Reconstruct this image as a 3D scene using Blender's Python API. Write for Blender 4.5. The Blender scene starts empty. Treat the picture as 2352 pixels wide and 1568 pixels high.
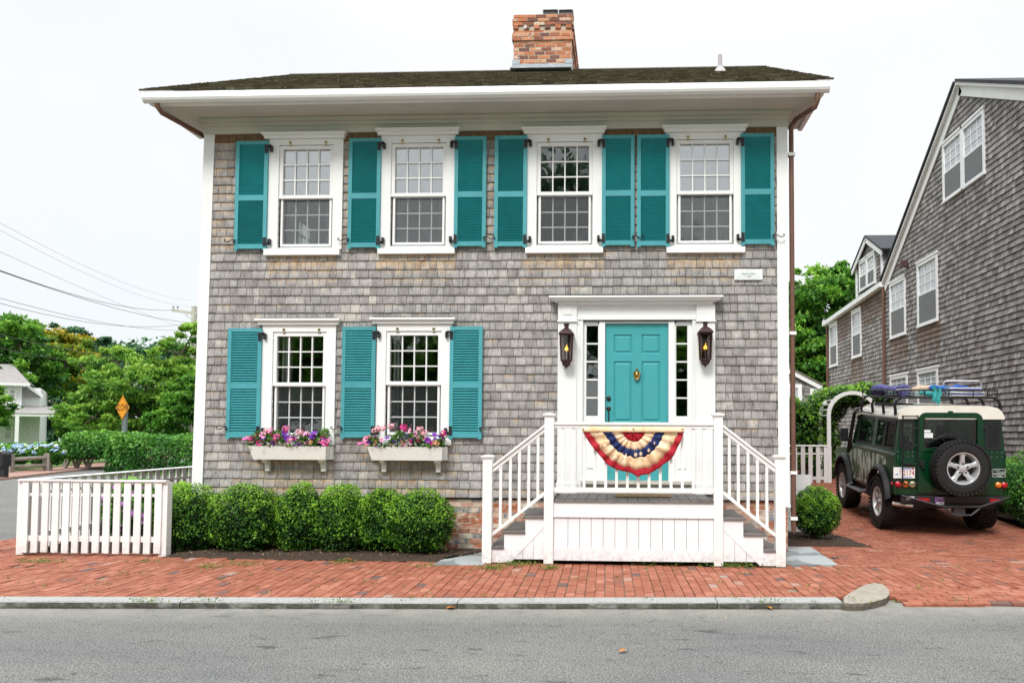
import bpy, bmesh, math, random
import numpy as np
from mathutils import Vector, Matrix, noise as mnoise
R = math.radians
rng = np.random.default_rng(7)
random.seed(7)
SC = bpy.context.scene
COL = SC.collection

# ------------------------------------------------------------------ camera
F, CXP, CYP = 1829.0, 1341.0, 915.0          # focal length and principal point, in units of a 2352 wide frame
DIST, EYE = 11.08, 1.607
PITCH, YAW, ROLL = 0.044, 0.0486, 0.005
CAM = bpy.data.cameras.new('camera')
cam = bpy.data.objects.new('camera', CAM); COL.objects.link(cam)
CAM.sensor_width = 36; CAM.lens = F / 2352 * 36
CAM.shift_x = (1176 - CXP) / 2352; CAM.shift_y = (CYP - 784) / 2352
CAM.clip_start = 0.1; CAM.clip_end = 3000
RM = Matrix.Rotation(YAW, 3, 'Z') @ Matrix.Rotation(math.pi / 2 + PITCH, 3, 'X') @ Matrix.Rotation(ROLL, 3, 'Z')
cam.matrix_world = Matrix.Translation((0, -DIST, EYE)) @ RM.to_4x4()
SC.camera = cam
def ray(px, py):
    return RM @ Vector(((px - CXP) / F, -(py - CYP) / F, -1))
def PY(px, py, Y):
    d = ray(px, py); t = (Y + DIST) / d.y
    return Vector((d.x * t, Y, EYE + d.z * t))
def PX(px, py, X):
    d = ray(px, py); t = X / d.x
    return Vector((X, -DIST + d.y * t, EYE + d.z * t))
def PZ(px, py, Z=0.0):
    d = ray(px, py); t = (Z - EYE) / d.z
    return Vector((d.x * t, -DIST + d.y * t, Z))

# the kerb runs a little askew to the house: front and back lines of its top
_a, _b, _c, _d = PZ(0, 1382, -.01), PZ(1938, 1384, -.01), PZ(0, 1370, -.004), PZ(1938, 1371.5, -.004)
KSL = (_b.y - _a.y) / (_b.x - _a.x)
def KF(x): return _a.y + KSL * (x - _a.x)
def KB(x): return _c.y + (_d.y - _c.y) / (_d.x - _c.x) * (x - _c.x)
_e, _f = PZ(2050, 1391, -.06), PZ(2352, 1391, -.06)
def AF(x): return _e.y + (_f.y - _e.y) / (_f.x - _e.x) * (x - _e.x)

# ------------------------------------------------------------------ sky and light
W = bpy.data.worlds.new("World"); SC.world = W; W.use_nodes = True
nt = W.node_tree; nt.nodes.clear()
SUN_EL, SUN_AZ = 46.0, 196.0
sky = nt.nodes.new('ShaderNodeTexSky'); sky.sky_type = 'NISHITA'; sky.sun_disc = False
sky.sun_elevation = R(SUN_EL); sky.sun_rotation = R(SUN_AZ)
skm = nt.nodes.new('ShaderNodeVectorMath'); skm.operation = 'SCALE'; skm.inputs[3].default_value = 0.10
nt.links.new(sky.outputs[0], skm.inputs[0])
tc = nt.nodes.new('ShaderNodeTexCoord')
nz = nt.nodes.new('ShaderNodeTexNoise'); nz.inputs['Scale'].default_value = 1.6; nz.inputs['Detail'].default_value = 4
nt.links.new(tc.outputs['Generated'], nz.inputs['Vector'])
cr = nt.nodes.new('ShaderNodeValToRGB')
cr.color_ramp.elements[0].position = .35; cr.color_ramp.elements[0].color = (.86, .915, .94, 1)
cr.color_ramp.elements[1].position = .62; cr.color_ramp.elements[1].color = (.985, .99, 1.0, 1)
nt.links.new(nz.outputs[0], cr.inputs[0])
mx = nt.nodes.new('ShaderNodeMixRGB'); mx.inputs[0].default_value = 0.93
nt.links.new(skm.outputs[0], mx.inputs[1]); nt.links.new(cr.outputs[0], mx.inputs[2])
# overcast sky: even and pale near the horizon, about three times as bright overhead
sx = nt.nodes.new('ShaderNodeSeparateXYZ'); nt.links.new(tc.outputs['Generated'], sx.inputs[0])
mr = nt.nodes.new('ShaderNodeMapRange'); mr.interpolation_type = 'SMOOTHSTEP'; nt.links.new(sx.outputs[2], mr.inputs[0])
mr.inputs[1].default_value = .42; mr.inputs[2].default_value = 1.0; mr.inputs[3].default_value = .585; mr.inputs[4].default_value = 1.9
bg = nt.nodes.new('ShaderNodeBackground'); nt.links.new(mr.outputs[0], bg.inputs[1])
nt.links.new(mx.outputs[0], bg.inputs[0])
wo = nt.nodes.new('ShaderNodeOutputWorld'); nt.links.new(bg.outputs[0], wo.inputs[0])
sun = bpy.data.lights.new('sun', 'SUN'); sun.energy = 1.5; sun.angle = R(16); sun.color = (1, .97, .92)
so = bpy.data.objects.new('sun', sun); COL.objects.link(so)
a = R(SUN_AZ)   # sky texture azimuth: 0 = +Y, clockwise seen from above
sdir = Vector((math.sin(a) * math.cos(R(SUN_EL)), math.cos(a) * math.cos(R(SUN_EL)), math.sin(R(SUN_EL))))
so.rotation_euler = sdir.to_track_quat('Z', 'Y').to_euler()
SC.view_settings.view_transform = 'Standard'; SC.view_settings.look = 'None'
SC.view_settings.exposure = 0.86; SC.view_settings.gamma = 1; SC.view_settings.use_curve_mapping = False
SC.cycles.max_bounces = 8; SC.cycles.transparent_max_bounces = 16; SC.cycles.use_denoising = True
SC.cycles.sample_clamp_indirect = 6

# ------------------------------------------------------------------ materials
def newmat(name):
    m = bpy.data.materials.new(name); m.use_nodes = True
    n = m.node_tree; b = n.nodes['Principled BSDF']
    return m, n, b
def N(n, t, **kw):
    x = n.nodes.new(t)
    for k, v in kw.items(): setattr(x, k, v)
    return x
def noise_node(n, scale, vec=None, detail=4, rough=.6, sc=(1, 1, 1)):
    t = N(n, 'ShaderNodeTexCoord'); mp = N(n, 'ShaderNodeMapping'); mp.inputs['Scale'].default_value = sc
    n.links.new(t.outputs['Object'], mp.inputs[0])
    z = N(n, 'ShaderNodeTexNoise'); z.inputs['Scale'].default_value = scale
    z.inputs['Detail'].default_value = detail; z.inputs['Roughness'].default_value = rough
    n.links.new(mp.outputs[0], z.inputs['Vector'])
    return z
def ramp(n, src, stops, interp='LINEAR'):
    r = N(n, 'ShaderNodeValToRGB'); e = r.color_ramp; e.interpolation = interp
    while len(e.elements) < len(stops): e.elements.new(.5)
    for i, (p, c) in enumerate(stops):
        e.elements[i].position = p; e.elements[i].color = (*c, 1) if len(c) == 3 else c
    n.links.new(src, r.inputs[0]); return r
def mixc(n, f, a, b, mode='MIX'):
    x = N(n, 'ShaderNodeMixRGB', blend_type=mode)
    for i, v in ((0, f), (1, a), (2, b)):
        if hasattr(v, 'links') or hasattr(v, 'is_output'): n.links.new(v, x.inputs[i])
        else: x.inputs[i].default_value = v if i == 0 else (*v, 1)
    return x.outputs[0]
def attr(n, name): 
    x = N(n, 'ShaderNodeAttribute'); x.attribute_name = name; return x.outputs['Fac']
def bump(n, b, src, s, d=.01):
    x = N(n, 'ShaderNodeBump'); x.inputs['Strength'].default_value = s; x.inputs['Distance'].default_value = d
    n.links.new(src, x.inputs['Height']); n.links.new(x.outputs[0], b.inputs['Normal'])
def paint(name, c, rough=.5, var=.1, scale=6, bmp=0.0, bs=60, metal=0, spec=.4, dirt=None, sc=(1, 1, 1), coat=0):
    m, n, b = newmat(name)
    z = noise_node(n, scale, sc=sc)
    lo = tuple(x * (1 - var) for x in c) if dirt is None else dirt
    r = ramp(n, z.outputs[0], [(.3, lo), (.62, c)])
    n.links.new(r.outputs[0], b.inputs['Base Color'])
    b.inputs['Roughness'].default_value = rough; b.inputs['Metallic'].default_value = metal
    b.inputs['Specular IOR Level'].default_value = spec; b.inputs['Coat Weight'].default_value = coat
    if bmp:
        z2 = noise_node(n, bs, sc=sc); bump(n, b, z2.outputs[0], bmp)
    return m
def vary(m, amt=.10):     # each piece of joinery painted and weathered a little differently
    n = m.node_tree; b = n.nodes['Principled BSDF']; l = b.inputs['Base Color'].links[0]; src = l.from_socket
    oi = N(n, 'ShaderNodeObjectInfo'); r = ramp(n, oi.outputs['Random'], [(0, (1 - amt,) * 3), (1, (1 + amt,) * 3)])
    n.links.new(mixc(n, 1.0, src, r.outputs[0], 'MULTIPLY'), b.inputs['Base Color']); return m
def splash(m, h=.22, c=(.34, .29, .23)):     # dirt splashed up by rain at the foot of boards
    n = m.node_tree; b = n.nodes['Principled BSDF']; src = b.inputs['Base Color'].links[0].from_socket
    t = N(n, 'ShaderNodeTexCoord'); s = N(n, 'ShaderNodeSeparateXYZ'); n.links.new(t.outputs['Object'], s.inputs[0])
    mr = N(n, 'ShaderNodeMapRange'); n.links.new(s.outputs[2], mr.inputs[0]); mr.inputs[1].default_value = 0; mr.inputs[2].default_value = h; mr.inputs[3].default_value = .75; mr.inputs[4].default_value = 0
    z = noise_node(n, 18, detail=6, rough=.75); r = ramp(n, z.outputs[0], [(.42, (0, 0, 0)), (.66, (1, 1, 1))])
    mm = N(n, 'ShaderNodeMath', operation='MULTIPLY', use_clamp=True); n.links.new(mr.outputs[0], mm.inputs[0]); n.links.new(r.outputs[0], mm.inputs[1])
    n.links.new(mixc(n, mm.outputs[0], src, c), b.inputs['Base Color']); return m
def tiles(name, stops, streak=(50, 50, 5), samt=.5, stain=None, rough=.85, bmp=.3, blotch=None, gscale=1.0):
    """material of many separate blocks: colour by the block's own random value, darkened by grain, stained where weathered"""
    m, n, b = newmat(name)
    c = ramp(n, attr(n, 'tone'), stops).outputs[0]
    z = noise_node(n, gscale, sc=streak, detail=5, rough=.7)
    g = ramp(n, z.outputs[0], [(.28, (1 - samt,) * 3), (.5, (1, 1, 1)), (.75, (1 + samt * .35,) * 3)])
    c = mixc(n, 1.0, c, g.outputs[0], 'MULTIPLY')
    if blotch:
        zb = noise_node(n, blotch[0], detail=5)
        rb = ramp(n, zb.outputs[0], [(blotch[1], (0, 0, 0)), (blotch[2], (1, 1, 1))])
        c = mixc(n, rb.outputs[0], c, blotch[3])
    if stain:
        zs = noise_node(n, 1.0, sc=(14, 14, 5), detail=4)
        ad = N(n, 'ShaderNodeMath', operation='MULTIPLY_ADD'); n.links.new(zs.outputs[0], ad.inputs[0]); ad.inputs[1].default_value = 1.6
        ad.inputs[2].default_value = -.8
        a2 = N(n, 'ShaderNodeMath', operation='ADD', use_clamp=True); n.links.new(attr(n, 'stain'), a2.inputs[0]); n.links.new(ad.outputs[0], a2.inputs[1])
        a3 = N(n, 'ShaderNodeMath', operation='MULTIPLY', use_clamp=True); n.links.new(a2.outputs[0], a3.inputs[0]); n.links.new(attr(n, 'stainmask'), a3.inputs[1])
        zs2 = noise_node(n, 7.0)
        cs = ramp(n, zs2.outputs[0], [(.3, stain[0]), (.65, stain[1])])
        c = mixc(n, a3.outputs[0], c, cs.outputs[0])
    n.links.new(c, b.inputs['Base Color'])
    b.inputs['Roughness'].default_value = rough; b.inputs['Specular IOR Level'].default_value = .2
    if bmp: bump(n, b, z.outputs[0], bmp)
    return m
def leafmat(name, dark, mid, light, trans=.25, rough=.5):
    m, n, b = newmat(name)
    c = ramp(n, attr(n, 'tone'), [(0, dark), (.5, mid), (1, light)]).outputs[0]
    n.links.new(c, b.inputs['Base Color']); b.inputs['Roughness'].default_value = rough
    b.inputs['Specular IOR Level'].default_value = .35
    t = N(n, 'ShaderNodeBsdfTranslucent'); n.links.new(c, t.inputs[0])
    mxs = N(n, 'ShaderNodeMixShader'); mxs.inputs[0].default_value = trans
    n.links.new(b.outputs[0], mxs.inputs[1]); n.links.new(t.outputs[0], mxs.inputs[2])
    n.links.new(mxs.outputs[0], n.nodes['Material Output'].inputs[0])
    return m
def glassmat(name, tint=(.8, .85, .85), refl=.12, wav=.15):
    m, n, b = newmat(name); n.nodes.remove(b)
    t = N(n, 'ShaderNodeBsdfTransparent'); t.inputs[0].default_value = (*tint, 1)
    g = N(n, 'ShaderNodeBsdfGlossy'); g.inputs['Roughness'].default_value = .02
    z = noise_node(n, 5, detail=2); bp = N(n, 'ShaderNodeBump'); bp.inputs['Strength'].default_value = wav; bp.inputs['Distance'].default_value = .004
    n.links.new(z.outputs[0], bp.inputs['Height']); n.links.new(bp.outputs[0], g.inputs['Normal'])
    fr = N(n, 'ShaderNodeFresnel'); fr.inputs[0].default_value = 1.5
    ad = N(n, 'ShaderNodeMath', operation='ADD', use_clamp=True); n.links.new(fr.outputs[0], ad.inputs[0]); ad.inputs[1].default_value = refl
    mxs = N(n, 'ShaderNodeMixShader'); n.links.new(ad.outputs[0], mxs.inputs[0])
    n.links.new(t.outputs[0], mxs.inputs[1]); n.links.new(g.outputs[0], mxs.inputs[2])
    n.links.new(mxs.outputs[0], n.nodes['Material Output'].inputs[0])
    return m
def sheer(name, c, fac):
    m, n, b = newmat(name); b.inputs['Base Color'].default_value = (*c, 1); b.inputs['Roughness'].default_value = .8
    t = N(n, 'ShaderNodeBsdfTransparent'); mxs = N(n, 'ShaderNodeMixShader'); mxs.inputs[0].default_value = fac
    n.links.new(t.outputs[0], mxs.inputs[1]); n.links.new(b.outputs[0], mxs.inputs[2])
    n.links.new(mxs.outputs[0], n.nodes['Material Output'].inputs[0]); return m

WHITE = paint('white_paint', (.80, .80, .79), .45, .05, 3, .05, 40)
WHITED = splash(vary(paint('outdoor_white_paint', (.80, .795, .78), .5, .07, 7, .15, 30, sc=(1, 1, .25)), .03))
WHITE2 = paint('weathered_white_paint', (.79, .80, .81), .55, .08, 5, .1, 40)
CREAM = paint('cream_white_paint', (.80, .79, .75), .5, .05, 4, .05, 40)
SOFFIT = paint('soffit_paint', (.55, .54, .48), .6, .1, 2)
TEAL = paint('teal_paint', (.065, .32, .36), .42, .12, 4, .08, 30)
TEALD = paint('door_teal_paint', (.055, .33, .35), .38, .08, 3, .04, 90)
TEALL = paint('shaded_louver_teal', (.005, .215, .235), .42, .15, 5)  # frame teal darkened to put shade on the closed slats
vary(TEAL, .09); vary(TEALL, .13); vary(WHITE, .025); splash(WHITE2, .25)
BLACK = paint('black_iron', (.012, .012, .014), .45, .2)
BRASS = paint('brass', (.32, .22, .07), .3, .4, 20, metal=.9)
COPPER = paint('aged_copper', (.060, .027, .026), .5, .35, 8, metal=.25)
BROWNPIPE = paint('brown_copper_pipe', (.17, .085, .06), .5, .25, 5, metal=.2)
LEAD = paint('lead_flashing', (.33, .36, .39), .5, .3, 9, metal=.3)
DECK = paint('grey_deck_boards', (.17, .155, .145), .75, .35, 3, .3, 20, sc=(1, 12, 1))
STONE = paint('granite_slab', (.45, .47, .47), .8, .2, 14, .3, 80)
CURBM = None
SHINGLE = tiles('cedar_shingle', [(0, (.215, .20, .19)), (.35, (.285, .27, .26)), (.7, (.34, .325, .32)), (1, (.42, .405, .39))],
    (75, 75, 8), .75, stain=((.30, .19, .11), (.52, .38, .25)), bmp=.35)
def facade_shingle():
    m, n, b = newmat('silvered_cedar_shingle')
    t = N(n, 'ShaderNodeTexCoord'); s = N(n, 'ShaderNodeSeparateXYZ'); n.links.new(t.outputs['Object'], s.inputs[0])
    q = N(n, 'ShaderNodeMath', operation='SUBTRACT'); n.links.new(s.outputs[2], q.inputs[0]); q.inputs[1].default_value = .71
    q2 = N(n, 'ShaderNodeMath', operation='DIVIDE'); n.links.new(q.outputs[0], q2.inputs[0]); q2.inputs[1].default_value = .1235
    f = N(n, 'ShaderNodeMath', operation='FRACT'); n.links.new(q2.outputs[0], f.inputs[0])       # height within the course
    c = ramp(n, attr(n, 'tone'), [(0, (.28, .262, .25)), (.5, (.35, .332, .32)), (.9, (.42, .40, .385)), (1, (.48, .445, .41))]).outputs[0]
    z1 = noise_node(n, 1.0, sc=(85, 85, 9), detail=5, rough=.75); z2 = noise_node(n, 1.0, sc=(11, 11, 7), detail=5, rough=.65); z3 = noise_node(n, 1.0, sc=(16, 16, 6), detail=5); z4 = noise_node(n, 9.0)
    c = mixc(n, 1.0, c, ramp(n, z1.outputs[0], [(.30, (.42, .42, .44)), (.48, (.95, .95, .95)), (.7, (1.18, 1.17, 1.15))]).outputs[0], 'MULTIPLY')
    c = mixc(n, 1.0, c, ramp(n, z2.outputs[0], [(.32, (.66, .66, .68)), (.55, (1, 1, 1)), (.75, (1.16, 1.15, 1.12))]).outputs[0], 'MULTIPLY')
    c = mixc(n, 1.0, c, ramp(n, f.outputs[0], [(0, (.80, .80, .82)), (.35, (1, 1, 1)), (.9, (1.06, 1.05, 1.02))]).outputs[0], 'MULTIPLY')
    def ma(a, k, d):
        x = N(n, 'ShaderNodeMath', operation='MULTIPLY_ADD'); n.links.new(a, x.inputs[0]); x.inputs[1].default_value = k
        if isinstance(d, float): x.inputs[2].default_value = d
        else: n.links.new(d, x.inputs[2])
        return x.outputs[0]
    st = attr(n, 'stain'); w = ma(f.outputs[0], .75, ma(z3.outputs[0], 2.2, ma(st, 1.45, -1.86)))
    cl = N(n, 'ShaderNodeClamp'); n.links.new(w, cl.inputs[0])
    warm = ramp(n, z4.outputs[0], [(.3, (.34, .20, .105)), (.55, (.56, .41, .26)), (.75, (.62, .52, .40))])
    c = mixc(n, cl.outputs[0], c, warm.outputs[0])
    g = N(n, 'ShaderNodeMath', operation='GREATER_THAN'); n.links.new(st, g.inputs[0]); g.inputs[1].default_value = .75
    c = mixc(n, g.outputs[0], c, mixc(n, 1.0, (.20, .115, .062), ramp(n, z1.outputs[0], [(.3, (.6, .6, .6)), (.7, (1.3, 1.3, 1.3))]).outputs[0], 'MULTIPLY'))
    n.links.new(c, b.inputs['Base Color']); b.inputs['Roughness'].default_value = .85; b.inputs['Specular IOR Level'].default_value = .2
    bump(n, b, z1.outputs[0], .35); return m
SHINGLE2 = tiles('dark_cedar_shingle', [(0, (.16, .148, .142)), (.35, (.23, .215, .208)), (.7, (.29, .272, .265)), (1, (.38, .36, .35))],
    (26, 26, 4), .55, stain=((.10, .055, .04), (.20, .12, .08)), bmp=.3)
ROOFSH = tiles('mossy_roof_shingle', [(0, (.05, .042, .026)), (.5, (.085, .072, .044)), (1, (.14, .12, .075))], (18, 18, 18), .4,
    blotch=(22, .62, .70, (.40, .40, .34)), bmp=.3)
BRICK = tiles('old_brick', [(0, (.20, .22, .24)), (.12, (.19, .21, .23)), (.14, (.30, .12, .08)), (.4, (.42, .14, .065)), (.62, (.36, .17, .12)),
    (.66, (.50, .26, .18)), (.88, (.55, .33, .26)), (.9, (.62, .56, .48)), (1, (.6, .55, .45))], (25, 25, 25), .45, bmp=.4,
    blotch=(8, .47, .62, (.60, .48, .39)))
CHIMB = tiles('chimney_brick', [(0, (.16, .09, .08)), (.1, (.20, .09, .07)), (.3, (.36, .13, .075)), (.6, (.50, .18, .09)), (.85, (.56, .27, .16)), (1, (.60, .44, .34))],
    (25, 25, 25), .4, bmp=.4, blotch=(7, .62, .70, (.62, .60, .56)))
MORTAR = paint('lime_mortar', (.56, .47, .37), .9, .25, 12, .4, 50)
PAVER = tiles('red_paver', [(0, (.13, .085, .08)), (.015, (.17, .095, .08)), (.04, (.265, .090, .055)), (.5, (.312, .110, .067)), (.9, (.352, .133, .085)), (.985, (.40, .165, .11)), (1, (.33, .24, .20))],
    (14, 14, 14), .4, rough=.8, bmp=.35, blotch=(3.0, .58, .85, (.38, .20, .14)))
SOIL = paint('mulch', (.060, .036, .022), .95, 0, 30, 1.0, 45, dirt=(.018, .011, .008))
SAND = paint('joint_soil', (.25, .20, .15), .95, .5, 9, .5, 50, dirt=(.19, .155, .105))
GRASS = paint('grass', (.10, .20, .03), .9, .5, 3, .5, 30)
BARK = paint('bark', (.10, .08, .06), .9, .4, 6, .6, 20, sc=(1, 1, .3))
GREYWOOD = paint('weathered_wood', (.27, .24, .21), .85, .3, 6, .3, 20)
INTERIOR = paint('interior_plaster', (.11, .095, .08), .8, .1)
SHADEW = paint('white_roller_shade', (.90, .92, .94), .8, .03)
SHADEB = paint('pale_blue_shade', (.66, .75, .84), .8, .05)
CURTAIN = paint('white_curtain', (.75, .77, .78), .8, .12, 1, sc=(30, 1, 1))
GLASS = glassmat('window_glass', (.99, 1, 1), .09)
GLASSU = glassmat('sky_reflecting_glass', (.99, 1, 1), .30)
GLASSD = glassmat('dark_window_glass', (.7, .76, .74), .12)
SCREEN = sheer('insect_mesh', (.16, .17, .18), .24)
RUBBER = paint('tyre_rubber', (.014, .014, .015), .75, .3, 20, .4, 60)
ALLOY = paint('alloy_wheel', (.60, .62, .63), .35, .15, 9, metal=.5)
CHROME = paint('steel_tube', (.75, .76, .77), .25, .1, 9, metal=.8)
CARG = paint('dark_green_car_paint', (.002, .036, .012), .22, .2, 3, coat=.3, spec=.3)
CARW = paint('cream_car_paint', (.80, .78, .72), .35, .12, 3, coat=.3, dirt=(.72, .67, .56))
BPLAST = paint('black_plastic', (.018, .018, .02), .5, .2)
LBOX = leafmat('boxwood_leaf', (.004, .022, .003), (.032, .125, .008), (.25, .50, .03), .28)  # dark end lowered to deepen the shade among the leaves
LTREE = leafmat('tree_leaf', (.018, .075, .010), (.10, .29, .03), (.32, .56, .06), .38)
LLIGHT = leafmat('light_tree_leaf', (.04, .14, .02), (.21, .42, .05), (.48, .68, .12), .42)
LYEL = leafmat('yellowing_tree_leaf', (.04, .13, .015), (.20, .32, .03), (.60, .38, .03), .35)
LPINE = leafmat('dark_blue_green_leaf', (.012, .05, .02), (.035, .12, .045), (.10, .23, .08), .25)
LHEDGE = leafmat('hedge_leaf', (.015, .07, .012), (.06, .22, .028), (.20, .43, .05), .3)
LWEED = leafmat('weed_leaf', (.04, .10, .02), (.12, .22, .03), (.30, .36, .06), .3)

# ------------------------------------------------------------------ object helpers
LOC = {}
def tag(o, label=None, cat=None, group=None, kind=None):
    if label: o['label'] = label
    if cat: o['category'] = cat
    if group: o['group'] = group
    if kind: o['kind'] = kind
    return o
def thing(name, label, cat, loc=(0, 0, 0), group=None):
    o = bpy.data.objects.new(name, None); COL.objects.link(o); o.location = loc
    o.empty_display_size = .1
    LOC[o.name] = Vector(loc)
    return tag(o, label, cat, group)
def link(name, me, mats, parent, off, smooth=False, label=None):
    o = bpy.data.objects.new(name, me); COL.objects.link(o)
    for m in (mats if isinstance(mats, (list, tuple)) else [mats]): me.materials.append(m)
    if parent is not None:
        o.parent = parent
        LOC[o.name] = LOC[parent.name]
    else:
        o.location = off; LOC[o.name] = Vector(off)
    if label: o['label'] = label
    return o
def copy_tree(o, parent=None):
    c = o.copy(); COL.objects.link(c); c.parent = parent
    for ch in list(o.children): copy_tree(ch, c)
    return c
def dup(o, loc, rz=None, label=None, scale=None):
    c = copy_tree(o); c.location = loc
    if rz is not None: c.rotation_euler = (0, 0, rz)
    if label: c['label'] = label
    if scale is not None: c.scale = scale
    return c
class MB:
    def __init__(s): s.v = []; s.f = []; s.m = []; s.r = []; s.st = []
    def add(s, vs, fs, m=0, r=0.5, st=0.0):
        b = len(s.v); s.v += [tuple(x) for x in vs]
        for f in fs: s.f.append([b + i for i in f]); s.m.append(m); s.r.append(r); s.st.append(st)
        return s
    BF = [(0, 3, 2, 1), (4, 5, 6, 7), (0, 1, 5, 4), (1, 2, 6, 5), (2, 3, 7, 6), (3, 0, 4, 7)]
    def box(s, x0, x1, y0, y1, z0, z1, m=0, r=.5, st=0.):
        return s.add([(x0, y0, z0), (x1, y0, z0), (x1, y1, z0), (x0, y1, z0), (x0, y0, z1), (x1, y0, z1), (x1, y1, z1), (x0, y1, z1)], MB.BF, m, r, st)
    def obox(s, c, a, b, d, m=0, r=.5):          # centre and three half axes
        c, a, b, d = map(Vector, (c, a, b, d))
        return s.add([c - a - b - d, c + a - b - d, c + a + b - d, c - a + b - d, c - a - b + d, c + a - b + d, c + a + b + d, c - a + b + d], MB.BF, m, r)
    def bar(s, p, q, w, h, m=0, up=(0, 0, 1)):   # beam from p to q, w wide, h tall
        p, q = Vector(p), Vector(q); d = q - p; u = Vector(up)
        sd = d.cross(u).normalized(); uu = sd.cross(d).normalized()
        return s.obox((p + q) / 2, d / 2, sd * w / 2, uu * h / 2, m)
    def prism(s, pts, axis, a0, a1, m=0, r=.5, st=0.):
        """extrude a polygon: axis 'y' points are (x,z), axis 'x' (y,z), axis 'z' (x,y)"""
        def P(p, t): return {'y': (p[0], t, p[1]), 'x': (t, p[0], p[1]), 'z': (p[0], p[1], t)}[axis]
        n = len(pts); vs = [P(p, a0) for p in pts] + [P(p, a1) for p in pts]
        fs = [list(range(n)), list(range(2 * n - 1, n - 1, -1))] + [(i, i + n, (i + 1) % n + n, (i + 1) % n) for i in range(n)]
        return s.add(vs, fs, m, r, st)
    def tube(s, pts, r, seg=8, m=0, closed=False, caps=True):
        pts = [Vector(p) for p in pts]; n = len(pts); vs = []; pu = None
        rr = r if isinstance(r, (list, tuple)) else [r] * n
        for i, p in enumerate(pts):
            if closed: d = pts[(i + 1) % n] - pts[i - 1]
            else: d = pts[min(i + 1, n - 1)] - pts[max(i - 1, 0)]
            d.normalize()
            if pu is None: pu = d.orthogonal().normalized()
            u = (pu - d * pu.dot(d)); u = u.normalized() if u.length > 1e-6 else d.orthogonal().normalized(); pu = u; w = d.cross(u)
            for k in range(seg):
                a = 2 * math.pi * k / seg; vs.append(p + (u * math.cos(a) + w * math.sin(a)) * rr[i])
        fs = []
        for i in range(n if closed else n - 1):
            j = (i + 1) % n
            for k in range(seg): k2 = (k + 1) % seg; fs.append((i * seg + k, i * seg + k2, j * seg + k2, j * seg + k))
        if caps and not closed: fs += [tuple(range(seg))[::-1], tuple((n - 1) * seg + k for k in range(seg))]
        return s.add(vs, fs, m)
    def lathe(s, prof, c=(0, 0, 0), axis='z', seg=24, m=0, close=True):
        vs = []; c = Vector(c)
        for (r, h) in prof:
            for k in range(seg):
                a = 2 * math.pi * k / seg; x, y = r * math.cos(a), r * math.sin(a)
                vs.append(c + Vector({'z': (x, y, h), 'y': (x, h, y), 'x': (h, x, y)}[axis]))
        n = len(prof); fs = []
        for i in range(n - 1):
            for k in range(seg): k2 = (k + 1) % seg; fs.append((i * seg + k, i * seg + k2, (i + 1) * seg + k2, (i + 1) * seg + k))
        if close: fs += [tuple(range(seg))[::-1], tuple((n - 1) * seg + k for k in range(seg))]
        return s.add(vs, fs, m)
    def map(s, fn): s.v = [tuple(fn(Vector(p))) for p in s.v]; return s
    def build(s, name, mats, parent=None, smooth=False, bevel=0, label=None, attrs=False, origin=None):
        if parent is not None: off = LOC[parent.name]
        elif origin is not None: off = Vector(origin)
        else:
            A = np.array(s.v); lo, hi = A.min(0), A.max(0); off = Vector(((lo[0] + hi[0]) / 2, (lo[1] + hi[1]) / 2, lo[2]))
        me = bpy.data.meshes.new(name)
        me.from_pydata([(x - off.x, y - off.y, z - off.z) for x, y, z in s.v], [], s.f)
        me.polygons.foreach_set('material_index', s.m)
        if attrs:
            me.attributes.new('tone', 'FLOAT', 'FACE').data.foreach_set('value', s.r)
            me.attributes.new('stain', 'FLOAT', 'FACE').data.foreach_set('value', s.st)
            me.attributes.new('stainmask', 'FLOAT', 'FACE').data.foreach_set('value', [1. if x > 0 else 0. for x in s.st])
        b = bmesh.new(); b.from_mesh(me); bmesh.ops.recalc_face_normals(b, faces=b.faces); b.to_mesh(me); b.free()
        if smooth:
            me.polygons.foreach_set('use_smooth', [True] * len(me.polygons))
            try: me.set_sharp_from_angle(angle=R(38))
            except Exception: pass
        me.update()
        o = link(name, me, mats, parent, off, label=label)
        if bevel:
            bv = o.modifiers.new('bevel', 'BEVEL'); bv.width = bevel; bv.segments = 2; bv.limit_method = 'ANGLE'; bv.angle_limit = R(40)
        return o
def rect_holes(x0, x1, z0, z1, holes):
    """the rectangle less its holes, as a list of rectangles"""
    xs = sorted({x0, x1} | {min(max(h[i], x0), x1) for h in holes for i in (0, 1)})
    zs = sorted({z0, z1} | {min(max(h[i], z0), z1) for h in holes for i in (2, 3)})
    out = []
    for a, b in zip(xs, xs[1:]):
        run = None
        for c, d in zip(zs, zs[1:]):
            mx_, mz_ = (a + b) / 2, (c + d) / 2
            if any(h[0] < mx_ < h[1] and h[2] < mz_ < h[3] for h in holes):
                if run: out.append((a, b, *run)); run = None
            else: run = (run[0], d) if run else (c, d)
        if run: out.append((a, b, *run))
    return out
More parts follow.
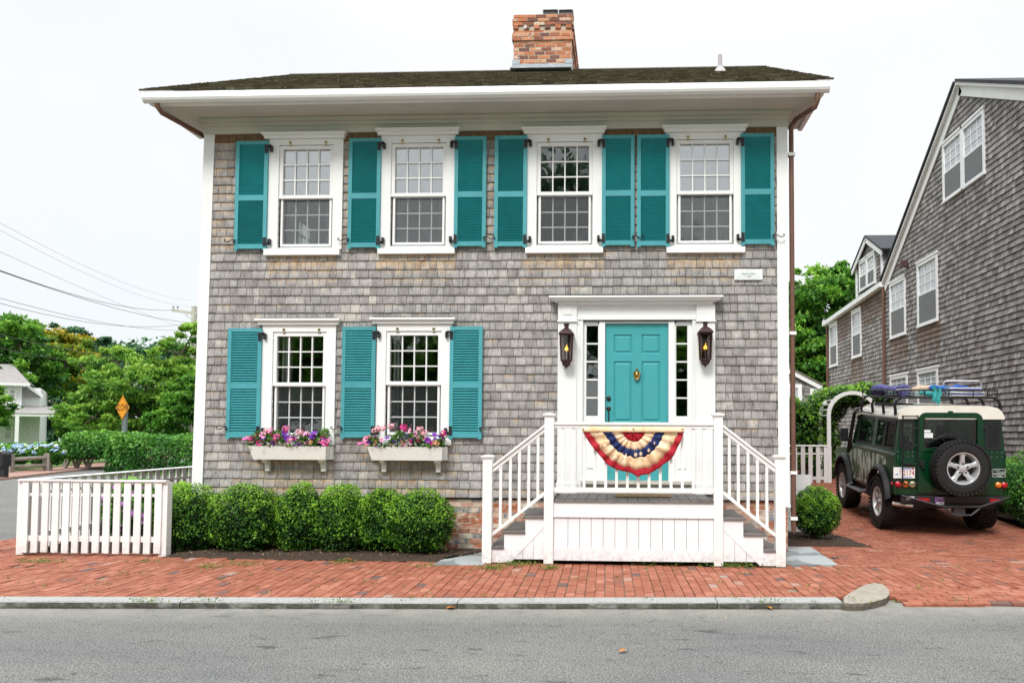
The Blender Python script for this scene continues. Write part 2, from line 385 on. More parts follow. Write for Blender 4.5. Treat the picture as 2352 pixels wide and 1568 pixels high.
def courses(mb, O, U, V, Nn, w, h, row, wmin, wmax, gap, tb, tt, holes=(), clip=None, stain=None, jit=.002, brick=False, seed=1, over=.008):
    """rows of separate shingles or bricks on the plane O + u U + v V; clip(v0,v1) -> (u0,u1); holes in (u,v)"""
    rg = random.Random(seed); O, U, V, Nn = map(Vector, (O, U, V, Nn)); v = 0.; k = 0
    while v < h - .01:
        v1 = min(v + row, h); lo, hi = (0, w) if clip is None else clip(v, v1)
        u = lo - rg.random() * wmax if not brick else lo - (wmax / 2 if k % 2 else 0) - rg.random() * .02
        while u < hi:
            wd = rg.uniform(wmin, wmax); a, b = max(u, lo), min(u + wd - gap, hi); u += wd
            if b - a < .012: continue
            segs = [(a, b)]
            for (h0, h1, g0, g1) in holes:
                if v1 > g0 and v < g1:
                    ns = []
                    for (p, q) in segs:
                        if q <= h0 or p >= h1: ns.append((p, q)); continue
                        if p < h0: ns.append((p, h0))
                        if q > h1: ns.append((h1, q))
                    segs = ns
            r = rg.random(); st = stain((a + b) / 2, (v + v1) / 2, rg) if stain else 0.
            for (p, q) in segs:
                if q - p < .012: continue
                j = rg.uniform(-jit, jit); va = v + j; vb = v1 + over if not brick else v1 - gap + j
                T0, T1 = tb + rg.uniform(-.15, .15) * tb, tt
                P = [O + U * p + V * va, O + U * q + V * va, O + U * q + V * vb, O + U * p + V * vb]
                Q = [P[0] + Nn * T0, P[1] + Nn * (T0 + rg.uniform(-.1, .1) * tb), P[2] + Nn * T1, P[3] + Nn * T1]
                mb.add(P + Q, [(4, 5, 6, 7), (0, 1, 5, 4), (1, 2, 6, 5), (3, 0, 4, 7)] + ([(2, 3, 7, 6)] if brick else []), 0, r, st)
        v = v1; k += 1
    return mb
def textmesh(s, size, name, mat_, parent, loc, rot=(math.pi / 2, 0, 0), align='CENTER', depth=.001, xs=1.0, shear=0):
    cu = bpy.data.curves.new('lettering', 'FONT'); cu.body = s; cu.size = size; cu.align_x = align; cu.align_y = 'CENTER'
    cu.extrude = depth; cu.shear = shear; cu.resolution_u = 3
    t = bpy.data.objects.new('tmp', cu); COL.objects.link(t)
    dg = bpy.context.evaluated_depsgraph_get(); me = bpy.data.meshes.new_from_object(t.evaluated_get(dg))
    bpy.data.objects.remove(t); bpy.data.curves.remove(cu)
    M4 = Matrix.Translation(Vector(loc) - LOC[parent.name]) @ Matrix.Rotation(rot[2], 4, 'Z') @ Matrix.Rotation(rot[0], 4, 'X') @ Matrix.Diagonal((xs, 1, 1, 1))
    me.transform(M4); me.materials.clear()
    return link(name, me, mat_, parent, None)

# ------------------------------------------------------------------ foliage
def leafmesh(P, size, asp=.55, up=.3, r=None, seed=0, nrm=None, nb=1.0, fold=True):
    g = np.random.default_rng(seed); n = len(P); P = np.asarray(P, float)
    nn = g.normal(size=(n, 3)); nn /= np.linalg.norm(nn, axis=1)[:, None]
    if nrm is not None: nn = nn * .75 + nrm * nb
    nn[:, 2] += up; nn /= np.linalg.norm(nn, axis=1)[:, None]
    t = g.normal(size=(n, 3)); a = np.cross(nn, t); a /= np.linalg.norm(a, axis=1)[:, None]; b = np.cross(nn, a)
    s = (size * g.uniform(.65, 1.35, n))[:, None]
    V = np.stack([P - a * s * .5, P + b * s * .5 * asp - nn * s * .1, P + a * s * .5, P - b * s * .5 * asp - nn * s * .1], 1).reshape(-1, 3)
    rr = g.uniform(0, 1, n) if r is None else np.clip(r + g.uniform(-.28, .28, n), 0, 1)
    return V, rr
def leafobj(name, V, rr, mat_, parent, off=None):
    n = len(rr); me = bpy.data.meshes.new(name)
    o3 = LOC[parent.name] if parent is not None else Vector(off)
    V = V - np.array(o3)
    me.vertices.add(n * 4); me.vertices.foreach_set('co', V.astype(np.float32).ravel())
    me.loops.add(n * 4); me.loops.foreach_set('vertex_index', np.arange(n * 4, dtype=np.int32))
    me.polygons.add(n); me.polygons.foreach_set('loop_start', np.arange(0, n * 4, 4, dtype=np.int32))
    me.update(calc_edges=True)
    me.attributes.new('tone', 'FLOAT', 'FACE').data.foreach_set('value', rr.astype(np.float32))
    return link(name, me, mat_, parent, o3)
def lump(d, f=2.3, ph=0.):
    return (np.sin(d[:, 0] * f * 2.1 + ph) * np.sin(d[:, 1] * f * 1.7 + 1.3 + ph * 2) + np.sin(d[:, 2] * f * 2.6 + .7 * ph)
            + .6 * np.sin(d[:, 0] * f * 4.3 + d[:, 2] * 5.1 * f + ph) + .5 * np.sin(d[:, 1] * f * 5 - d[:, 2] * 4 * f + ph * 3)) / 3.1
def bush_pts(c, rad, n, seed, shell=.45, amp=.09, flat=0., sq=1.):
    g = np.random.default_rng(seed); d = g.normal(size=(n, 3)); d /= np.linalg.norm(d, axis=1)[:, None]
    L = lump(d, 2.6, seed * 1.7); k = (1 - shell * g.random(n) ** 1.8) * (1 + amp * L) + g.normal(size=n) * .022
    L2 = np.sin(d[:, 0] * 13 + seed) * np.sin(d[:, 2] * 12 + seed * 2) + .7 * np.sin(d[:, 1] * 15 + d[:, 0] * 9) * np.sin(d[:, 2] * 17)
    k = k * (1 + .035 * L2)
    sh = g.random(n) < .035; k = np.where(sh, k * g.uniform(1.02, 1.16, n), k)      # stray shoots
    keep = (L2 + .8 * L > -1.15) | (g.random(n) < .25) | (k < .8); d, k, L, L2 = d[keep], k[keep], L[keep], L2[keep]
    ds = np.sign(d) * np.abs(d) ** sq if sq != 1 else d
    P = np.array(c) + ds * k[:, None] * np.array(rad)
    r = .36 + .55 * (k - .86) * 2.4 + .24 * L + .30 * d[:, 2] + .10 * L2  # light put into leaf tone: bright on top and outside, dark low and deep
    return P, d, r
def bush(name, label, cat, c, rad, n, size, mat_, seed, group=None, shell=.45, amp=.09, stem=True, zb=0., asp=.6, sq=1.):
    t = thing(name, label, cat, (c[0], c[1], zb), group)
    P, d, r = bush_pts(c, rad, n, seed, shell, amp, sq=sq)
    P2_, d2_, r2_ = bush_pts(c, [q * .80 for q in rad], n // 4, seed + 900, .3, amp); P, d, r = np.concatenate([P, P2_]), np.concatenate([d, d2_]), np.concatenate([r, r2_ * 0 + .12])  # inner leaves toned dark for the shade inside the bush
    k = P[:, 2] > zb + .02; P, d, r = P[k], d[k], r[k]
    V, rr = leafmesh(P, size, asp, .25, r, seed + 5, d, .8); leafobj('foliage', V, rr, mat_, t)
    if stem:
        m = MB(); g = random.Random(seed)
        for i in range(7):
            a = g.random() * 6.28; q = g.uniform(.25, .7)
            m.tube([(c[0], c[1], zb), (c[0] + math.cos(a) * rad[0] * q * .4, c[1] + math.sin(a) * rad[1] * q * .4, zb + (c[2] - zb) * .5),
                    (c[0] + math.cos(a) * rad[0] * q, c[1] + math.sin(a) * rad[1] * q, c[2] + rad[2] * .2)], [.025, .015, .006], 6)
        m.build('stem', BARK, t)
    return t
def tree(name, label, base, top_z, crowns, n, size, mat_, seed, clumps=60, spread=.16, trunk_r=.2, group=None, trunkfrac=1.0, asp=.5, up=.35, cat='tree'):
    """crowns: (centre, radii) lobes; clumps of leaves fill their outer volume and leave gaps between"""
    g = np.random.default_rng(seed); t = thing(name, label, cat, base, group)
    vol = np.array([c[1][0] * c[1][2] for c in crowns]); vol = vol / vol.sum(); AP = []; AR = []
    limbs = MB(); b = Vector(base)
    forks = []
    for c, rad in crowns: forks.append(Vector(c))
    mid = Vector((b.x, b.y, b.z + (min(f.z for f in forks) - b.z) * .75))
    trunk = MB().tube([b - Vector((0, 0, .2)), b + (mid - b) * .5 + Vector((trunk_r * .3, 0, 0)), mid], [trunk_r * 1.3, trunk_r, trunk_r * .8], 9)
    for i, (c, rad) in enumerate(crowns):
        f = forks[i]; limbs.tube([mid, mid.lerp(f, .5) + Vector((0, 0, .2)), f], [trunk_r * .6, trunk_r * .4, trunk_r * .15], 6)
        K = max(4, int(clumps * vol[i])); d = g.normal(size=(K, 3)); d /= np.linalg.norm(d, axis=1)[:, None]
        k = g.uniform(.35, 1.0, K) ** .6 * (1 + .12 * lump(d, 3, seed)); cc = np.array(c) + d * k[:, None] * np.array(rad)
        for j in range(0, K, 4):
            e = Vector(cc[j]); limbs.tube([f, f.lerp(e, .55) + Vector((0, 0, .12 * rad[2])), e], [trunk_r * .15, trunk_r * .09, trunk_r * .03], 5)
        per = int(n * vol[i] / K); sp = spread * (rad[0] + rad[2]) * .5
        for q in range(K):
            m_ = max(6, int(per * g.uniform(.5, 1.5)))
            P = cc[q] + g.normal(size=(m_, 3)) * sp * np.array((1, 1, .55)) * g.uniform(.7, 1.3)
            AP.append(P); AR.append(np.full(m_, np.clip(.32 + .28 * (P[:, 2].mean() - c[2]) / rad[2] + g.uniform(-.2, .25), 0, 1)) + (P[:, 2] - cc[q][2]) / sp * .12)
    P = np.concatenate(AP); r = np.concatenate(AR); k = P[:, 2] > base[2] + .15; P, r = P[k], r[k]
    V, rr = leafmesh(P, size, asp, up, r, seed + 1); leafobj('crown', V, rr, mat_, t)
    trunk.build('trunk', BARK, t, smooth=True); limbs.build('limb', BARK, t, smooth=True)
    return t
def hedge(name, label, lo, hi, n, size, mat_, seed, amp=.12, rot=0, cat='hedge', shell=.35, round_top=.25):
    g = np.random.default_rng(seed); lo, hi = np.array(lo, float), np.array(hi, float); c = (lo + hi) / 2; h = (hi - lo) / 2
    t = thing(name, label, cat, (c[0], c[1], lo[2]))
    P = g.uniform(-1, 1, size=(n, 3)); ax = g.choice([0, 1, 2, 1, 1, 2], n); sg = g.choice([-1, 1], n)
    dep = 1 - g.random(n) ** 1.7 * shell * np.where(ax == 0, .3, 1); P[np.arange(n), ax] = sg * dep
    nrm = np.zeros((n, 3)); nrm[np.arange(n), ax] = sg
    X = P * h
    w = np.sin(X[:, 0] * 1.9 + seed) * .5 + np.sin(X[:, 0] * 4.7 + X[:, 2] * 3) * .3 + np.sin(X[:, 2] * 5.1 + X[:, 0] * 2.3) * .3 + np.sin(X[:, 0] * 9 + X[:, 2] * 8) * .15
    X = X + nrm * (amp * w)[:, None] + g.normal(size=(n, 3)) * .03
    X[:, 1] *= 1 - round_top * np.clip(P[:, 2], 0, 1) ** 3
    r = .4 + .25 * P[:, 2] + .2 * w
    cs, sn = math.cos(rot), math.sin(rot)
    X = np.stack([X[:, 0] * cs - X[:, 1] * sn, X[:, 0] * sn + X[:, 1] * cs, X[:, 2]], 1)
    nrm = np.stack([nrm[:, 0] * cs - nrm[:, 1] * sn, nrm[:, 0] * sn + nrm[:, 1] * cs, nrm[:, 2]], 1)
    V, rr = leafmesh(X + c, size, .55, .25, r, seed + 1, nrm, .7); leafobj('foliage', V, rr, mat_, t)
    m = MB(); q = random.Random(seed)
    L = int((hi[0] - lo[0]) / .6) + 1
    for i in range(L):
        x = (-h[0] + .3 + i * .6) * .95; bx, by = c[0] + x * cs, c[1] + x * sn
        for k in range(3): m.tube([(bx, by, lo[2] - .05), (bx + q.uniform(-.2, .2), by + q.uniform(-.1, .1), lo[2] + h[2]), (bx + q.uniform(-.3, .3), by + q.uniform(-.2, .2), hi[2] - h[2] * .3)], [.035, .025, .01], 5)
    m.build('stem', BARK, t)
    return t
# ------------------------------------------------------------------ ground
def gz(x, y): return .07 * max(0., y - 2.2) if x > 2.35 else 0.
def sheet(name, poly, z, mat_, th=.05, kind='structure'):
    o = MB().prism(poly, 'z', z - th, z).build(name, mat_, origin=(0, 0, 0)); o['kind'] = kind; return o
pl = [(1938, 1384), (1938, 1371), (1960, 1356), (1985, 1343), (2008, 1338), (2028, 1341), (2041, 1353), (2043, 1364), (2036, 1373), (2015, 1380), (1985, 1385), (1958, 1386)]
pp = [PZ(x, y, -.004) for x, y in pl]
def asphalt():
    m, n, b = newmat('worn_asphalt')
    zs = noise_node(n, 70, detail=4, rough=.85); big = noise_node(n, .7, detail=5, sc=(.6, 1.6, 1)); med = noise_node(n, 9, detail=6, rough=.75)
    c = ramp(n, zs.outputs[0], [(.37, (.038, .038, .038)), (.49, (.120, .119, .115)), (.59, (.29, .285, .265))]).outputs[0]
    c = mixc(n, 1.0, c, ramp(n, big.outputs[0], [(.3, (.74, .76, .80)), (.7, (1.1, 1.08, 1.04))]).outputs[0], 'MULTIPLY')
    c = mixc(n, 1.0, c, ramp(n, med.outputs[0], [(.28, (.55, .55, .55)), (.40, (.95, .95, .95)), (.7, (1.06, 1.06, 1.05))]).outputs[0], 'MULTIPLY')
    # pits and patches of worn surface
    vz = noise_node(n, 2.2, detail=6, rough=.8, sc=(1, 3.2, 1)); c = mixc(n, ramp(n, vz.outputs[0], [(.60, (0, 0, 0)), (.625, (.8, .8, .8))]).outputs[0], c, (.035, .035, .036))
    # pale sand gathered along the kerb
    t = N(n, 'ShaderNodeTexCoord'); sp = N(n, 'ShaderNodeSeparateXYZ'); n.links.new(t.outputs['Object'], sp.inputs[0])
    sk = N(n, 'ShaderNodeMath', operation='MULTIPLY_ADD'); n.links.new(sp.outputs[0], sk.inputs[0]); sk.inputs[1].default_value = -KSL; n.links.new(sp.outputs[1], sk.inputs[2])
    mr = N(n, 'ShaderNodeMapRange'); n.links.new(sk.outputs[0], mr.inputs[0])
    mr.inputs[1].default_value = KF(0) - .85; mr.inputs[2].default_value = KF(0); mr.inputs[3].default_value = -.25; mr.inputs[4].default_value = .75
    ng = noise_node(n, 5, detail=6, rough=.7)
    ad = N(n, 'ShaderNodeMath', operation='MULTIPLY', use_clamp=True); n.links.new(mr.outputs[0], ad.inputs[0])
    rg2 = ramp(n, ng.outputs[0], [(.3, (.3, .3, .3)), (.6, (1, 1, 1))]); n.links.new(rg2.outputs[0], ad.inputs[1])
    lim = N(n, 'ShaderNodeMath', operation='LESS_THAN'); n.links.new(sp.outputs[1], lim.inputs[0]); lim.inputs[1].default_value = -2.5
    m2 = N(n, 'ShaderNodeMath', operation='MULTIPLY'); n.links.new(ad.outputs[0], m2.inputs[0]); n.links.new(lim.outputs[0], m2.inputs[1])
    c = mixc(n, m2.outputs[0], c, (.30, .285, .245))
    n.links.new(c, b.inputs['Base Color']); b.inputs['Roughness'].default_value = .85
    bump(n, b, zs.outputs[0], .5, .01); return m
ASPH = asphalt()
g0 = MB().add([(-700, -300, -.16), (700, -300, -.16), (700, 1500, -.16), (-700, 1500, -.16)], [(0, 1, 2, 3)]).build('ground', GRASS, origin=(0, 0, 0)); g0['kind'] = 'structure'
sheet('road', [(-60, -22), (60, -22), (60, 60), (-60, 60)], -.07, ASPH)
sheet('garden_soil', [(-9.1, KB(-9.1) + .03), (pp[0].x, KB(pp[0].x) + .03), (2.4, -2.70), (2.4, 32), (-9.1, 32)], -.024, SAND, .12)
# sloping bed under the driveway
xs_, ys_ = [2.4, 20.0], [-2.5, 2.2, 30.0]
m = MB()
m.add([(2.78, AF(2.78) + .02, -.105), (20, AF(20) + .02, -.105), (20, -2.5, -.026), (2.55, -2.5, -.026), (20, 2.2, -.026), (2.4, 2.2, -.026), (20, 30, .07 * 27.8 - .026), (2.4, 30, .07 * 27.8 - .026)],
      [(0, 1, 2, 3), (3, 2, 4, 5), (5, 4, 6, 7)])
m.build('driveway_bed', SAND, origin=(0, 0, 0))['kind'] = 'structure'
MB().add([(2.45, 14, .07 * 11.8), (20, 14, .07 * 11.8), (20, 60, .07 * 27.8 + .1), (2.45, 60, .07 * 27.8 + .1), (2.45, 14, .3), (20, 14, .3), (20, 60, .3), (2.45, 60, .3)], MB.BF).build('lawn', GRASS, origin=(0, 0, 0))['kind'] = 'structure'

def at_stone(x, y):
    if x < pp[0].x or x > pp[7].x + .03: return False
    i = [p for p in pp[1:8]]; yb = np.interp(x, [p.x for p in i], [p.y for p in i])
    return y < yb + .03
def pavers(name, inside, x0, x1, y0, y1, ang, zf, seed, L=.20, Wd=.10, j=.003, front=None):
    rg = random.Random(seed); mb = MB(); ca, sa = math.cos(ang), math.sin(ang); cx, cy = (x0 + x1) / 2, (y0 + y1) / 2
    Rr = math.hypot(x1 - x0, y1 - y0) / 2 + .3; k = 0; v = -Rr
    while v < Rr:
        u = -Rr + (L / 2 if k % 2 else 0) + rg.uniform(-.012, .012); rowd = rg.uniform(-.003, .003); k += 1
        while u < Rr:
            lu = L * rg.uniform(.97, 1.03); uc, vc = u + lu / 2, v + Wd / 2 + rowd; u += lu
            x, y = cx + uc * ca - vc * sa, cy + uc * sa + vc * ca
            if not (x0 < x < x1 and y0 < y < y1 and inside(x, y)): continue
            a = ang + rg.uniform(-.018, .018); c2, s2 = math.cos(a), math.sin(a); hl, hw = lu / 2 - .0035 - rg.random() * .002, Wd / 2 - .0035 - rg.random() * .002
            dz = rg.uniform(-j, j); tx, ty = rg.uniform(-.012, .012), rg.uniform(-.015, .015)
            P = []
            for (p, q) in ((-hl, -hw), (hl, -hw), (hl, hw), (-hl, hw)):
                X, Y = x + p * c2 - q * s2, y + p * s2 + q * c2
                if front: Y = max(Y, front(X) + .004)
                P.append((X, Y, zf(X, Y) + dz + p * tx + q * ty))
            mb.add(P + [(p[0], p[1], p[2] - .03) for p in P], [(0, 1, 2, 3), (0, 4, 5, 1), (1, 5, 6, 2), (2, 6, 7, 3), (3, 7, 4, 0)], 0, rg.random())
        v += Wd
    o = mb.build(name, PAVER, origin=(0, 0, 0), attrs=True); o['kind'] = 'structure'; return o
bare = [(PZ(1815, 1352), .14, .06), (PZ(1710, 1301), .18, .03), (PZ(55, 1298), .16, .05), (PZ(240, 1325), .07, .035), (PZ(1180, 1302), .08, .025)]
def not_bare(x, y): return all(((x - c.x) / a) ** 2 + ((y - c.y) / b) ** 2 > 1 for c, a, b in bare)
pavers('sidewalk', lambda x, y: y > KB(x) - .07 and (y < -1.06 or (x < -5.75 and y < -.72)) and not_bare(x, y) and not at_stone(x, y) and not (x > 2.5 and y < -2.33), -9.1, 9.5, -3.6, -.7, math.pi / 2 + .02,
       lambda x, y: .006 * math.sin(x * 1.3) * math.sin(y * 2) - .006 - (.0 if x < 3.0 else max(0, -2.45 - y) * .07), 3, front=KB)
pavers('side_path', lambda x, y: True, -9.1, -8.08, -.7, 14, math.pi / 2, lambda x, y: -.004, 5)
slabR = [PZ(1806, 1297), PZ(1925, 1297), PZ(1862, 1256), PZ(1806, 1256)]
bedx, bedy0, bedy1 = PZ(1937, 1254).x, PZ(1937, 1254).y, PZ(1850, 1221).y
def drive_in(x, y):
    if x < PZ(1862, 1256).x + .02 and y < slabR[3].y + .02: return False
    if x < 3.6 - (y - bedy0) * .22 and bedy0 < y < bedy1: return False
    return True
pavers('driveway', drive_in, 2.36, 9.6, -1.04, 13.5, .0, lambda x, y: gz(x, y) - .004 + .006 * math.sin(x * 1.1 + y), 8)
pavers('driveway_apron', lambda x, y: not at_stone(x, y) and y > AF(x) - .02, 2.5, 9.6, -3.6, -2.33, .0, lambda x, y: -.004 + min(0, (y + 2.5)) * .075, 9, front=AF)

# mulch beds
def mound(name, poly, z, seed, h=.05):
    me = MB(); x0, x1 = min(p[0] for p in poly), max(p[0] for p in poly); y0, y1 = min(p[1] for p in poly), max(p[1] for p in poly)
    nx, ny = int((x1 - x0) / .05) + 1, int((y1 - y0) / .05) + 1; vs = []
    def inp(x, y):
        c = False; n = len(poly)
        for i in range(n):
            a, b = poly[i], poly[i - 1]
            if (a[1] > y) != (b[1] > y) and x < (b[0] - a[0]) * (y - a[1]) / (b[1] - a[1]) + a[0]: c = not c
        return c
    for j in range(ny + 1):
        for i in range(nx + 1):
            x, y = x0 + (x1 - x0) * i / nx, y0 + (y1 - y0) * j / ny
            e = min(1, min(i, nx - i, j, ny - j) / 3)
            vs.append((x, y, z + e * h * (.6 + .5 * mnoise.noise(Vector((x * 3, y * 3, seed)))) + .014 * mnoise.noise(Vector((x * 22, y * 22, seed)))))
    fs = []
    for j in range(ny):
        for i in range(nx):
            q = [j * (nx + 1) + i, j * (nx + 1) + i + 1, (j + 1) * (nx + 1) + i + 1, (j + 1) * (nx + 1) + i]
            if inp(sum(vs[k][0] for k in q) / 4, sum(vs[k][1] for k in q) / 4): fs.append(q)
    o = me.add(vs, fs).build(name, SOIL, origin=(0, 0, 0)); o['kind'] = 'structure'; return o
mound('mulch_bed', [(-5.95, -1.08), (-2.32, -1.10), (-1.72, -.1), (-1.72, .02), (-5.95, .02)], -.008, 1)
mound('mulch_bed', [(2.33, bedy0), (3.62, bedy0), (3.3, bedy1), (2.33, bedy1)], -.005, 2, .04)
mound('mulch_bed', [(-8.0, -.62), (-5.93, -.62), (-5.93, 5), (-8.0, 5)], -.01, 3)
mound('mulch_bed', [(6.75, 1.2), (7.7, 1.2), (7.7, 12), (6.75, 12)], .16, 4, .1)
# granite kerb
def curbmat():
    m, n, b = newmat('granite_curb'); z = noise_node(n, 70, detail=4, rough=.8); z2 = noise_node(n, 7, detail=6, rough=.7)
    c = ramp(n, z.outputs[0], [(.3, (.16, .16, .155)), (.5, (.36, .36, .345)), (.7, (.50, .50, .48))]).outputs[0]
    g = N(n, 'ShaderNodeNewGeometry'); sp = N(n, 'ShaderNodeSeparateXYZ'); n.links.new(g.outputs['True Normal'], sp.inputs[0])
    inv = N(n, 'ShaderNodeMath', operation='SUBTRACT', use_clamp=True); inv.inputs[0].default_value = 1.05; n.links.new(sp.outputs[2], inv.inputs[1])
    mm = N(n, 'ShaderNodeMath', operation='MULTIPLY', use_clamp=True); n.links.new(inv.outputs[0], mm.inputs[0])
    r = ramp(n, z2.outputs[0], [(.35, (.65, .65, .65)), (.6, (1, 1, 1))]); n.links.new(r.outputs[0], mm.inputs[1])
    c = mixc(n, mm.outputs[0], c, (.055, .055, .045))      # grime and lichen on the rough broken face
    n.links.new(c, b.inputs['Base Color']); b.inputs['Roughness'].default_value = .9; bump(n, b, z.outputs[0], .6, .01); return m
CURBM = curbmat()
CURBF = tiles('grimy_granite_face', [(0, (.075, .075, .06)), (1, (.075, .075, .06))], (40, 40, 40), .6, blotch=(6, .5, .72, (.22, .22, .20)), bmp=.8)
KY0, KY1 = -3.47, -3.275
def curbstone(xa, xb, seed):
    m = MB(); nx = max(4, int((xb - xa) / .035)); rows = [(KY1, -.1, 0), (KY1, -.004, 0), (KY0 + .012, -.004, .2), (KY0, -.016, .6), (KY0 - .004, -.035, 1), (KY0 - .006, -.055, 1), (KY0 - .002, -.075, 1), (KY0 + .01, -.12, .5)]
    vs = []
    for i in range(nx + 1):
        x = xa + (xb - xa) * i / nx
        for (y, z, k) in rows:
            q = mnoise.noise(Vector((x * 9, z * 30, seed * 3.1))) + .6 * mnoise.noise(Vector((x * 28, z * 60, seed)))
            t_ = (y - KY0) / (KY1 - KY0); y2 = KF(x) + t_ * (KB(x) - KF(x)) if t_ > 0 else KF(x) + (y - KY0)
            vs.append((x, y2 - k * .007 * q, z + (.004 if k in (.2, .6) else .0) * q + .004 * math.sin(x * .8)))
    k = len(rows); fs = [(i * k + j, i * k + j + 1, (i + 1) * k + j + 1, (i + 1) * k + j) for i in range(nx) for j in range(k - 1)]; fm = [1 if j >= 3 else 0 for i in range(nx) for j in range(k - 1)] + [0, 0]
    fs += [tuple(range(k)), tuple(nx * k + j for j in range(k))[::-1]]
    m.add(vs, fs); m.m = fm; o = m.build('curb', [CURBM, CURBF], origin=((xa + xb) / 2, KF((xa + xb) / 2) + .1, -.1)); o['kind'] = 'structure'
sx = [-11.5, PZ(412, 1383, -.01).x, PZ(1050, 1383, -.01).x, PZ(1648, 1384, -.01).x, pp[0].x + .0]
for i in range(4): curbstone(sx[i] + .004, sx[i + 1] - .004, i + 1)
# turned end stone of the kerb
e0, e1 = PZ(1938, 1383, -.01), PZ(1938, 1371, -.01)
m = MB(); n_ = len(pp)
vs = [(p.x, p.y, -.002) for p in pp] + [(p.x + (p.x - 3.2) * .02, p.y - .012 + .006 * math.sin(i * 2.3), -.03) for i, p in enumerate(pp)] + [(p.x + (p.x - 3.2) * .03, p.y - .01, -.13) for p in pp]
m.add(vs, [list(range(n_))] + [(k * n_ + i, k * n_ + (i + 1) % n_, (k + 1) * n_ + (i + 1) % n_, (k + 1) * n_ + i) for k in (0, 1) for i in range(n_)])
m.m = [0] + [1] * (len(m.f) - 1)
m.build('curb', [paint('weathered_granite', (.34, .30, .25), .9, .3, 12, .5, 60), paint('grimy_granite', (.13, .11, .085), .9, .5, 20, .6, 60)], origin=(pp[0].x, pp[0].y, -.1))['kind'] = 'structure'
# stone slabs beside the porch
def slab(pts, label):
    vs = [(p.x, p.y, .006) for p in pts] + [(p.x, p.y, -.05) for p in pts]
    n = len(pts); o = MB().add(vs, [list(range(n))] + [(i, (i + 1) % n, (i + 1) % n + n, i + n) for i in range(n)]).build('stone_slab', SLABM)
    tag(o, label, 'paving slab', 'granite slabs at the foot of the steps')
m_, n, b = newmat('bluestone_slab'); z = noise_node(n, 90, detail=3); z2 = noise_node(n, 1.6, detail=4)
c = mixc(n, ramp(n, z2.outputs[0], [(.475, (0, 0, 0)), (.485, (1, 1, 1))]).outputs[0], (.20, .215, .22), (.36, .385, .385))
c = mixc(n, 1., c, ramp(n, z.outputs[0], [(.3, (.7, .7, .7)), (.6, (1.05, 1.05, 1.05))]).outputs[0], 'MULTIPLY'); n.links.new(c, b.inputs['Base Color']); b.inputs['Roughness'].default_value = .8
SLABM = m_
slab([PZ(993, 1297), PZ(1112, 1297), PZ(1112, 1257), PZ(1066, 1257)], 'pale stone slab between the mulch bed and the left newel post')
slab(slabR, 'pale stone slab with darker patch right of the porch steps')

# ------------------------------------------------------------------ main house
XL, XR = PY(455, 712, 0).x, PY(1810, 700, 0).x
XLi, XRi = PY(480, 712, 0).x, PY(1785, 700, 0).x
ZB = .71                                      # foot of the shingles
ZT = PY(1150, 302, 0).z                      # foot of the frieze
ZS = PY(1150, 268, 0).z                      # soffit
HDEP = 9.6
house = thing('shingled_house', 'two storey grey shingled house with teal shutters and door and a red brick chimney', 'house', ((XL + XR) / 2, 0, 0))
WIN = [  # casing l r | crown l r ytop ybot | glass l r | upper pane y0 y1 | lower pane y0 y1 | sill l r y0 y1 | kind
    dict(c=(619, 789), k=(605, 797, 309, 322), g=(651, 759), u=(345, 450), l=(458, 562), s=(614, 786, 574, 588), t='white'),
    dict(c=(876.5, 1047), k=(864, 1058, 299.5, 314), g=(908, 1018), u=(340, 445), l=(454, 558), s=(873, 1048, 573, 585), t='white'),
    dict(c=(1210.5, 1384.5), k=(1199, 1393, 297, 311), g=(1242, 1353), u=(337.5, 442), l=(451, 555.5), s=(1209, 1386, 571, 583.4), t='dark'),
    dict(c=(1529.5, 1706), k=(1520, 1716, 293, 307), g=(1562, 1675.5), u=(332, 440), l=(448, 554), s=(1530.5, 1709, 570, 582.5), t='blue'),
    dict(c=(604, 772), k=(590, 783.5, 733, 747), g=(636.5, 743), u=(772.6, 878.4), l=(887.5, 994), s=(601, 774, 1009, 1021), t='low'),
    dict(c=(866.5, 1037.5), k=(852, 1047, 731, 744.5), g=(896, 1006.5), u=(770.6, 876), l=(886, 993), s=(862, 1040, 1009, 1021), t='low'),
]
def rx(px, y): return PY(px, y, 0).x
def rz(px, py): return PY(px, py, 0).z
holes = []
for w in WIN:
    my = (w['u'][0] + w['l'][1]) / 2; mxp = sum(w['g']) / 2
    w['G'] = (rx(w['g'][0], my), rx(w['g'][1], my)); w['C'] = (rx(w['c'][0], my), rx(w['c'][1], my)); w['S'] = (rx(w['s'][0], my), rx(w['s'][1], my))
    w['K'] = (rx(w['k'][0], my), rx(w['k'][1], my), rz(mxp, w['k'][3]), rz(mxp, w['k'][2]))
    w['U'] = (rz(mxp, w['u'][1]), rz(mxp, w['u'][0])); w['L'] = (rz(mxp, w['l'][1]), rz(mxp, w['l'][0])); w['Z'] = (rz(mxp, w['s'][3]), rz(mxp, w['s'][2]))
    holes.append((w['G'][0] - .05, w['G'][1] + .05, w['L'][0] - .05, w['U'][1] + .05))
DW = (rx(1338, 900), rx(1590, 900), .80, rz(1460, 738))   # door opening incl. sidelights
holes.append(DW)
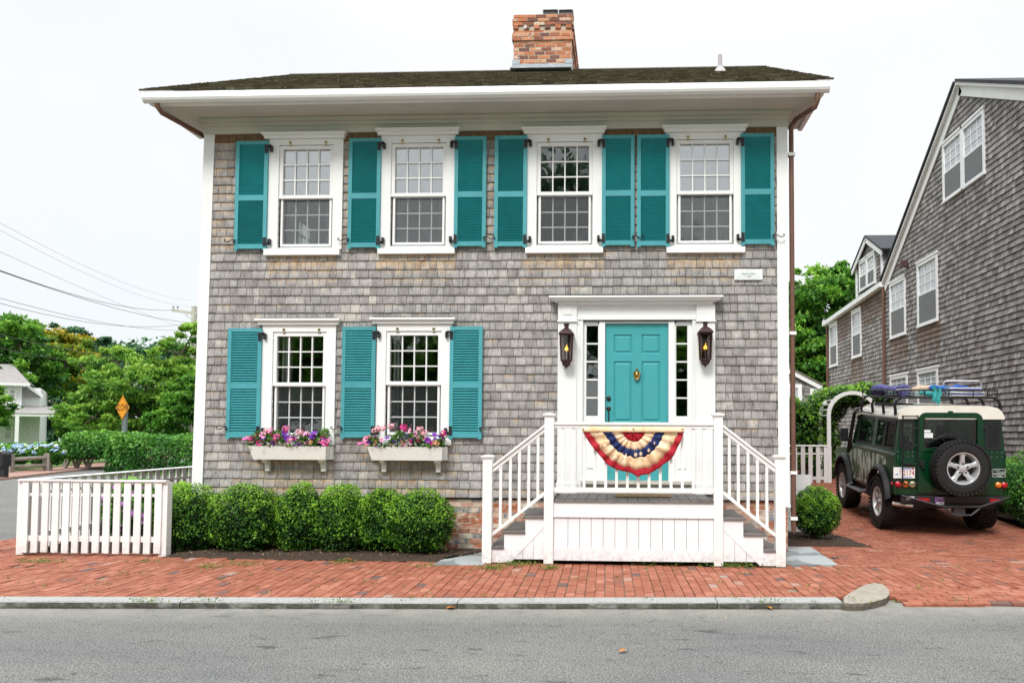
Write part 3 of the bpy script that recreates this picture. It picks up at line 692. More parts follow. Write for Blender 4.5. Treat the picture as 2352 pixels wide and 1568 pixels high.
# backing wall with openings, sides and back
m = MB()
for (a_, b_, c_, d_) in rect_holes(XL + .02, XR - .02, ZB - .02, ZS + .3, holes): m.box(a_, b_, .0, .12, c_, d_)
wall = m.build('wall', paint('tar_paper', (.018, .016, .015), .9), house)
m = MB()
for (a_, b_, c_, d_) in rect_holes(.125, HDEP, 0, ZS + .3, [(3.15, 3.95, 4.75, 5.55)]): m.box(XL + .02, XL + .14, a_, b_, c_, d_)
m.box(XR - .14, XR - .02, .125, HDEP, 0, ZS + .3).box(XL + .145, XR - .145, HDEP - .12, HDEP, 0, ZS + .3)
m.box(XL + .15, XR - .15, .13, HDEP - .13, 3.05, 3.2).box(XL + .15, XR - .15, .13, HDEP - .13, ZS + .1, ZS + .28).box(XL + .15, XR - .15, .13, HDEP - .13, .55, .7)
m.box(XL + .15, XR - .15, 5.2, 5.3, .7, 3.05).box(XL + .15, XR - .15, 5.2, 5.3, 3.2, ZS + .1).box(-3.7, -3.6, .13, 5.2, 3.2, ZS + .1)
m.build('interior_wall', INTERIOR, house)
gz0, gz1 = ZS + .28, 9.1
for x in (XL + .03, XR - .13): MB().prism([(.1, gz0), (HDEP, gz0), (HDEP / 2 - .5, gz0 + 2.2)], 'x', x, x + .1).build('gable', bpy.data.materials['tar_paper'], house)
def gclip(v0, v1):
    z = .66 + v1
    if z < gz0 - .05: return 0, HDEP - .14
    t = (z - gz0 + .05) / 2.2; return t * (HDEP / 2 - .6), HDEP - .14 - t * (HDEP / 2 - .6)
courses(MB(), (XR - .018, .14, .66), (0, 1, 0), (0, 0, 1), (1, 0, 0), HDEP - .14, gz0 + 2.0 - .66, .1235, .08, .19, .005, .02, .005, clip=gclip, seed=91).build('side_wall', SHINGLE2, house, attrs=True)
courses(MB(), (XL + .018, .14, .66), (0, 1, 0), (0, 0, 1), (-1, 0, 0), HDEP - .14, gz0 + 2.0 - .66, .1235, .08, .19, .005, .02, .005, clip=gclip, seed=92, holes=[(3.01, 3.81, 4.09, 4.89)]).build('side_wall', SHINGLE2, house, attrs=True)
courses(MB(), (XR - .018, .2, 0), (0, 1, 0), (0, 0, 1), (1, 0, 0), HDEP - .2, .655, .072, .19, .215, .014, .010, .010, brick=True, seed=93).build('foundation', BRICK, house, attrs=True)
def house_stain(x, z, rg):
    X = XLi + x; Z = ZB + z; s = 0.
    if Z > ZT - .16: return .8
    if rg.random() < .06: s = max(s, rg.uniform(.15, .4))
    for w in WIN[:4]:
        if w['S'][0] < X < w['S'][1] and w['Z'][0] - .16 < Z < w['Z'][0]: s = max(s, .60)
        elif w['S'][0] < X < w['S'][1] and w['Z'][0] - .5 < Z < w['Z'][0]: s = max(s, .30)
    if Z > WIN[0]['Z'][0]: s = max(s, .40)
    for w in WIN[4:]:
        if w['C'][0] - .25 < X < w['C'][1] + .02 and Z < 1.3: s = max(s, .30 + .6 * (1.2 - Z) * (X > w['C'][0]))
    if Z < ZB + .13: s = max(s, .34)
    return s
m = courses(MB(), (XLi, -.003, ZB), (1, 0, 0), (0, 0, 1), (0, -1, 0), XRi - XLi, ZT - ZB, .1235, .075, .19, .0055, .024, .006,
            holes=[(h[0] - XLi, h[1] - XLi, h[2] - ZB, h[3] - ZB) for h in holes], stain=house_stain, seed=11, jit=.0025)
m.build('wall', facade_shingle(), house, attrs=True)
# brick foundation
m = courses(MB(), (XL + .02, .05, .0), (1, 0, 0), (0, 0, 1), (0, -1, 0), XR - XL - .04, ZB - .005, .072, .19, .215, .014, .030, .030, brick=True, seed=5, jit=.003)
m.build('foundation', BRICK, house, attrs=True)
MB().box(XL + .02, XR - .02, .027, .2, -.05, ZB - .02).build('foundation', MORTAR, house)
# corner boards, water table, frieze, cornice
def skewbox(m, xb, xt, w0, w1, y0, y1, z0, z1):
    return m.add([(xb, y0, z0), (xb + w0, y0, z0), (xb + w0, y1, z0), (xb, y1, z0), (xt, y0, z1), (xt + w1, y0, z1), (xt + w1, y1, z1), (xt, y1, z1)], MB.BF)
xb = PY(440, 1110, -.03).x; xt = PY(469, 312, -.03).x
skewbox(MB(), xb, xt, .155, .155, -.032, .14, ZB - .06, ZT).build('corner_board', WHITE, house)
skewbox(MB(), XR - .15, XR - .15, .152, .152, -.032, .14, ZB - .06, ZT).build('corner_board', WHITE, house)
MB().box(XR - .16, XR + .012, -.045, .14, .62, ZB - .062).build('trim', WHITE, house)
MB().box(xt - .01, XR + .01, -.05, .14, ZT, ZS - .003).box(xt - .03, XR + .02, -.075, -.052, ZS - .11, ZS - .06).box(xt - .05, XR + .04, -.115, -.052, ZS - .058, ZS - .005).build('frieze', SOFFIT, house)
GE = PY(1905, 205, -.68); EX0, EX1 = PY(330, 225, -.68).x, GE.x
GZT = PY(1150, 200, -.68).z; GZB = PY(1150, 222, -.68).z
YE = -.68
# soffit: sloping box with returns round the corners
SI = PY(1150, 262, -.1).z
m = MB()
m.add([(EX0 + .1, YE + .1, GZB + .02), (EX1 - .1, YE + .1, GZB + .02), (XR + .03, -.05, ZS), (xt - .03, -.05, ZS), (EX0 + .1, .66, GZB + .02), (EX1 - .1, .66, GZB + .02), (XR + .03, .66, ZS), (xt - .03, .66, ZS)],
      [(0, 1, 2, 3), (1, 5, 6, 2), (4, 0, 3, 7)])
m.add([(EX0 + .1, .661, GZB + .02), (xt - .03, .661, ZS), (xt - .03, .661, GZT), (EX0 + .1, .661, GZT)], [(0, 1, 2, 3)])
m.add([(EX1 - .1, .661, GZB + .02), (XR + .03, .661, ZS), (XR + .03, .661, GZT), (EX1 - .1, .661, GZT)], [(0, 1, 2, 3)])
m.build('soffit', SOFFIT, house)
MB().box(EX0 + .06, EX1 - .06, YE + .035, YE + .115, GZB - .02, GZT).box(EX0 + .06, EX0 + .12, YE + .12, .66, GZB - .01, GZT).box(EX1 - .12, EX1 - .06, YE + .12, .66, GZB - .01, GZT).build('fascia', CREAM, house)
# half round gutter with rolled lip
m = MB(); prof = [(0, GZT), (-.015, GZT + .012), (-.028, GZT), (-.032, GZT - .03), (-.045, GZT - .055), (-.05, GZT - .085), (-.035, GZT - .115), (0, GZB - .012), (.03, GZB - .01), (.03, GZT)]
m.prism([(YE + .0 + y, z) for y, z in prof], 'x', EX0, EX1)
m.build('gutter', WHITE, house)
# roof
RY0, RZ0 = YE - .03, GZT + .012
ridge = PY(1755, 156, 4.12); slope = math.atan2(ridge.z - RZ0, 4.12 - RY0); LS = (4.12 - RY0) / math.cos(slope)
U = Vector((0, math.cos(slope), math.sin(slope))); NR = Vector((0, -math.sin(slope), math.cos(slope)))
CH = (PY(1181, 100, 3.55).x, PY(1312, 100, 3.55).x, 3.55, 5.75)
m = MB(); m.add([(EX0 - .02, RY0 + .05, RZ0 - .02), (EX1 + .02, RY0 + .05, RZ0 - .02), (EX1 + .02, 4.12, ridge.z - .03), (EX0 - .02, 4.12, ridge.z - .03),
    (EX0 - .02, 9.0, RZ0), (EX1 + .02, 9.0, RZ0)], [(0, 1, 2, 3), (3, 2, 5, 4)]); m.build('roof_deck', DECK, house)
hy = (CH[2] - RY0) / math.cos(slope)
m = courses(MB(), (EX0 - .05, RY0, RZ0), (1, 0, 0), U, NR, EX1 - EX0 + .10, LS, .13, .09, .2, .004, .030, .008, seed=21, jit=.004,
            holes=[(CH[0] - EX0 + .06, CH[1] - EX0 + .04, hy, 99)])
roof = m.build('roof', ROOFSH, house, attrs=True)
MB().tube([(EX0 - .05, 4.12, ridge.z + .015), (EX1 + .05, 4.12, ridge.z + .015)], .03, 6).build('ridge_cap', DECK, house)
# chimney
zb_, zt_ = RZ0 + (3.55 - RY0) * math.tan(slope) - .4, PY(1250, 33, 3.55).z
m = MB(); x0, x1, y0, y1 = CH; h = zt_ - zb_
def chim(z0, z1, o, seed):
    courses(m, (x0 - o, y0 - o, z0), (1, 0, 0), (0, 0, 1), (0, -1, 0), x1 - x0 + 2 * o, z1 - z0, .074, .19, .215, .016, .014, .014, brick=True, seed=seed)
    courses(m, (x1 + o, y0 - o, z0), (0, 1, 0), (0, 0, 1), (1, 0, 0), y1 - y0 + 2 * o, z1 - z0, .074, .19, .215, .016, .014, .014, brick=True, seed=seed + 1)
    courses(m, (x0 - o, y1 + o, z0), (0, -1, 0), (0, 0, 1), (-1, 0, 0), y1 - y0 + 2 * o, z1 - z0, .074, .19, .215, .016, .014, .014, brick=True, seed=seed + 2)
zc = PY(1250, 94, 3.55).z
chim(zb_, zc, 0, 1); chim(zc, zc + .15, .025, 4); chim(zc + .15, zt_ - .30, .005, 7); chim(zt_ - .22, zt_ - .07, .02, 10); chim(zt_ - .07, zt_, .005, 14)
q = 0; xx = x0 - .02
while xx < x1: m.box(xx, min(xx + .1, x1 + .02), y0 - .045, y0, zt_ - .295, zt_ - .225, 0, random.random()); xx += .2
yy = y0
while yy < y1: m.box(x1, x1 + .045, yy, yy + .1, zt_ - .295, zt_ - .225, 0, random.random()); yy += .2
ch = m.build('chimney', CHIMB, house, attrs=True)
MB().box(x0 - .008, x1 + .008, y0 - .008, y1 - .004, zb_, zt_ - .005).box(x0 - .030, x1 + .030, y0 - .030, y1 + .01, zc + .006, zc + .144).build('mortar', MORTAR, ch)
zf = RZ0 + (y0 - RY0) * math.tan(slope)
m = MB(); m.box(x0 - .03, x1 + .03, y0 - .045, y0 - .016, zf - .02, zf + .15); m.bar((x0 - .03, y0 - .2, zf - .055), (x1 + .03, y0 - .2, zf - .055), .3, .02)
m.box(x0 - .032, x0 + .12, y0 - .05, y0 - .046, zf + .15, zf + .23).box(x1 - .12, x1 + .032, y0 - .05, y0 - .046, zf + .15, zf + .23)
m.build('flashing', LEAD, ch)
for (pa, pb, nm) in ((1247, 1280, 0), (1284, 1315, 0)):
    p0, p1 = PY(pa, 22, 4.1).x, PY(pb, 22, 4.1).x; zz = zt_ - .02; c_ = MB(); zq, zr2 = PY(pa, 33, 4.1).z, PY(pa, 22, 4.1).z
    c_.box(p0 + .01, p1 - .01, 4.1, 4.5, zz, zr2 - .02, 1).box(p0 - .01, p1 + .01, 4.07, 4.53, zr2 - .02, zr2, 0)
    c_.build('flue_cap', [paint('galvanised_cap', (.55, .57, .6), .4, .1, metal=.4), BLACK], ch)
p = PY(1654, 170, 2.2); zpr = RZ0 + (2.2 - RY0) * math.tan(slope)
MB().lathe([(.11, zpr - .02), (.09, zpr + .04), (.045, zpr + .1), (.045, zpr + .12)], (p.x, 2.2, 0), seg=14).tube([(p.x, 2.2, zpr), (p.x, 2.2, PY(1654, 127, 2.2).z)], .036, 10).build('vent_pipe', paint('lead_pipe', (.45, .40, .41), .5, .1), house, smooth=True)
# downspouts
g1 = PY(1878, 222, YE + .03); e_ = PY(1817, 290, .02); zb2 = PY(1813, 1222, .02).z
MB().tube([(g1.x, YE + .03, g1.z + .03), (g1.x, YE + .03, g1.z - .05), (g1.x - .03, YE + .06, g1.z - .13), (e_.x + .06, -.03, e_.z + .08), (e_.x, .02, e_.z), (e_.x, .02, e_.z - .15), (e_.x, .02, max(zb2, .02))], .034, 10).build('downspout', BROWNPIPE, house, smooth=True)
for yy in (355, 765, 1085, 1190): z_ = PY(1815, yy, 0).z; MB().box(e_.x - .045, e_.x + .045, -.025, .08, z_ - .022, z_ + .022).build('pipe_bracket', WHITE, house)
g2 = PY(361, 238, YE + .03)
MB().tube([(g2.x, YE + .03, g2.z + .05), (g2.x, YE + .03, g2.z - .04), (g2.x + .04, YE + .08, g2.z - .11), (xt - .05, .12, ZT + .02), (xt - .05, .14, ZT - .2), (xb - .05, .14, .1)], .034, 10).build('downspout', BROWNPIPE, house, smooth=True)

# windows
def muntins(m, x0, x1, z0, z1, nx, nz, y0, y1, w=.016):
    for i in range(1, nx): x = x0 + (x1 - x0) * i / nx; m.box(x - w / 2, x + w / 2, y0, y1, z0, z1)
    for i in range(1, nz): z = z0 + (z1 - z0) * i / nz; m.box(x0, x1, y0 + .003, y1 - .003, z - w / 2, z + w / 2)
def frame(m, x0, x1, z0, z1, wx, wt, wb, y0, y1):
    m.box(x0 - wx, x0, y0, y1, z0 - wb, z1 + wt).box(x1, x1 + wx, y0, y1, z0 - wb, z1 + wt).box(x0, x1, y0, y1, z1, z1 + wt).box(x0, x1, y0, y1, z0 - wb, z0)
for i, w in enumerate(WIN):
    (g0_, g1_), (u0, u1), (l0, l1), (c0, c1), (s0, s1) = w['G'], w['U'], w['L'], w['C'], w['S']
    k0, k1, kz0, kz1 = w['K']; m = MB(); low = i > 3
    zc0 = w['Z'][1]
    m.box(c0, g0_ - .052, -.05, .0, zc0, kz0 - .002).box(g1_ + .052, c1, -.05, .0, zc0, kz0 - .002).box(g0_ - .052, g1_ + .052, -.05, .0, u1 + .06, kz0 - .002).box(g0_ - .052, g1_ + .052, -.05, .0, zc0, l0 - .055)
    m.box(g0_ - .06, g0_ - .053, -.056, -.05, l0 - .06, u1 + .066)
    win = m.build('window', WHITE, house)
    zm, dz = kz0, kz1 - kz0
    MB().box(k0 + .03, k1 - .03, -.085, -.0, zm, zm + dz * .45).box(k0 + .015, k1 - .015, -.10, .0, zm + dz * .45, zm + dz * .62).box(k0, k1, -.125, .0, zm + dz * .62, zm + dz * .97).build('crown', WHITE, win)
    MB().box(k0 + .05, k1 - .05, -.10, -.0, zm + dz * .972, zm + dz * 1.1).build('flashing', BLACK, win)
    MB().box(s0, s1, -.085, .0, w['Z'][0], w['Z'][1]).build('sill', WHITE, win)
    m = MB(); frame(m, g0_, g1_, u0, u1, .05, .052, .05, -.035, .02); muntins(m, g0_, g1_, u0, u1, 4, 3, -.018, .018); m.box(g0_ - .05, g1_ + .05, -.045, -.036, u0 - .05, u0 - .01)
    up = m.build('upper_sash', WHITE, win)
    MB().box(g0_ - .01, g1_ + .01, .004, .010, u0 - .01, u1 + .01).build('pane', GLASSU if i in (0, 1, 3) else GLASS, win)
    m = MB(); frame(m, g0_ + .0, g1_ - .0, l0, l1 - .0, .045, .04, .05, .025, .06); muntins(m, g0_, g1_, l0, l1, 4, 3, .03, .055); m.build('lower_sash', WHITE2, win)
    MB().box(g0_, g1_, .046, .050, l0, l1).build('pane', GLASSD, win)
    if i == 0: m = MB(); muntins(m, 3.15, 3.95, 4.75, 5.55, 3, 3, 0, .03, .03); m.map(lambda p: Vector((XL + .05 + p.y, p.x, p.z))).build('side_sash', WHITE, win)
    m = MB(); frame(m, g0_ + .004, g1_ - .004, l0 + .004, l1 - .004, .03, .02, .03, -.018, -.004); m.build('screen_frame', WHITE, win)
    MB().box(g0_, g1_, -.010, -.0085, l0, l1).build('insect_screen', SCREEN if not low else sheer('fine_insect_mesh_%d' % i, (.08, .09, .09), .10), win)
    for q in (.2, .86):
        x = g0_ - .05 + (g1_ - g0_ + .1) * q; MB().box(x - .018, x + .018, -.058, -.05, u1 + .075, u1 + .10).lathe([(.006, -.075), (.009, -.05)], (x, 0, u1 + .10), 'y', 8).box(x - .02, x + .02, -.054, -.05, u1 + .045, u1 + .06).build('screen_clip', BRASS, win)
    if w['t'] == 'white':
        MB().box(g0_ - .03, g1_ + .03, .024, .027, u0 - .0, u1 + .03).build('roller_shade', SHADEW, win)
        mm = MB()
        for sgn, xa in ((1, g0_ - .04), (-1, g1_ + .04)):
            pts = [(xa + sgn * t * .02, .14 + .014 * math.sin(t * 2.4)) for t in range(9)]
            mm.add([(x, y, z) for z in (l0 - .05, u0 + .02) for x, y in pts], [(t, t + 1, t + 10, t + 9) for t in range(8)])
        mm.build('curtain', CURTAIN, win)
    if w['t'] == 'blue':
        MB().box(g0_ - .03, g1_ + .03, .024, .027, u0 - .0, u1 + .03).build('roller_shade', SHADEB, win)
        mm = MB(); pts = [(g1_ - .22 + t * .02, .14 + .014 * math.sin(t * 2.4)) for t in range(13)]
        mm.add([(x, y, z) for z in (l0 - .05, u0 + .02) for x, y in pts], [(t, t + 1, t + 14, t + 13) for t in range(12)]); mm.build('curtain', CURTAIN, win)
    if low:
        m = MB(); x = g0_ + .01; m.box(x, x + .025, .13, .40, l0 - .05, u1 + .02).box(x + .05, x + .07, .15, .33, l0 - .05, u1 + .02); m.build('inner_shutter', WHITE, win)
        MB().box(g0_ + .38, g1_ + .1, .9, 1.5, l0 - .4, l0 + .30).build('inside_furniture', paint('brown_upholstery_%d' % i, (.16, .10, .06), .8), win)
    if i in (1, 3):
        MB().box(g0_ - .04, g1_ + .04, .6, .62, l0 - .2, l1 + .05).build('sheer_curtain', sheer('sheer_cloth_%d' % i, (.62, .65, .68), .6), win)
# shutters
TEALM = vary(paint('half_shaded_louver_teal', (.03, .26, .285), .42, .15, 5), .1)  # frame teal with less shade mixed in, for the top-lit open slats
def shutter(px0, px1, py0, py1, hinge, tie=True, low=False):
    my = (py0 + py1) / 2; x0, x1 = rx(px0, my), rx(px1, my); z1, z0 = rz((px0 + px1) / 2, py0), rz((px0 + px1) / 2, py1)
    st, H = .052, z1 - z0; ya, yb = -.082, -.048
    zm = z0 + H * .455 + .035
    m = MB().box(x0, x0 + st, ya, yb, z0, z1).box(x1 - st, x1, ya, yb, z0, z1)
    r0, r1, r2 = z0 + .02, z0 + .085, z1 - .05
    m.box(x0 + st, x1 - st, ya + .002, yb, r0, r1).box(x0 + st, x1 - st, ya + .002, yb, zm - .04, zm + .04).box(x0 + st, x1 - st, ya + .002, yb, r2, z1)
    sh = m.build('shutter', TEAL, house)
    for (a, b) in ((r1, zm - .04), (zm + .04, r2)):
        n = int((b - a) / .036); m = MB()
        for k in range(n):
            z = a + (b - a) * (k + .5) / n; hh = (b - a) / n * .5
            if low:
                m.add([(x0 + st, -.054, z + hh * .9), (x1 - st, -.054, z + hh * .9), (x1 - st, -.078, z - hh * .55), (x0 + st, -.078, z - hh * .55),
                       (x0 + st, -.054, z + hh * .55), (x1 - st, -.054, z + hh * .55), (x1 - st, -.078, z - hh * .95), (x0 + st, -.078, z - hh * .95)], MB.BF); continue
            m.add([(x0 + st, -.076, z + hh * .8), (x1 - st, -.076, z + hh * .8), (x1 - st, -.054, z - hh * 1.1), (x0 + st, -.054, z - hh * 1.1),
                   (x0 + st, -.070, z + hh * 1.05), (x1 - st, -.070, z + hh * 1.05), (x1 - st, -.048, z - hh * .8), (x0 + st, -.048, z - hh * .8)], MB.BF)
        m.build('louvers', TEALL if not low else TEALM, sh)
    hx = x1 if hinge > 0 else x0
    for zz, up in ((z1 - .06, 1), (z0 + .06, -1)):
        m = MB(); m.box(min(hx, hx - hinge * .045), max(hx, hx - hinge * .045), -.090, -.082, *sorted((zz, zz - up * .12)))
        m.box(min(hx - hinge * .045, hx + hinge * .05), max(hx - hinge * .045, hx + hinge * .05), -.098, -.090, *sorted((zz, zz - up * .04)))
        m.box(min(hx + hinge * .03, hx + hinge * .065), max(hx + hinge * .03, hx + hinge * .065), -.098, -.055, *sorted((zz - up * .015, zz - up * .095)))
        m.build('hinge', BLACK, sh)
    if tie:
        zt = z0 + (.12 if not low else .14); tx = x0 if hinge > 0 else x1; s_ = -1 if hinge > 0 else 1
        pts = [(tx + s_ * u, -.10, zt + v) for u, v in ((-.02, -.03), (.0, -.01), (-.01, .015), (-.035, .0), (-.02, .025), (.03, .02), (.07, -.005), (.11, -.005), (.135, .012), (.125, .03), (.11, .02))]
        MB().tube(pts, .0075, 6).build('shutter_dog', BLACK, sh, smooth=True)
shutter(546, 619, 328.5, 577, 1); shutter(804, 877, 322, 574, 1); shutter(1046, 1118.5, 318, 571, -1); shutter(1137.5, 1211.5, 316.5, 571.5, 1, False)
shutter(1383, 1457, 315, 569, -1); shutter(1463, 1537, 314, 570, 1, False); shutter(1700.5, 1776, 311, 566.5, -1)
shutter(527.5, 604, 755.6, 1007.5, 1, low=True); shutter(788.5, 865, 752, 1007.5, 1, low=True); shutter(1035, 1109.5, 751.5, 1008, -1, low=True)
# ------------------------------------------------------------------ doorway
ZD = PZ(1450, 1149, .79).z                     # deck level
DK = .79
def zz(py, px=1460, Y=0): return PY(px, py, Y).z
def xx(px, py=880, Y=0): return PY(px, py, Y).x
m = MB()
pl0, pl1, pr0, pr1 = xx(1280.6, 900, -.09), xx(1324, 900, -.09), xx(1600, 900, -.09), xx(1643, 900, -.09)
ztop = zz(699, 1460, -.1)
zcap0, zcap1 = zz(739, 1300, -.1), zz(699, 1300, -.1)
m.box(pl0, pl1, -.09, 0, DK, zcap0 + .02).box(pr0, pr1, -.09, 0, DK, zcap0 + .02)
m.box(pl0 - .0, pl1 + .0, -.10, 0, zcap0 + .021, ztop).box(pr0, pr1, -.10, 0, zcap0 + .021, ztop).box(pl0 - .01, pl1 + .01, -.115, -.0, zcap0, zcap0 + .02).box(pr0 - .01, pr1 + .01, -.115, 0, zcap0, zcap0 + .02)
m.box(pl1, pr0, -.06, 0, zz(732), ztop).box(pl1 + .002, pr0 - .002, -.085, -.061, zz(736), zz(730)).box(pl0 + .07, pl1 - .07, -.108, -.101, zcap0 + .1, ztop - .05)
m.box(pl0 - .015, pl1 + .015, -.105, 0, DK, DK + .14).box(pr0 - .015, pr1 + .015, -.105, 0, DK, DK + .14)
di0, di1 = xx(1339), xx(1589.5)
m.box(pl1, di0, -.07, .0, DK, zz(736) - .002).box(di1, pr0, -.07, 0, DK, zz(736) - .002).box(di0 - .03, di0, -.085, -.07, DK, zz(740)).box(di1, di1 + .03, -.085, -.07, DK, zz(740))
ds = m.build('door_surround', WHITE, house)
c0, c1 = xx(1261, 690, -.2), xx(1660, 690, -.2)
zA = ztop
m = MB()
for (o, p, a, b) in ((.16, .12, 0, .03), (.10, .15, .03, .05), (.035, .20, .05, .08), (.0, .23, .08, .105)): m.box(c0 + o * .75, c1 - o * .75, -p, 0, zA + a, zA + b)
m.build('crown', WHITE, ds); MB().box(c0 + .03, c1 - .03, -.2, 0, zA + .106, zA + .118).build('flashing', BLACK, ds)
# sidelights
d0, d1 = xx(1390), xx(1534.6); dz0, dz1 = DK + .179, zz(743.5)
m = MB()
m.box(di0, xx(1346.7), -.02, .06, DK, zz(739)).box(xx(1373.5), xx(1376), -.02, .06, DK, dz1).box(xx(1376) + .001, d0 - .003, -.05, .08, dz0 - .04, zz(739) - .001)
m.box(d1 + .003, xx(1549), -.05, .08, dz0 - .04, zz(739) - .001).box(xx(1549) + .001, xx(1552.8), -.02, .06, DK, dz1).box(xx(1578.7), di1, -.02, .06, DK, zz(739))
m.box(d0, d1, -.03, .08, dz1 + .003, zz(739))
for a, b in ((xx(1346.7), xx(1373.5)), (xx(1552.8), xx(1578.7))):
    m.box(a, b, -.02, .06, zz(748), zz(739) - .001).box(a, b, -.018, .06, DK, zz(955)).box(a + .02, b - .02, -.03, -.019, zz(1075), zz(975))
m.build('door_frame', WHITE, ds)
for a, b in ((xx(1346.7), xx(1373.5)), (xx(1552.8), xx(1578.7))):
    m = MB(); muntins(m, a, b, zz(955), zz(748), 1, 5, -.01, .03, .02); m.build('sidelight_bars', WHITE, ds)
    MB().box(a, b, .012, .016, zz(955), zz(748)).build('pane', GLASSD, ds)
m = MB().box(di0 - .02, di1 + .02, -.14, .06, DK + .13, DK + .175).box(di0 - .0, di1 + .0, -.09, .05, DK, DK + .129); m.build('threshold', paint('worn_threshold', (.55, .52, .46), .7, .3, 12), ds)
# interior candlestick in right sidelight
MB().lathe([(.035, 0), (.03, .03), (.012, .06), (.02, .12), (.012, .2), (.03, .26), (.03, .36), (.012, .38)], (xx(1562), .35, zz(955) - .05), seg=10).build('brass_candlestick', BRASS, None).location.z += 0
bpy.data.objects['brass_candlestick']['label'] = 'brass candlestick seen through the right hand sidelight pane'; bpy.data.objects['brass_candlestick']['category'] = 'candlestick'
# door leaf with six raised panels
m = MB(); W_, H_ = d1 - d0, dz1 - dz0
pz = [(zz(812), zz(768)), (zz(968.5), zz(829.5)), (dz0 + .16, dz0 + .16 + .45)]
px = [(xx(1409), xx(1452)), (xx(1473), xx(1517))]
pz[2] = (dz0 + .14, pz[1][0] - .13)
hs = [(a, b, c, d) for (a, b) in px for (c, d) in pz]
for (a, b, c, d) in rect_holes(d0, d1, dz0, dz1, hs): m.box(a, b, .0, .05, c, d)
m.box(d0, d1, .022, .049, dz0, dz1)
for (a, b, c, d) in hs:
    i_, j_ = .018, .040
    m.add([(a, .0, c), (b, .0, c), (b, .0, d), (a, .0, d), (a + i_, .018, c + i_), (b - i_, .018, c + i_), (b - i_, .018, d - i_), (a + i_, .018, d - i_)], [(0, 1, 5, 4), (1, 2, 6, 5), (2, 3, 7, 6), (3, 0, 4, 7)])
    m.add([(a + i_, .018, c + i_), (b - i_, .018, c + i_), (b - i_, .018, d - i_), (a + i_, .018, d - i_), (a + j_, .004, c + j_), (b - j_, .004, c + j_), (b - j_, .004, d - j_), (a + j_, .004, d - j_)],
          [(0, 1, 5, 4), (1, 2, 6, 5), (2, 3, 7, 6), (3, 0, 4, 7), (4, 5, 6, 7)])
m.box(d0 + .0, d1, -.012, -.001, dz0 + .0, dz0 + .03)
door = m.build('door', TEALD, house, label='teal front door with raised panels')
kx, kz = xx(1462.5), zz(858)
MB().lathe([(.004, -.012), (.03, -.014), (.035, -.022), (.02, -.03), (.004, -.032)], (kx, 0, kz), 'y', 14).lathe([(.006, .07), (.016, .065), (.018, .05), (.008, .035), (.022, .02), (.034, -.01), (.034, -.05), (.02, -.08), (.004, -.09)], (kx, -.03, kz), 'z', 12).tube(
    [(kx - .045, -.03, kz + .02), (kx - .03, -.045, kz - .06), (kx, -.05, kz - .085), (kx + .03, -.045, kz - .06), (kx + .045, -.03, kz + .02)], .008, 6).box(kx - .035, kx + .035, -.025, -.001, kz + .01, kz + .03).build('knocker', BRASS, door, smooth=True)
hx = xx(1398)
MB().lathe([(.032, -.001), (.034, -.012), (.02, -.02), (.02, -.03), (.004, -.032)], (hx, 0, zz(915)), 'y', 14).build('deadbolt', BLACK, door)
MB().lathe([(.028, -.001), (.032, -.012), (.012, -.02), (.004, -.022)], (hx, 0, zz(938)), 'y', 12).tube([(hx, -.02, zz(938)), (hx, -.06, zz(940)), (hx, -.055, zz(950)), (hx, -.045, zz(970)), (hx, -.015, zz(985))], .009, 6).build('door_handle', BLACK, door, smooth=True)

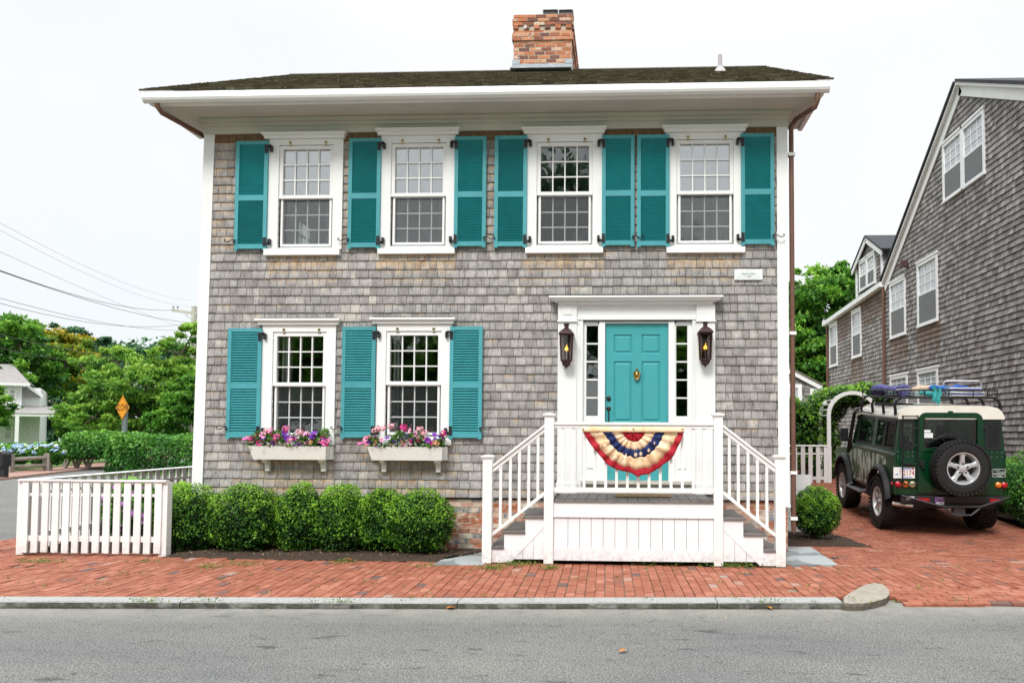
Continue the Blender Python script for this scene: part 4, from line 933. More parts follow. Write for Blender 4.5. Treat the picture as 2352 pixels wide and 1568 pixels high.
# ------------------------------------------------------------------ gas lanterns
FLAME, n, b = newmat('gas_flame'); b.inputs['Emission Color'].default_value = (1, .42, .06, 1); b.inputs['Emission Strength'].default_value = 1.8; b.inputs['Base Color'].default_value = (1, .5, .1, 1)
LGL = glassmat('lantern_glass', (.75, .72, .7), .04, .05)
def lantern(x, zb, zt, label):
    Y = -.20; h = zt - zb; t = thing('wall_lantern', label, 'lantern', (x, Y, zb), 'copper gas lanterns beside the door')
    z0, z1 = zb + h * .16, zb + h * .74; w0, w1 = .068, .083
    def ring(m, z, w, th, hh): m.box(x - w, x + w, Y - w, Y - w + th, z, z + hh).box(x - w, x + w, Y + w - th, Y + w, z, z + hh).box(x - w, x - w + th, Y - w + th, Y + w - th, z, z + hh).box(x + w - th, x + w, Y - w + th, Y + w - th, z, z + hh)
    m = MB(); ring(m, z0, w0 + .003, .014, .018); ring(m, z1 - .015, w1 + .003, .014, .02)
    for sx in (-1, 1):
        for sy in (-1, 1): m.bar((x + sx * w0, Y + sy * w0, z0), (x + sx * w1, Y + sy * w1, z1), .012, .012)
    m.box(x - w0, x + w0, Y - w0, Y + w0, z0 - .006, z0)
    m.build('frame', COPPER, t)
    def sq(m, prof, rot=True):
        vs = []; 
        for (w, z) in prof: vs += [(x - w, Y - w, z), (x + w, Y - w, z), (x + w, Y + w, z), (x - w, Y + w, z)]
        fs = [(i * 4 + k, i * 4 + (k + 1) % 4, i * 4 + 4 + (k + 1) % 4, i * 4 + 4 + k) for i in range(len(prof) - 1) for k in range(4)] + [(0, 3, 2, 1), tuple(len(prof) * 4 - 4 + k for k in range(4))]
        m.add(vs, fs); return m
    sq(MB(), [(w1 + .02, z1 + .004), (w1 + .022, z1 + .012), (w1 - .012, z1 + .055), (.036, z1 + .085)]).lathe([(.03, z1 + .086), (.03, zt - .025), (.042, zt - .024), (.045, zt - .012), (.03, zt - .004), (.01, zt)], (x, Y, 0), seg=14).build('cap', COPPER, t)
    for k in range(6): a = k * math.pi / 3; MB()
    sq(MB(), [(.008, zb + .0), (.012, zb + .018), (.03, zb + .03), (w0 - .02, zb + .045), (w0 - .006, z0 - .007)]).build('finial', COPPER, t)
    m = MB()
    for sx, sy in ((0, -1), (0, 1), (-1, 0), (1, 0)):
        P = []
        for w, z in ((w0, z0 + .01), (w1, z1 - .01)):
            for s in (-1, 1): P.append((x + (sx * w if sx else s * w * .94), Y + (sy * w if sy else s * w * .94), z))
        m.add([P[0], P[1], P[3], P[2]], [(0, 1, 2, 3)])
    m.build('pane', LGL, t)
    zf_ = z0 + (z1 - z0) * .40
    MB().lathe([(.02, z0), (.012, z0 + .01), (.006, z0 + .02), (.006, zf_ - .02), (.014, zf_ - .005), (.003, zf_)], (x, Y, 0), seg=8).build('burner', STONE, t)
    m = MB()
    for s, hh in ((-1, .065), (1, .055), (0, .09)): m.tube([(x + s * .004, Y, zf_), (x + s * .018, Y, zf_ + hh * .35), (x + s * .010 + .004, Y, zf_ + hh * .7), (x + s * .003 + .006, Y, zf_ + hh)], [.005, .010, .006, .001], 6)
    m.build('flame', FLAME, t, smooth=True)
    m = MB().box(x - .02, x + .02, Y + .07, -.091, z0 + .05, z0 + .075).box(x - .02, x + .02, Y + .07, -.091, z1 - .08, z1 - .055).box(x - .035, x + .035, -.103, -.091, z0 + .02, z1 - .02); m.build('bracket', COPPER, t)
lantern(xx(1301, 790, -.2), zz(846, 1301, -.2), zz(742, 1301, -.2), 'lit copper gas lantern on the pilaster left of the teal door')
lantern(xx(1620, 790, -.2), zz(843, 1620, -.2), zz(738, 1620, -.2), 'lit copper gas lantern on the pilaster right of the teal door')

# plaque
a_, b_ = xx(1686, 632), xx(1750, 632); zp0, zp1 = zz(644, 1718), zz(620, 1718)
pq = MB().box(a_, b_, -.05, -.028, zp0, zp1).build('name_plaque', WHITE, None); tag(pq, 'small white house plaque with grey lettering below the top right shutters', 'plaque')
cxp, hw = (a_ + b_) / 2, (b_ - a_) / 2 * .9; m = MB(); pts = [(cxp + hw * math.cos(t), zp0 + .012 + (zp1 - zp0 - .022) * math.sin(t)) for t in [math.pi * k / 24 for k in range(25)]]
m.prism(pts, 'y', -.0515, -.0505); m.build('plaque_face', paint('plaque_grey', (.66, .69, .69), .5, .02), pq)
DG = paint('grey_lettering', (.16, .20, .20), .6, 0)
textmesh('Ransom Taber', .030, 'lettering', DG, pq, (cxp, -.053, zp0 + .082)); textmesh('c. 1804', .026, 'lettering', DG, pq, (cxp, -.053, zp0 + .045))

# ------------------------------------------------------------------ porch
YF = PZ(1455, 1298).y + .0                     # front plane of the newel posts
porch = thing('porch_stairs', 'white wooden entrance porch with grey deck, railings and steps on both sides', 'porch', (xx(1455, 1200, YF), (YF) / 2, 0))
def fx(px, py=1150): return PY(px, py, YF).x
def fz(py, px=1455): return PY(px, py, YF).z
NP = [(fx(1107.8), fx(1129.5), fz(1043, 1118), .0), (fx(1249.3), fx(1271), fz(947, 1260), 0), (fx(1640), fx(1661), fz(947, 1650), 0), (fx(1782), fx(1804.5), fz(1043, 1793), 0)]
PW = .125
for (a, b, zt, _) in NP:
    p = MB().box(a, b, YF, YF + PW, .003, zt - .05).build('newel_post', WHITED, porch, bevel=.004)
    MB().box(a - .02, b + .02, YF - .02, YF + PW + .02, zt - .035, zt - .015).box(a - .01, b + .01, YF - .01, YF + PW + .01, zt - .05, zt - .0355).add(
        [(a - .015, YF - .015, zt - .0148), (b + .015, YF - .015, zt - .0148), (b + .015, YF + PW + .015, zt - .0148), (a - .015, YF + PW + .015, zt - .0148), ((a + b) / 2, YF + PW / 2, zt)], [(0, 1, 4), (1, 2, 4), (2, 3, 4), (3, 0, 4)]).build('post_cap', WHITED, p)
n0, n1, n2, n3 = NP
yc = YF + PW / 2
rt, rb = fz(969.5), fz(983.5); br0, br1 = fz(1131), fz(1121)
MB().box(n1[1], n2[0], yc - .045, yc + .045, rt - .035, rt).box(n1[1], n2[0], yc - .03, yc + .03, rb, rt - .0355).build('handrail', WHITED, porch, bevel=.004)
MB().box(n1[1], n2[0], yc - .03, yc + .03, br0, br1).build('bottom_rail', WHITED, porch)
for z_ in [484, 541, 599, 657, 715, 773, 831, 889, 947, 1007, 1065, 1125, 1184, 1242]:
    x = fx(1081.9 + z_ * .432); MB().box(x - .017, x + .017, yc - .017, yc + .017, br1, rb).build('baluster', WHITED, porch)
# sloping rails
def sloped(na, nb, mir):
    x0, x1 = na; s = 1
    if not mir: xa, xb_ = n0[1], n1[0]; P = [((1130, 1067), (1249.5, 974)), ((1130, 1085), (1249.5, 991)), ((1130, 1223), (1249.5, 1128)), ((1130, 1232), (1249.5, 1138))]
    else: xa, xb_ = n3[0], n2[1]; P = [((1782, 1067), (1661, 974)), ((1782, 1085), (1661, 991)), ((1782, 1225), (1661, 1125)), ((1782, 1234), (1661, 1135))]
    L = [(fz(a[1], a[0]), fz(b[1], b[0])) for a, b in P]
    m = MB(); m.prism([(xa, L[1][0]), (xb_, L[1][1]), (xb_, L[0][1]), (xa, L[0][0])], 'y', yc - .022, yc + .022)
    m.prism([(xa, L[0][0] - .032), (xb_, L[0][1] - .032), (xb_, L[0][1]), (xa, L[0][0])], 'y', yc - .045, yc - .0225).prism([(xa, L[0][0] - .032), (xb_, L[0][1] - .032), (xb_, L[0][1]), (xa, L[0][0])], 'y', yc + .0225, yc + .045)
    m.build('handrail', WHITED, porch)
    MB().prism([(xa, L[3][0]), (xb_, L[3][1]), (xb_, L[2][1]), (xa, L[2][0])], 'y', yc - .025, yc + .025).build('bottom_rail', WHITED, porch)
    bl = [153, 205, 253, 303, 352] if not mir else [1377, 1425, 1477, 1527, 1577]
    for z_ in bl:
        x = fx(1081.9 + z_ * .432); t = (x - xa) / (xb_ - xa); za, zb2_ = L[2][0] + (L[2][1] - L[2][0]) * t, L[1][0] + (L[1][1] - L[1][0]) * t
        MB().box(x - .017, x + .017, yc - .017, yc + .017, za - .01, zb2_ + .01).build('baluster', WHITED, porch)
sloped(None.__class__ and (0, 0), None, False); sloped((0, 0), None, True)
# deck boards, fascia and cladding
m = MB(); nb = 17; a, b = n1[0] - .0, n2[1]
for i in range(nb):
    p, q = a + (b - a) * i / nb, a + (b - a) * (i + 1) / nb - .006
    m.box(max(p, n1[1] + .002), min(q, n2[0] - .002), YF + .012, -.09, DK - .028, DK + random.uniform(-.001, .001))
m.build('deck', DECK, porch)
MB().box(n1[1], n2[0], YF + .03, YF + .06, fz(1186.5), DK - .03).box(n1[1], n2[0], YF + .025, YF + .055, fz(1289), fz(1262.5)).box(n1[1], n2[0], YF + .02, YF + .03, fz(1189), fz(1186.5)).build('fascia', WHITE2, porch)
m = MB(); sm = [n1[1]] + [fx(1081.9 + z_ * .432, 1220) for z_ in (514, 576, 638, 702, 765, 829, 892, 956, 1019, 1083, 1147, 1212)] + [n2[0]]
for p, q in zip(sm, sm[1:]): m.box(p + .0025, q - .0025, YF + .042, YF + .054, fz(1262.5) + .002, fz(1189.5))
m.build('cladding', WHITE2, porch); MB().box(n1[0], n2[1], YF + .08, -.1, .03, DK - .03).build('framing', BLACK, porch)
for mir in (False, True):
    Q = lambda px, py: (fx(px, 1200), fz(py, px))
    if not mir:
        xo, xi = n0[1], n1[0]; xs2 = [fx(1127, 1250), fx(1157, 1250), fx(1206, 1200), n1[0]]
    else:
        xo, xi = n3[0], n2[1]; xs2 = [fx(1785, 1250), fx(1754, 1250), fx(1708, 1200), n2[1]]
    zt_s = [fz(1259), fz(1222.5), fz(1187)]; e = -1 if not mir else 1; xe = [xs2[0], xs2[1], xs2[2]]
    prof = [(xo, .012), (xo, zt_s[0] - .02), (xe[1], zt_s[0] - .02), (xe[1], zt_s[1] - .02), (xe[2], zt_s[1] - .02), (xe[2], zt_s[2] - .02), (xi, zt_s[2] - .02), (xi, fz(1214)), (fx(1172 if not mir else 1746, 1290), .012)]
    MB().prism(prof, 'y', YF + .03, YF + .06).build('stringer', WHITE2, porch)
    tri = [(fx(1176 if not mir else 1742, 1290), .055), (xi, .055), (xi, fz(1214) - .002)]
    m = MB()
    # vertical boards in the triangle below
    X0, X1 = tri[0][0], xi; N_ = 3
    for k in range(N_):
        p, q = X0 + (X1 - X0) * k / N_, X0 + (X1 - X0) * (k + 1) / N_ - (.004 if X1 > X0 else -.004)
        hp = lambda x: .055 + (tri[2][1] - .055) * (x - X0) / (X1 - X0)
        m.prism([(p, .055), (q, .055), (q, hp(q)), (p, hp(p) + 1e-4)], 'y', YF + .036, YF + .05)
    m.build('cladding', WHITE2, porch)
    for i in range(3):
        xa_, xb_ = xe[i] + e * .03, (xe[i + 1] if i < 2 else xi)
        if i == 0: xa_ = xe[0] + e * .03
        MB().box(min(xa_, xb_), max(xa_, xb_), YF + .005 if i else YF + PW + .002 if False else YF + .01, -.06, zt_s[i] - .028, zt_s[i]).build('tread', DECK, porch, bevel=.006)
        MB().box(*sorted((xb_, xb_ - e * .02)), YF + .062, -.06, zt_s[i], (zt_s[i + 1] if i < 2 else DK) - .03).build('riser', WHITE2, porch)
    MB().box(min(xo, xi), max(xo, xi), YF + .1, YF + .11, .02, zt_s[0] - .04).build('framing', BLACK, porch)
    MB().prism([(xo, .0), (xo, zt_s[0] - .03), (xe[1], zt_s[0] - .03), (xe[1], zt_s[1] - .03), (xe[2], zt_s[1] - .03), (xe[2], zt_s[2] - .03), (xi, zt_s[2] - .03), (xi, 0)], 'y', -.10, -.07).build('stringer', WHITE2, porch)
mt = MB().box(xx(1412, 1130, -.55), xx(1540, 1130, -.55), -.80, -.35, DK + .003, DK + .018).build('doormat', paint('coir_mat', (.25, .16, .08), .95, .3, 40, .6, 90), None, bevel=.004); tag(mt, 'thin brown doormat lying on the grey porch deck before the door', 'doormat')

# ------------------------------------------------------------------ bunting
YB = YF + PW / 2 - .062
bt = thing('bunting', 'red cream and navy pleated half round bunting with stars tied to the porch rail', 'bunting', (PY(1455, 985, YB).x, YB, PY(1455, 1090, YB).z))
bx0, bx1 = PY(1339, 990, YB).x, PY(1570.5, 990, YB).x; bc = (bx0 + bx1) / 2 - .0; bz = PY(1455, 991, YB).z; bh = PY(1455, 980, YB).z
out = [(1339, 991), (1350, 1010), (1366, 1031), (1382, 1050), (1395, 1066), (1410, 1075), (1430, 1081), (1444, 1083), (1454, 1088), (1464, 1094), (1474, 1090), (1490, 1088), (1505, 1080), (1524, 1066), (1541, 1054), (1556, 1027), (1570.5, 991)]
op = [PY(x, y, YB) for x, y in out]; oa = [math.atan2(bz - p.z, p.x - bc) for p in op]; orr = [math.hypot(p.x - bc, p.z - bz) for p in op]
def rad(a): return float(np.interp(a, oa[::-1], orr[::-1]))
MR, MC, MN = paint('red_bunting_cloth', (.42, .010, .024), .75, .15, 8, .1, 200), paint('tea_stained_cloth', (.84, .66, .46), .8, .3, 7, .15, 120, dirt=(.68, .40, .18)), paint('navy_bunting_cloth', (.010, .022, .11), .8, .2, 8)
NA, rings = 120, [0.02, .08, .15, .235, .30, .36, .425, .48, .54, .605, .67, .76, .86, .90, .95, 1.0]; mat_of = [0, 0, 0, 1, 1, 1, 2, 2, 2, 1, 1, 1, 0, 0, 0]
vs = []
def pleat(a, f):
    s = math.sin(a * 17 + 1.9 * math.sin(a * 2.6) + .5 * f); k = math.copysign(abs(s) ** .6, s); return .021 * k * min(1, .25 + f) * math.sin(a) ** .4 + .010 * math.sin(a * 5 + f * 3)
def bpt(a, f):
    wob = 1 + (.012 * math.sin(a * 17 + .8) + .02 * math.sin(a * 8.0) + .015 * math.sin(a * 29)) * (1 if .1 < f < .95 else .0); r = rad(a) * f * wob
    return (bc + r * math.cos(a), YB - .03 + pleat(a, f) + f * f * .02, bz - r * math.sin(a))
for f in rings:
    for k in range(NA + 1): vs.append(bpt(math.pi * k / NA, f))
m = MB()
for mi in (0, 1, 2):
    fs = [(i * (NA + 1) + k, i * (NA + 1) + k + 1, (i + 1) * (NA + 1) + k + 1, (i + 1) * (NA + 1) + k) for i in range(len(rings) - 1) if mat_of[i] == mi for k in range(NA)]
    m.add(vs, fs, mi)
bo = m.build('cloth', [MR, MC, MN], bt, smooth=True); sd_ = bo.modifiers.new('thick', 'SOLIDIFY'); sd_.thickness = .002
m = MB(); nn = 60; v2 = []
for k in range(nn + 1):
    x = bx0 - .005 + (bx1 - bx0 + .01) * k / nn; wv = .004 * math.sin(k * .7) + .003 * math.sin(k * 1.9)
    for z, y in ((bh + .002 * math.sin(k), -.036), (bz + .012, -.040), (bz - .006 + .002 * math.sin(k * 1.3), -.037)): v2.append((x, YB + y + wv - .008, z))
m.add(v2, [(k * 3 + j, k * 3 + 3 + j, k * 3 + 4 + j, k * 3 + 1 + j) for k in range(nn) for j in (0, 1)]); hd = m.build('header', MC, bt, smooth=True); sd_ = hd.modifiers.new('thick', 'SOLIDIFY'); sd_.thickness = .002
for k, (sx_, sy_) in enumerate([(1389, 1021.5), (1402.5, 1030.5), (1426, 1044), (1438, 1044), (1460, 1043.5), (1471.5, 1041.5), (1490, 1033.5), (1503, 1017)]):
    p = PY(sx_, sy_, YB - .06); a = .4 * math.sin(k * 2); s = [.040, .037, .040, .026, .038, .035, .030, .027][k]
    pts = [(p.x + (s if j % 2 == 0 else s * .4) * math.sin(a + j * math.pi / 5) * (.45 if k in (3, 7) else .8 if k > 3 else 1), p.z + (s if j % 2 == 0 else s * .4) * math.cos(a + j * math.pi / 5)) for j in range(10)]
    MB().prism(pts, 'y', YB - .079, YB - .076).build('star', MC, bt)
for px_ in (1340, 1455, 1567):
    p = PY(px_, 985, YB); MB().lathe([(.010, -.002), (.012, -.006), (.006, -.008)], (p.x, YB - .050, p.z), 'y', 10).tube([(p.x, YB - .052, p.z), (p.x + .003, YB - .06, p.z - .02), (p.x + .006, YB - .055, p.z - .035)], .003, 5).build('hook', BRASS, bt)

# ------------------------------------------------------------------ window boxes with flowers
FG = leafmat('flower_foliage', (.02, .07, .015), (.07, .20, .03), (.20, .38, .06), .3)
SILV = leafmat('dusty_miller_leaf', (.25, .30, .27), (.42, .48, .44), (.6, .65, .6), .2)
PET = {k: paint(k + '_petal', c, .6, .25, 40, dirt=d) for k, c, d in (('pink', (.80, .20, .42), (.62, .06, .26)), ('pale_pink', (.85, .42, .55), (.75, .25, .40)), ('purple', (.16, .03, .42), (.08, .01, .22)),
    ('white', (.85, .85, .82), (.75, .75, .7)), ('magenta', (.70, .04, .24), (.45, .02, .14)), ('rose', (.85, .30, .38), (.80, .62, .62)))}
protos = {}
def petunia(kind):
    m = MB()
    for k in range(5):
        a = 2 * math.pi * k / 5; a1, a2 = a - .62, a + .62; r = .030
        m.add([(0, 0, -.010), (r * .7 * math.cos(a1), r * .7 * math.sin(a1), .002), (r * 1.05 * math.cos(a - .3), r * 1.05 * math.sin(a - .3), .004), (r * 1.1 * math.cos(a + .3), r * 1.1 * math.sin(a + .3), .0035), (r * .7 * math.cos(a2), r * .7 * math.sin(a2), .001)], [(0, 1, 2, 3, 4)])
    m.lathe([(.004, -.008), (.007, -.003), (.001, .001)], (0, 0, 0), seg=6, m=1)
    return m
def cluster(kind, rr=.034, n=34, s=.016):
    g = np.random.default_rng(len(kind) * 7 + n); m = MB()
    for _ in range(n):
        d = g.normal(size=3); d /= np.linalg.norm(d); d[2] = abs(d[2]) * .8 if g.random() < .8 else d[2]; c = Vector(d * rr * g.uniform(.75, 1)); t = Vector(g.normal(size=3)).cross(Vector(d)).normalized(); b_ = Vector(d).cross(t)
        m.add([c + (t * math.cos(q) + b_ * math.sin(q)) * s * .62 for q in (0, 1.25, 2.5, 3.77, 5.03)], [(0, 1, 2, 3, 4)])
    return m
def blossom(parent, kind, shape, loc, s=1.0, tilt=0):
    key = (kind, shape)
    if key not in protos:
        me_o = (petunia(kind) if shape == 'p' else cluster(kind) if shape == 'g' else cluster(kind, .022, 14, .010)).build('tmp', [PET[kind], PET['purple' if kind != 'purple' else 'magenta']], None, origin=(0, 0, 0))
        protos[key] = me_o.data; bpy.data.objects.remove(me_o)
    o = bpy.data.objects.new('blossom', protos[key]); COL.objects.link(o); o.parent = parent; o.location = Vector(loc) - LOC[parent.name]
    o.rotation_euler = (R(60 + random.uniform(-35, 30)), random.uniform(-.5, .5), random.uniform(-.7, .7)); o.scale = (s,) * 3
    o['label'] = {'pink': 'pink blossom', 'pale_pink': 'pale pink blossom', 'purple': 'deep purple blossom', 'white': 'small white blossom', 'magenta': 'magenta blossom', 'rose': 'rose pink blossom'}[kind]
FLAGM = None
def flagmat():
    m, n, b = newmat('striped_flag'); t = N(n, 'ShaderNodeTexCoord'); s = N(n, 'ShaderNodeSeparateXYZ'); n.links.new(t.outputs['Generated'], s.inputs[0])
    q = N(n, 'ShaderNodeMath', operation='MULTIPLY'); q.inputs[1].default_value = 5.5; n.links.new(s.outputs[0], q.inputs[0]); f = N(n, 'ShaderNodeMath', operation='FRACT'); n.links.new(q.outputs[0], f.inputs[0])
    r = ramp(n, f.outputs[0], [(.0, (.75, .48, .22)), (.5, (.20, .02, .02))], 'CONSTANT'); n.links.new(r.outputs[0], b.inputs['Base Color']); b.inputs['Roughness'].default_value = .8; return m
FLAGM = flagmat()
def window_box(w, fl, label, flab, spots, flags, seed):
    X0, X1 = fl; g = random.Random(seed); zt_, zb__ = zz(1024, 650, -.28), zz(1055, 650, -.24); cx = (X0 + X1) / 2
    t = thing('window_box', label, 'planter', (cx, -.16, zb__), 'white window boxes under the lower windows')
    YA, YT, YBm = -.085, -.28, -.235
    m = MB()
    m.add([(X0, YT, zt_), (X1, YT, zt_), (X1 - .02, YBm, zb__), (X0 + .055, YBm, zb__), (X0, YT + .015, zt_), (X1, YT + .015, zt_), (X1 - .02, YBm + .015, zb__), (X0 + .055, YBm + .015, zb__)], MB.BF)
    for (xa, xb_, q) in ((X0, X0 + .055, 1), (X1, X1 - .02, -1)):
        m.add([(xa, YT + .0151, zt_), (xb_, YBm + .0151, zb__), (xb_, YA, zb__), (xa, YA, zt_), (xa + q * .015, YT + .0151, zt_), (xb_ + q * .015, YBm + .0151, zb__), (xb_ + q * .015, YA, zb__), (xa + q * .015, YA, zt_)], MB.BF)
    m.box(X0 + .06, X1 - .025, YBm + .02, YA, zb__ + .001, zb__ + .015).box(X0, X1 + .02, YA, -.03, zb__ - .0, zt_)
    m.build('box', CREAM, t); MB().box(X0 + .04, X1 - .02, YT + .03, YA - .002, zt_ - .05, zt_ - .02).build('potting_soil', SOIL, t)
    for q in (.17, .90):
        bxx = X0 + (X1 - X0) * q; pr = [(-.03, zb__ - .001), (-.20, zb__ - .001), (-.195, zb__ - .03), (-.15, zb__ - .045), (-.105, zb__ - .08), (-.085, zb__ - .13), (-.085, zb__ - .165), (-.03, zb__ - .17)]
        MB().prism(pr, 'x', bxx - .03, bxx + .03).build('bracket', CREAM, t)
    fo = thing('flowering_plants', flab, 'flowers', (cx, -.19, zt_ - .02), 'flowers in the window boxes')
    n = 2200; G = np.random.default_rng(seed); u = G.uniform(-.02, 1.0, n); hgt = (.10 + .08 * np.sin(u * 9 + seed) + .05 * np.sin(u * 21)) * (1 - .5 * np.abs(u - .5) ** 2)
    P = np.stack([X0 + u * (X1 - X0), -.20 + G.normal(size=n) * .05, zt_ + .0 + G.random(n) ** .7 * (hgt + .06) * 1.0 - .015], 1)
    V, rr = leafmesh(P, .040, .6, .5, G.uniform(.1, 1, n), seed + 3); leafobj('foliage', V, rr, FG, fo)
    n = 90; P = np.stack([X0 + (X1 - X0) * (.62 + G.normal(size=n) * .10), -.22 + G.normal(size=n) * .03, zt_ + .05 + G.random(n) * .13], 1)
    V, rr = leafmesh(P, .075, .22, -.2, None, seed + 4); leafobj('silvery_leaves', V, rr, SILV, fo)
    for (kind, shape, a, b, s) in spots:
        s *= 1.2
        blossom(fo, kind, shape, (X0 + a * (X1 - X0), -.255 + g.uniform(-.03, .03) + b * .10, zt_ + b), s)
    for i in range(24):
        a, b_ = g.uniform(0, 1), g.uniform(.02, .16); kind = g.choice(['pink', 'pink', 'purple', 'pale_pink', 'purple', 'magenta', 'pink'])
        blossom(fo, kind, g.choice('ppg'), (X0 + a * (X1 - X0), -.25 + b_ * .1, zt_ + b_), g.uniform(.9, 1.2))
    for i in range(38):
        a = g.choice([g.gauss(.18, .09), g.gauss(.45, .08), g.gauss(.62, .12)]); blossom(fo, 'white', 'w', (X0 + a * (X1 - X0), -.285 + g.uniform(-.01, .02), zt_ + g.uniform(.0, .05)), g.uniform(.5, .8))
    for (a, b, rot, lab) in flags:
        fxx = X0 + a * (X1 - X0); fl_ = thing('hand_flag', lab, 'flag', (fxx, -.30, zt_), 'tiny striped flags among the flowers')
        mm = MB(); cs, sn = math.cos(rot), math.sin(rot); w_, h_ = b; vs2 = []
        for i in range(6):
            for j in range(2):
                x, z = (i / 5 - .5) * w_, (j - .5) * h_; vs2.append((fxx + x * cs - z * sn, -.305 + .008 * math.sin(i * 1.7), zt_ + .055 + x * sn + z * cs))
        mm.add(vs2, [(i * 2, i * 2 + 2, i * 2 + 3, i * 2 + 1) for i in range(5)]); mm.build('cloth', FLAGM, fl_)
        MB().tube([(fxx - .5 * w_ * cs, -.30, zt_ - .01), (fxx - .5 * w_ * cs - .01, -.30, zt_ + .055 + h_ * .6)], .003, 5).build('stick', DECK, fl_)
sp1 = [('pink', 'p', -.04, .10, 1.3), ('magenta', 'p', .02, .11, 1.1), ('pink', 'p', .03, .075, 1.2), ('pink', 'g', .26, .20, 1.3), ('pale_pink', 'p', .18, .15, 1.4), ('purple', 'p', .19, .12, 1.2), ('pink', 'g', .35, .12, 1.5), ('pink', 'g', .34, .07, 1.2),
       ('magenta', 'p', .14, .04, 1.2), ('pink', 'g', .46, .24, 1.4), ('purple', 'p', .45, .19, 1.3), ('purple', 'p', .50, .11, 1.2), ('rose', 'g', .64, .19, 1.4), ('rose', 'g', .53, .08, 1.0), ('pale_pink', 'p', .72, .17, 1.3),
       ('purple', 'p', .78, .15, 1.4), ('purple', 'p', .84, .18, 1.4), ('purple', 'p', .82, .13, 1.3), ('pink', 'p', .42, .03, 1.2), ('pink', 'p', .52, .02, 1.2), ('purple', 'p', .62, .03, 1.2), ('purple', 'p', .65, .025, 1.1),
       ('pink', 'p', .74, .05, 1.3), ('pink', 'p', .89, .12, 1.4), ('pink', 'p', .92, .06, 1.2), ('pink', 'p', .97, .05, 1.3), ('pink', 'p', 1.0, .08, 1.1), ('pale_pink', 'p', .26, .0, 1.0), ('pink', 'p', .10, .09, 1.1), ('rose', 'g', .20, .21, 1.0), ('magenta', 'p', .13, .17, 1.0), ('pink', 'p', .07, .13, 1.2), ('pale_pink', 'p', .60, .15, 1.2)]
sp2 = [('pink', 'p', -.10, .04, 1.1), ('pink', 'p', .0, .13, 1.3), ('pink', 'p', -.01, .06, 1.4), ('pale_pink', 'p', -.03, .10, 1.2), ('rose', 'g', .12, .24, 1.3), ('rose', 'g', .20, .25, 1.2), ('rose', 'g', .31, .28, 1.3), ('magenta', 'g', .47, .26, 1.5), ('pale_pink', 'p', .56, .22, 1.1), ('pale_pink', 'p', .63, .18, 1.3),
       ('rose', 'g', .69, .24, 1.3), ('rose', 'g', .73, .19, 1.5), ('rose', 'g', .66, .13, 1.0), ('purple', 'p', .50, .15, 1.2), ('purple', 'p', .54, .14, 1.2), ('purple', 'p', .40, .06, 1.3), ('purple', 'p', .43, .08, 1.2), ('pink', 'p', .48, .04, 1.1), ('pink', 'p', .58, .03, 1.2), ('purple', 'p', .14, .03, 1.3),
       ('magenta', 'p', .47, .11, .9), ('purple', 'p', .80, .09, 1.2), ('pink', 'p', .80, .09, 1.2), ('purple', 'p', .88, .17, 1.0), ('purple', 'p', .97, .13, 1.1), ('magenta', 'g', 1.0, .19, 1.2), ('pink', 'p', .90, .07, 1.1), ('purple', 'p', .26, .12, 1.0), ('rose', 'g', .07, .22, 1.1), ('pink', 'p', .08, .12, 1.0)]
bxA = (xx(570, 1024, -.28), xx(748.5, 1024, -.28)); bxB = (xx(843, 1024, -.28), xx(1016.5, 1024, -.28))
window_box(WIN[4], bxA, 'white wooden window box under the lower left window', 'pink, purple and white flowers in the left window box', sp1, [(.81, (.05, .06), -.3, 'tiny striped flag near the right end of the left window box')], 31)
window_box(WIN[5], bxB, 'white wooden window box under the lower right window', 'rose, pink and purple flowers in the right window box', sp2,
           [(.92, (.09, .065), -.6, 'widest tiny striped flag at the right end of the right window box'), (.115, (.035, .07), -.2, 'tiny striped flag near the left end of the right window box'), (.47, (.025, .07), .15, 'narrow tiny striped flag in the middle of the right window box')], 47)

# ------------------------------------------------------------------ boxwoods before the house
bs = [(428, 1197, 72, 88, -.42, 'dark round boxwood at the left end of the row, by the picket fence'), (565, 1190, 74, 82, -.40, 'wide boxwood second from the left in the row below the left window box'),
      (690, 1192, 52, 80, -.36, 'narrow boxwood third from the left in the row below the left window box'), (783, 1196, 55, 82, -.40, 'boxwood between the two window boxes, fourth from the left in the row'),
      (878, 1196, 50, 76, -.34, 'boxwood below the right window box, fifth from the left in the row'), (968, 1196, 68, 72, -.52, 'round boxwood at the right end of the row, beside the brick foundation')]
for i, (px_, py_, rx_, rz_, Y, lab) in enumerate(bs):
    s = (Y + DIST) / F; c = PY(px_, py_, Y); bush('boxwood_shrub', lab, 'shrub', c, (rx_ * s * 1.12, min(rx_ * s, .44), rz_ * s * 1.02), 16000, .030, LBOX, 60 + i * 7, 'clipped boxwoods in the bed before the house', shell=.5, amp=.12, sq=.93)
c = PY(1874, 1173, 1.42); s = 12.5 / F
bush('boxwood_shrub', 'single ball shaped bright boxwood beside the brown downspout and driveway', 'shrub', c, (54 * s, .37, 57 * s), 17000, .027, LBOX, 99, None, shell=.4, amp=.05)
for i, (px_, py_, r_, X, lab) in enumerate([(2352, 1140, .62, 7.05, 'green shrub at the right edge of the photo behind the spare wheel'), (2322, 1120, .5, 7.1, 'green shrub against the neighbouring wall right of the car')]):
    Yb = 2.9 + i * 1.3; bush('wall_shrub', lab, 'shrub', (X, Yb, .05 + r_ + gz(X, Yb)), (r_, .7, r_ * 1.05), 9000, .04, LHEDGE, 150 + i, 'shrubs along the neighbouring wall', zb=gz(X, Yb))
bush('wall_shrub', 'green shrub in the near right corner by the driveway edge', 'shrub', (7.35, 1.7, .5), (.6, .7, .62), 9000, .04, LHEDGE, 170, 'shrubs along the neighbouring wall')
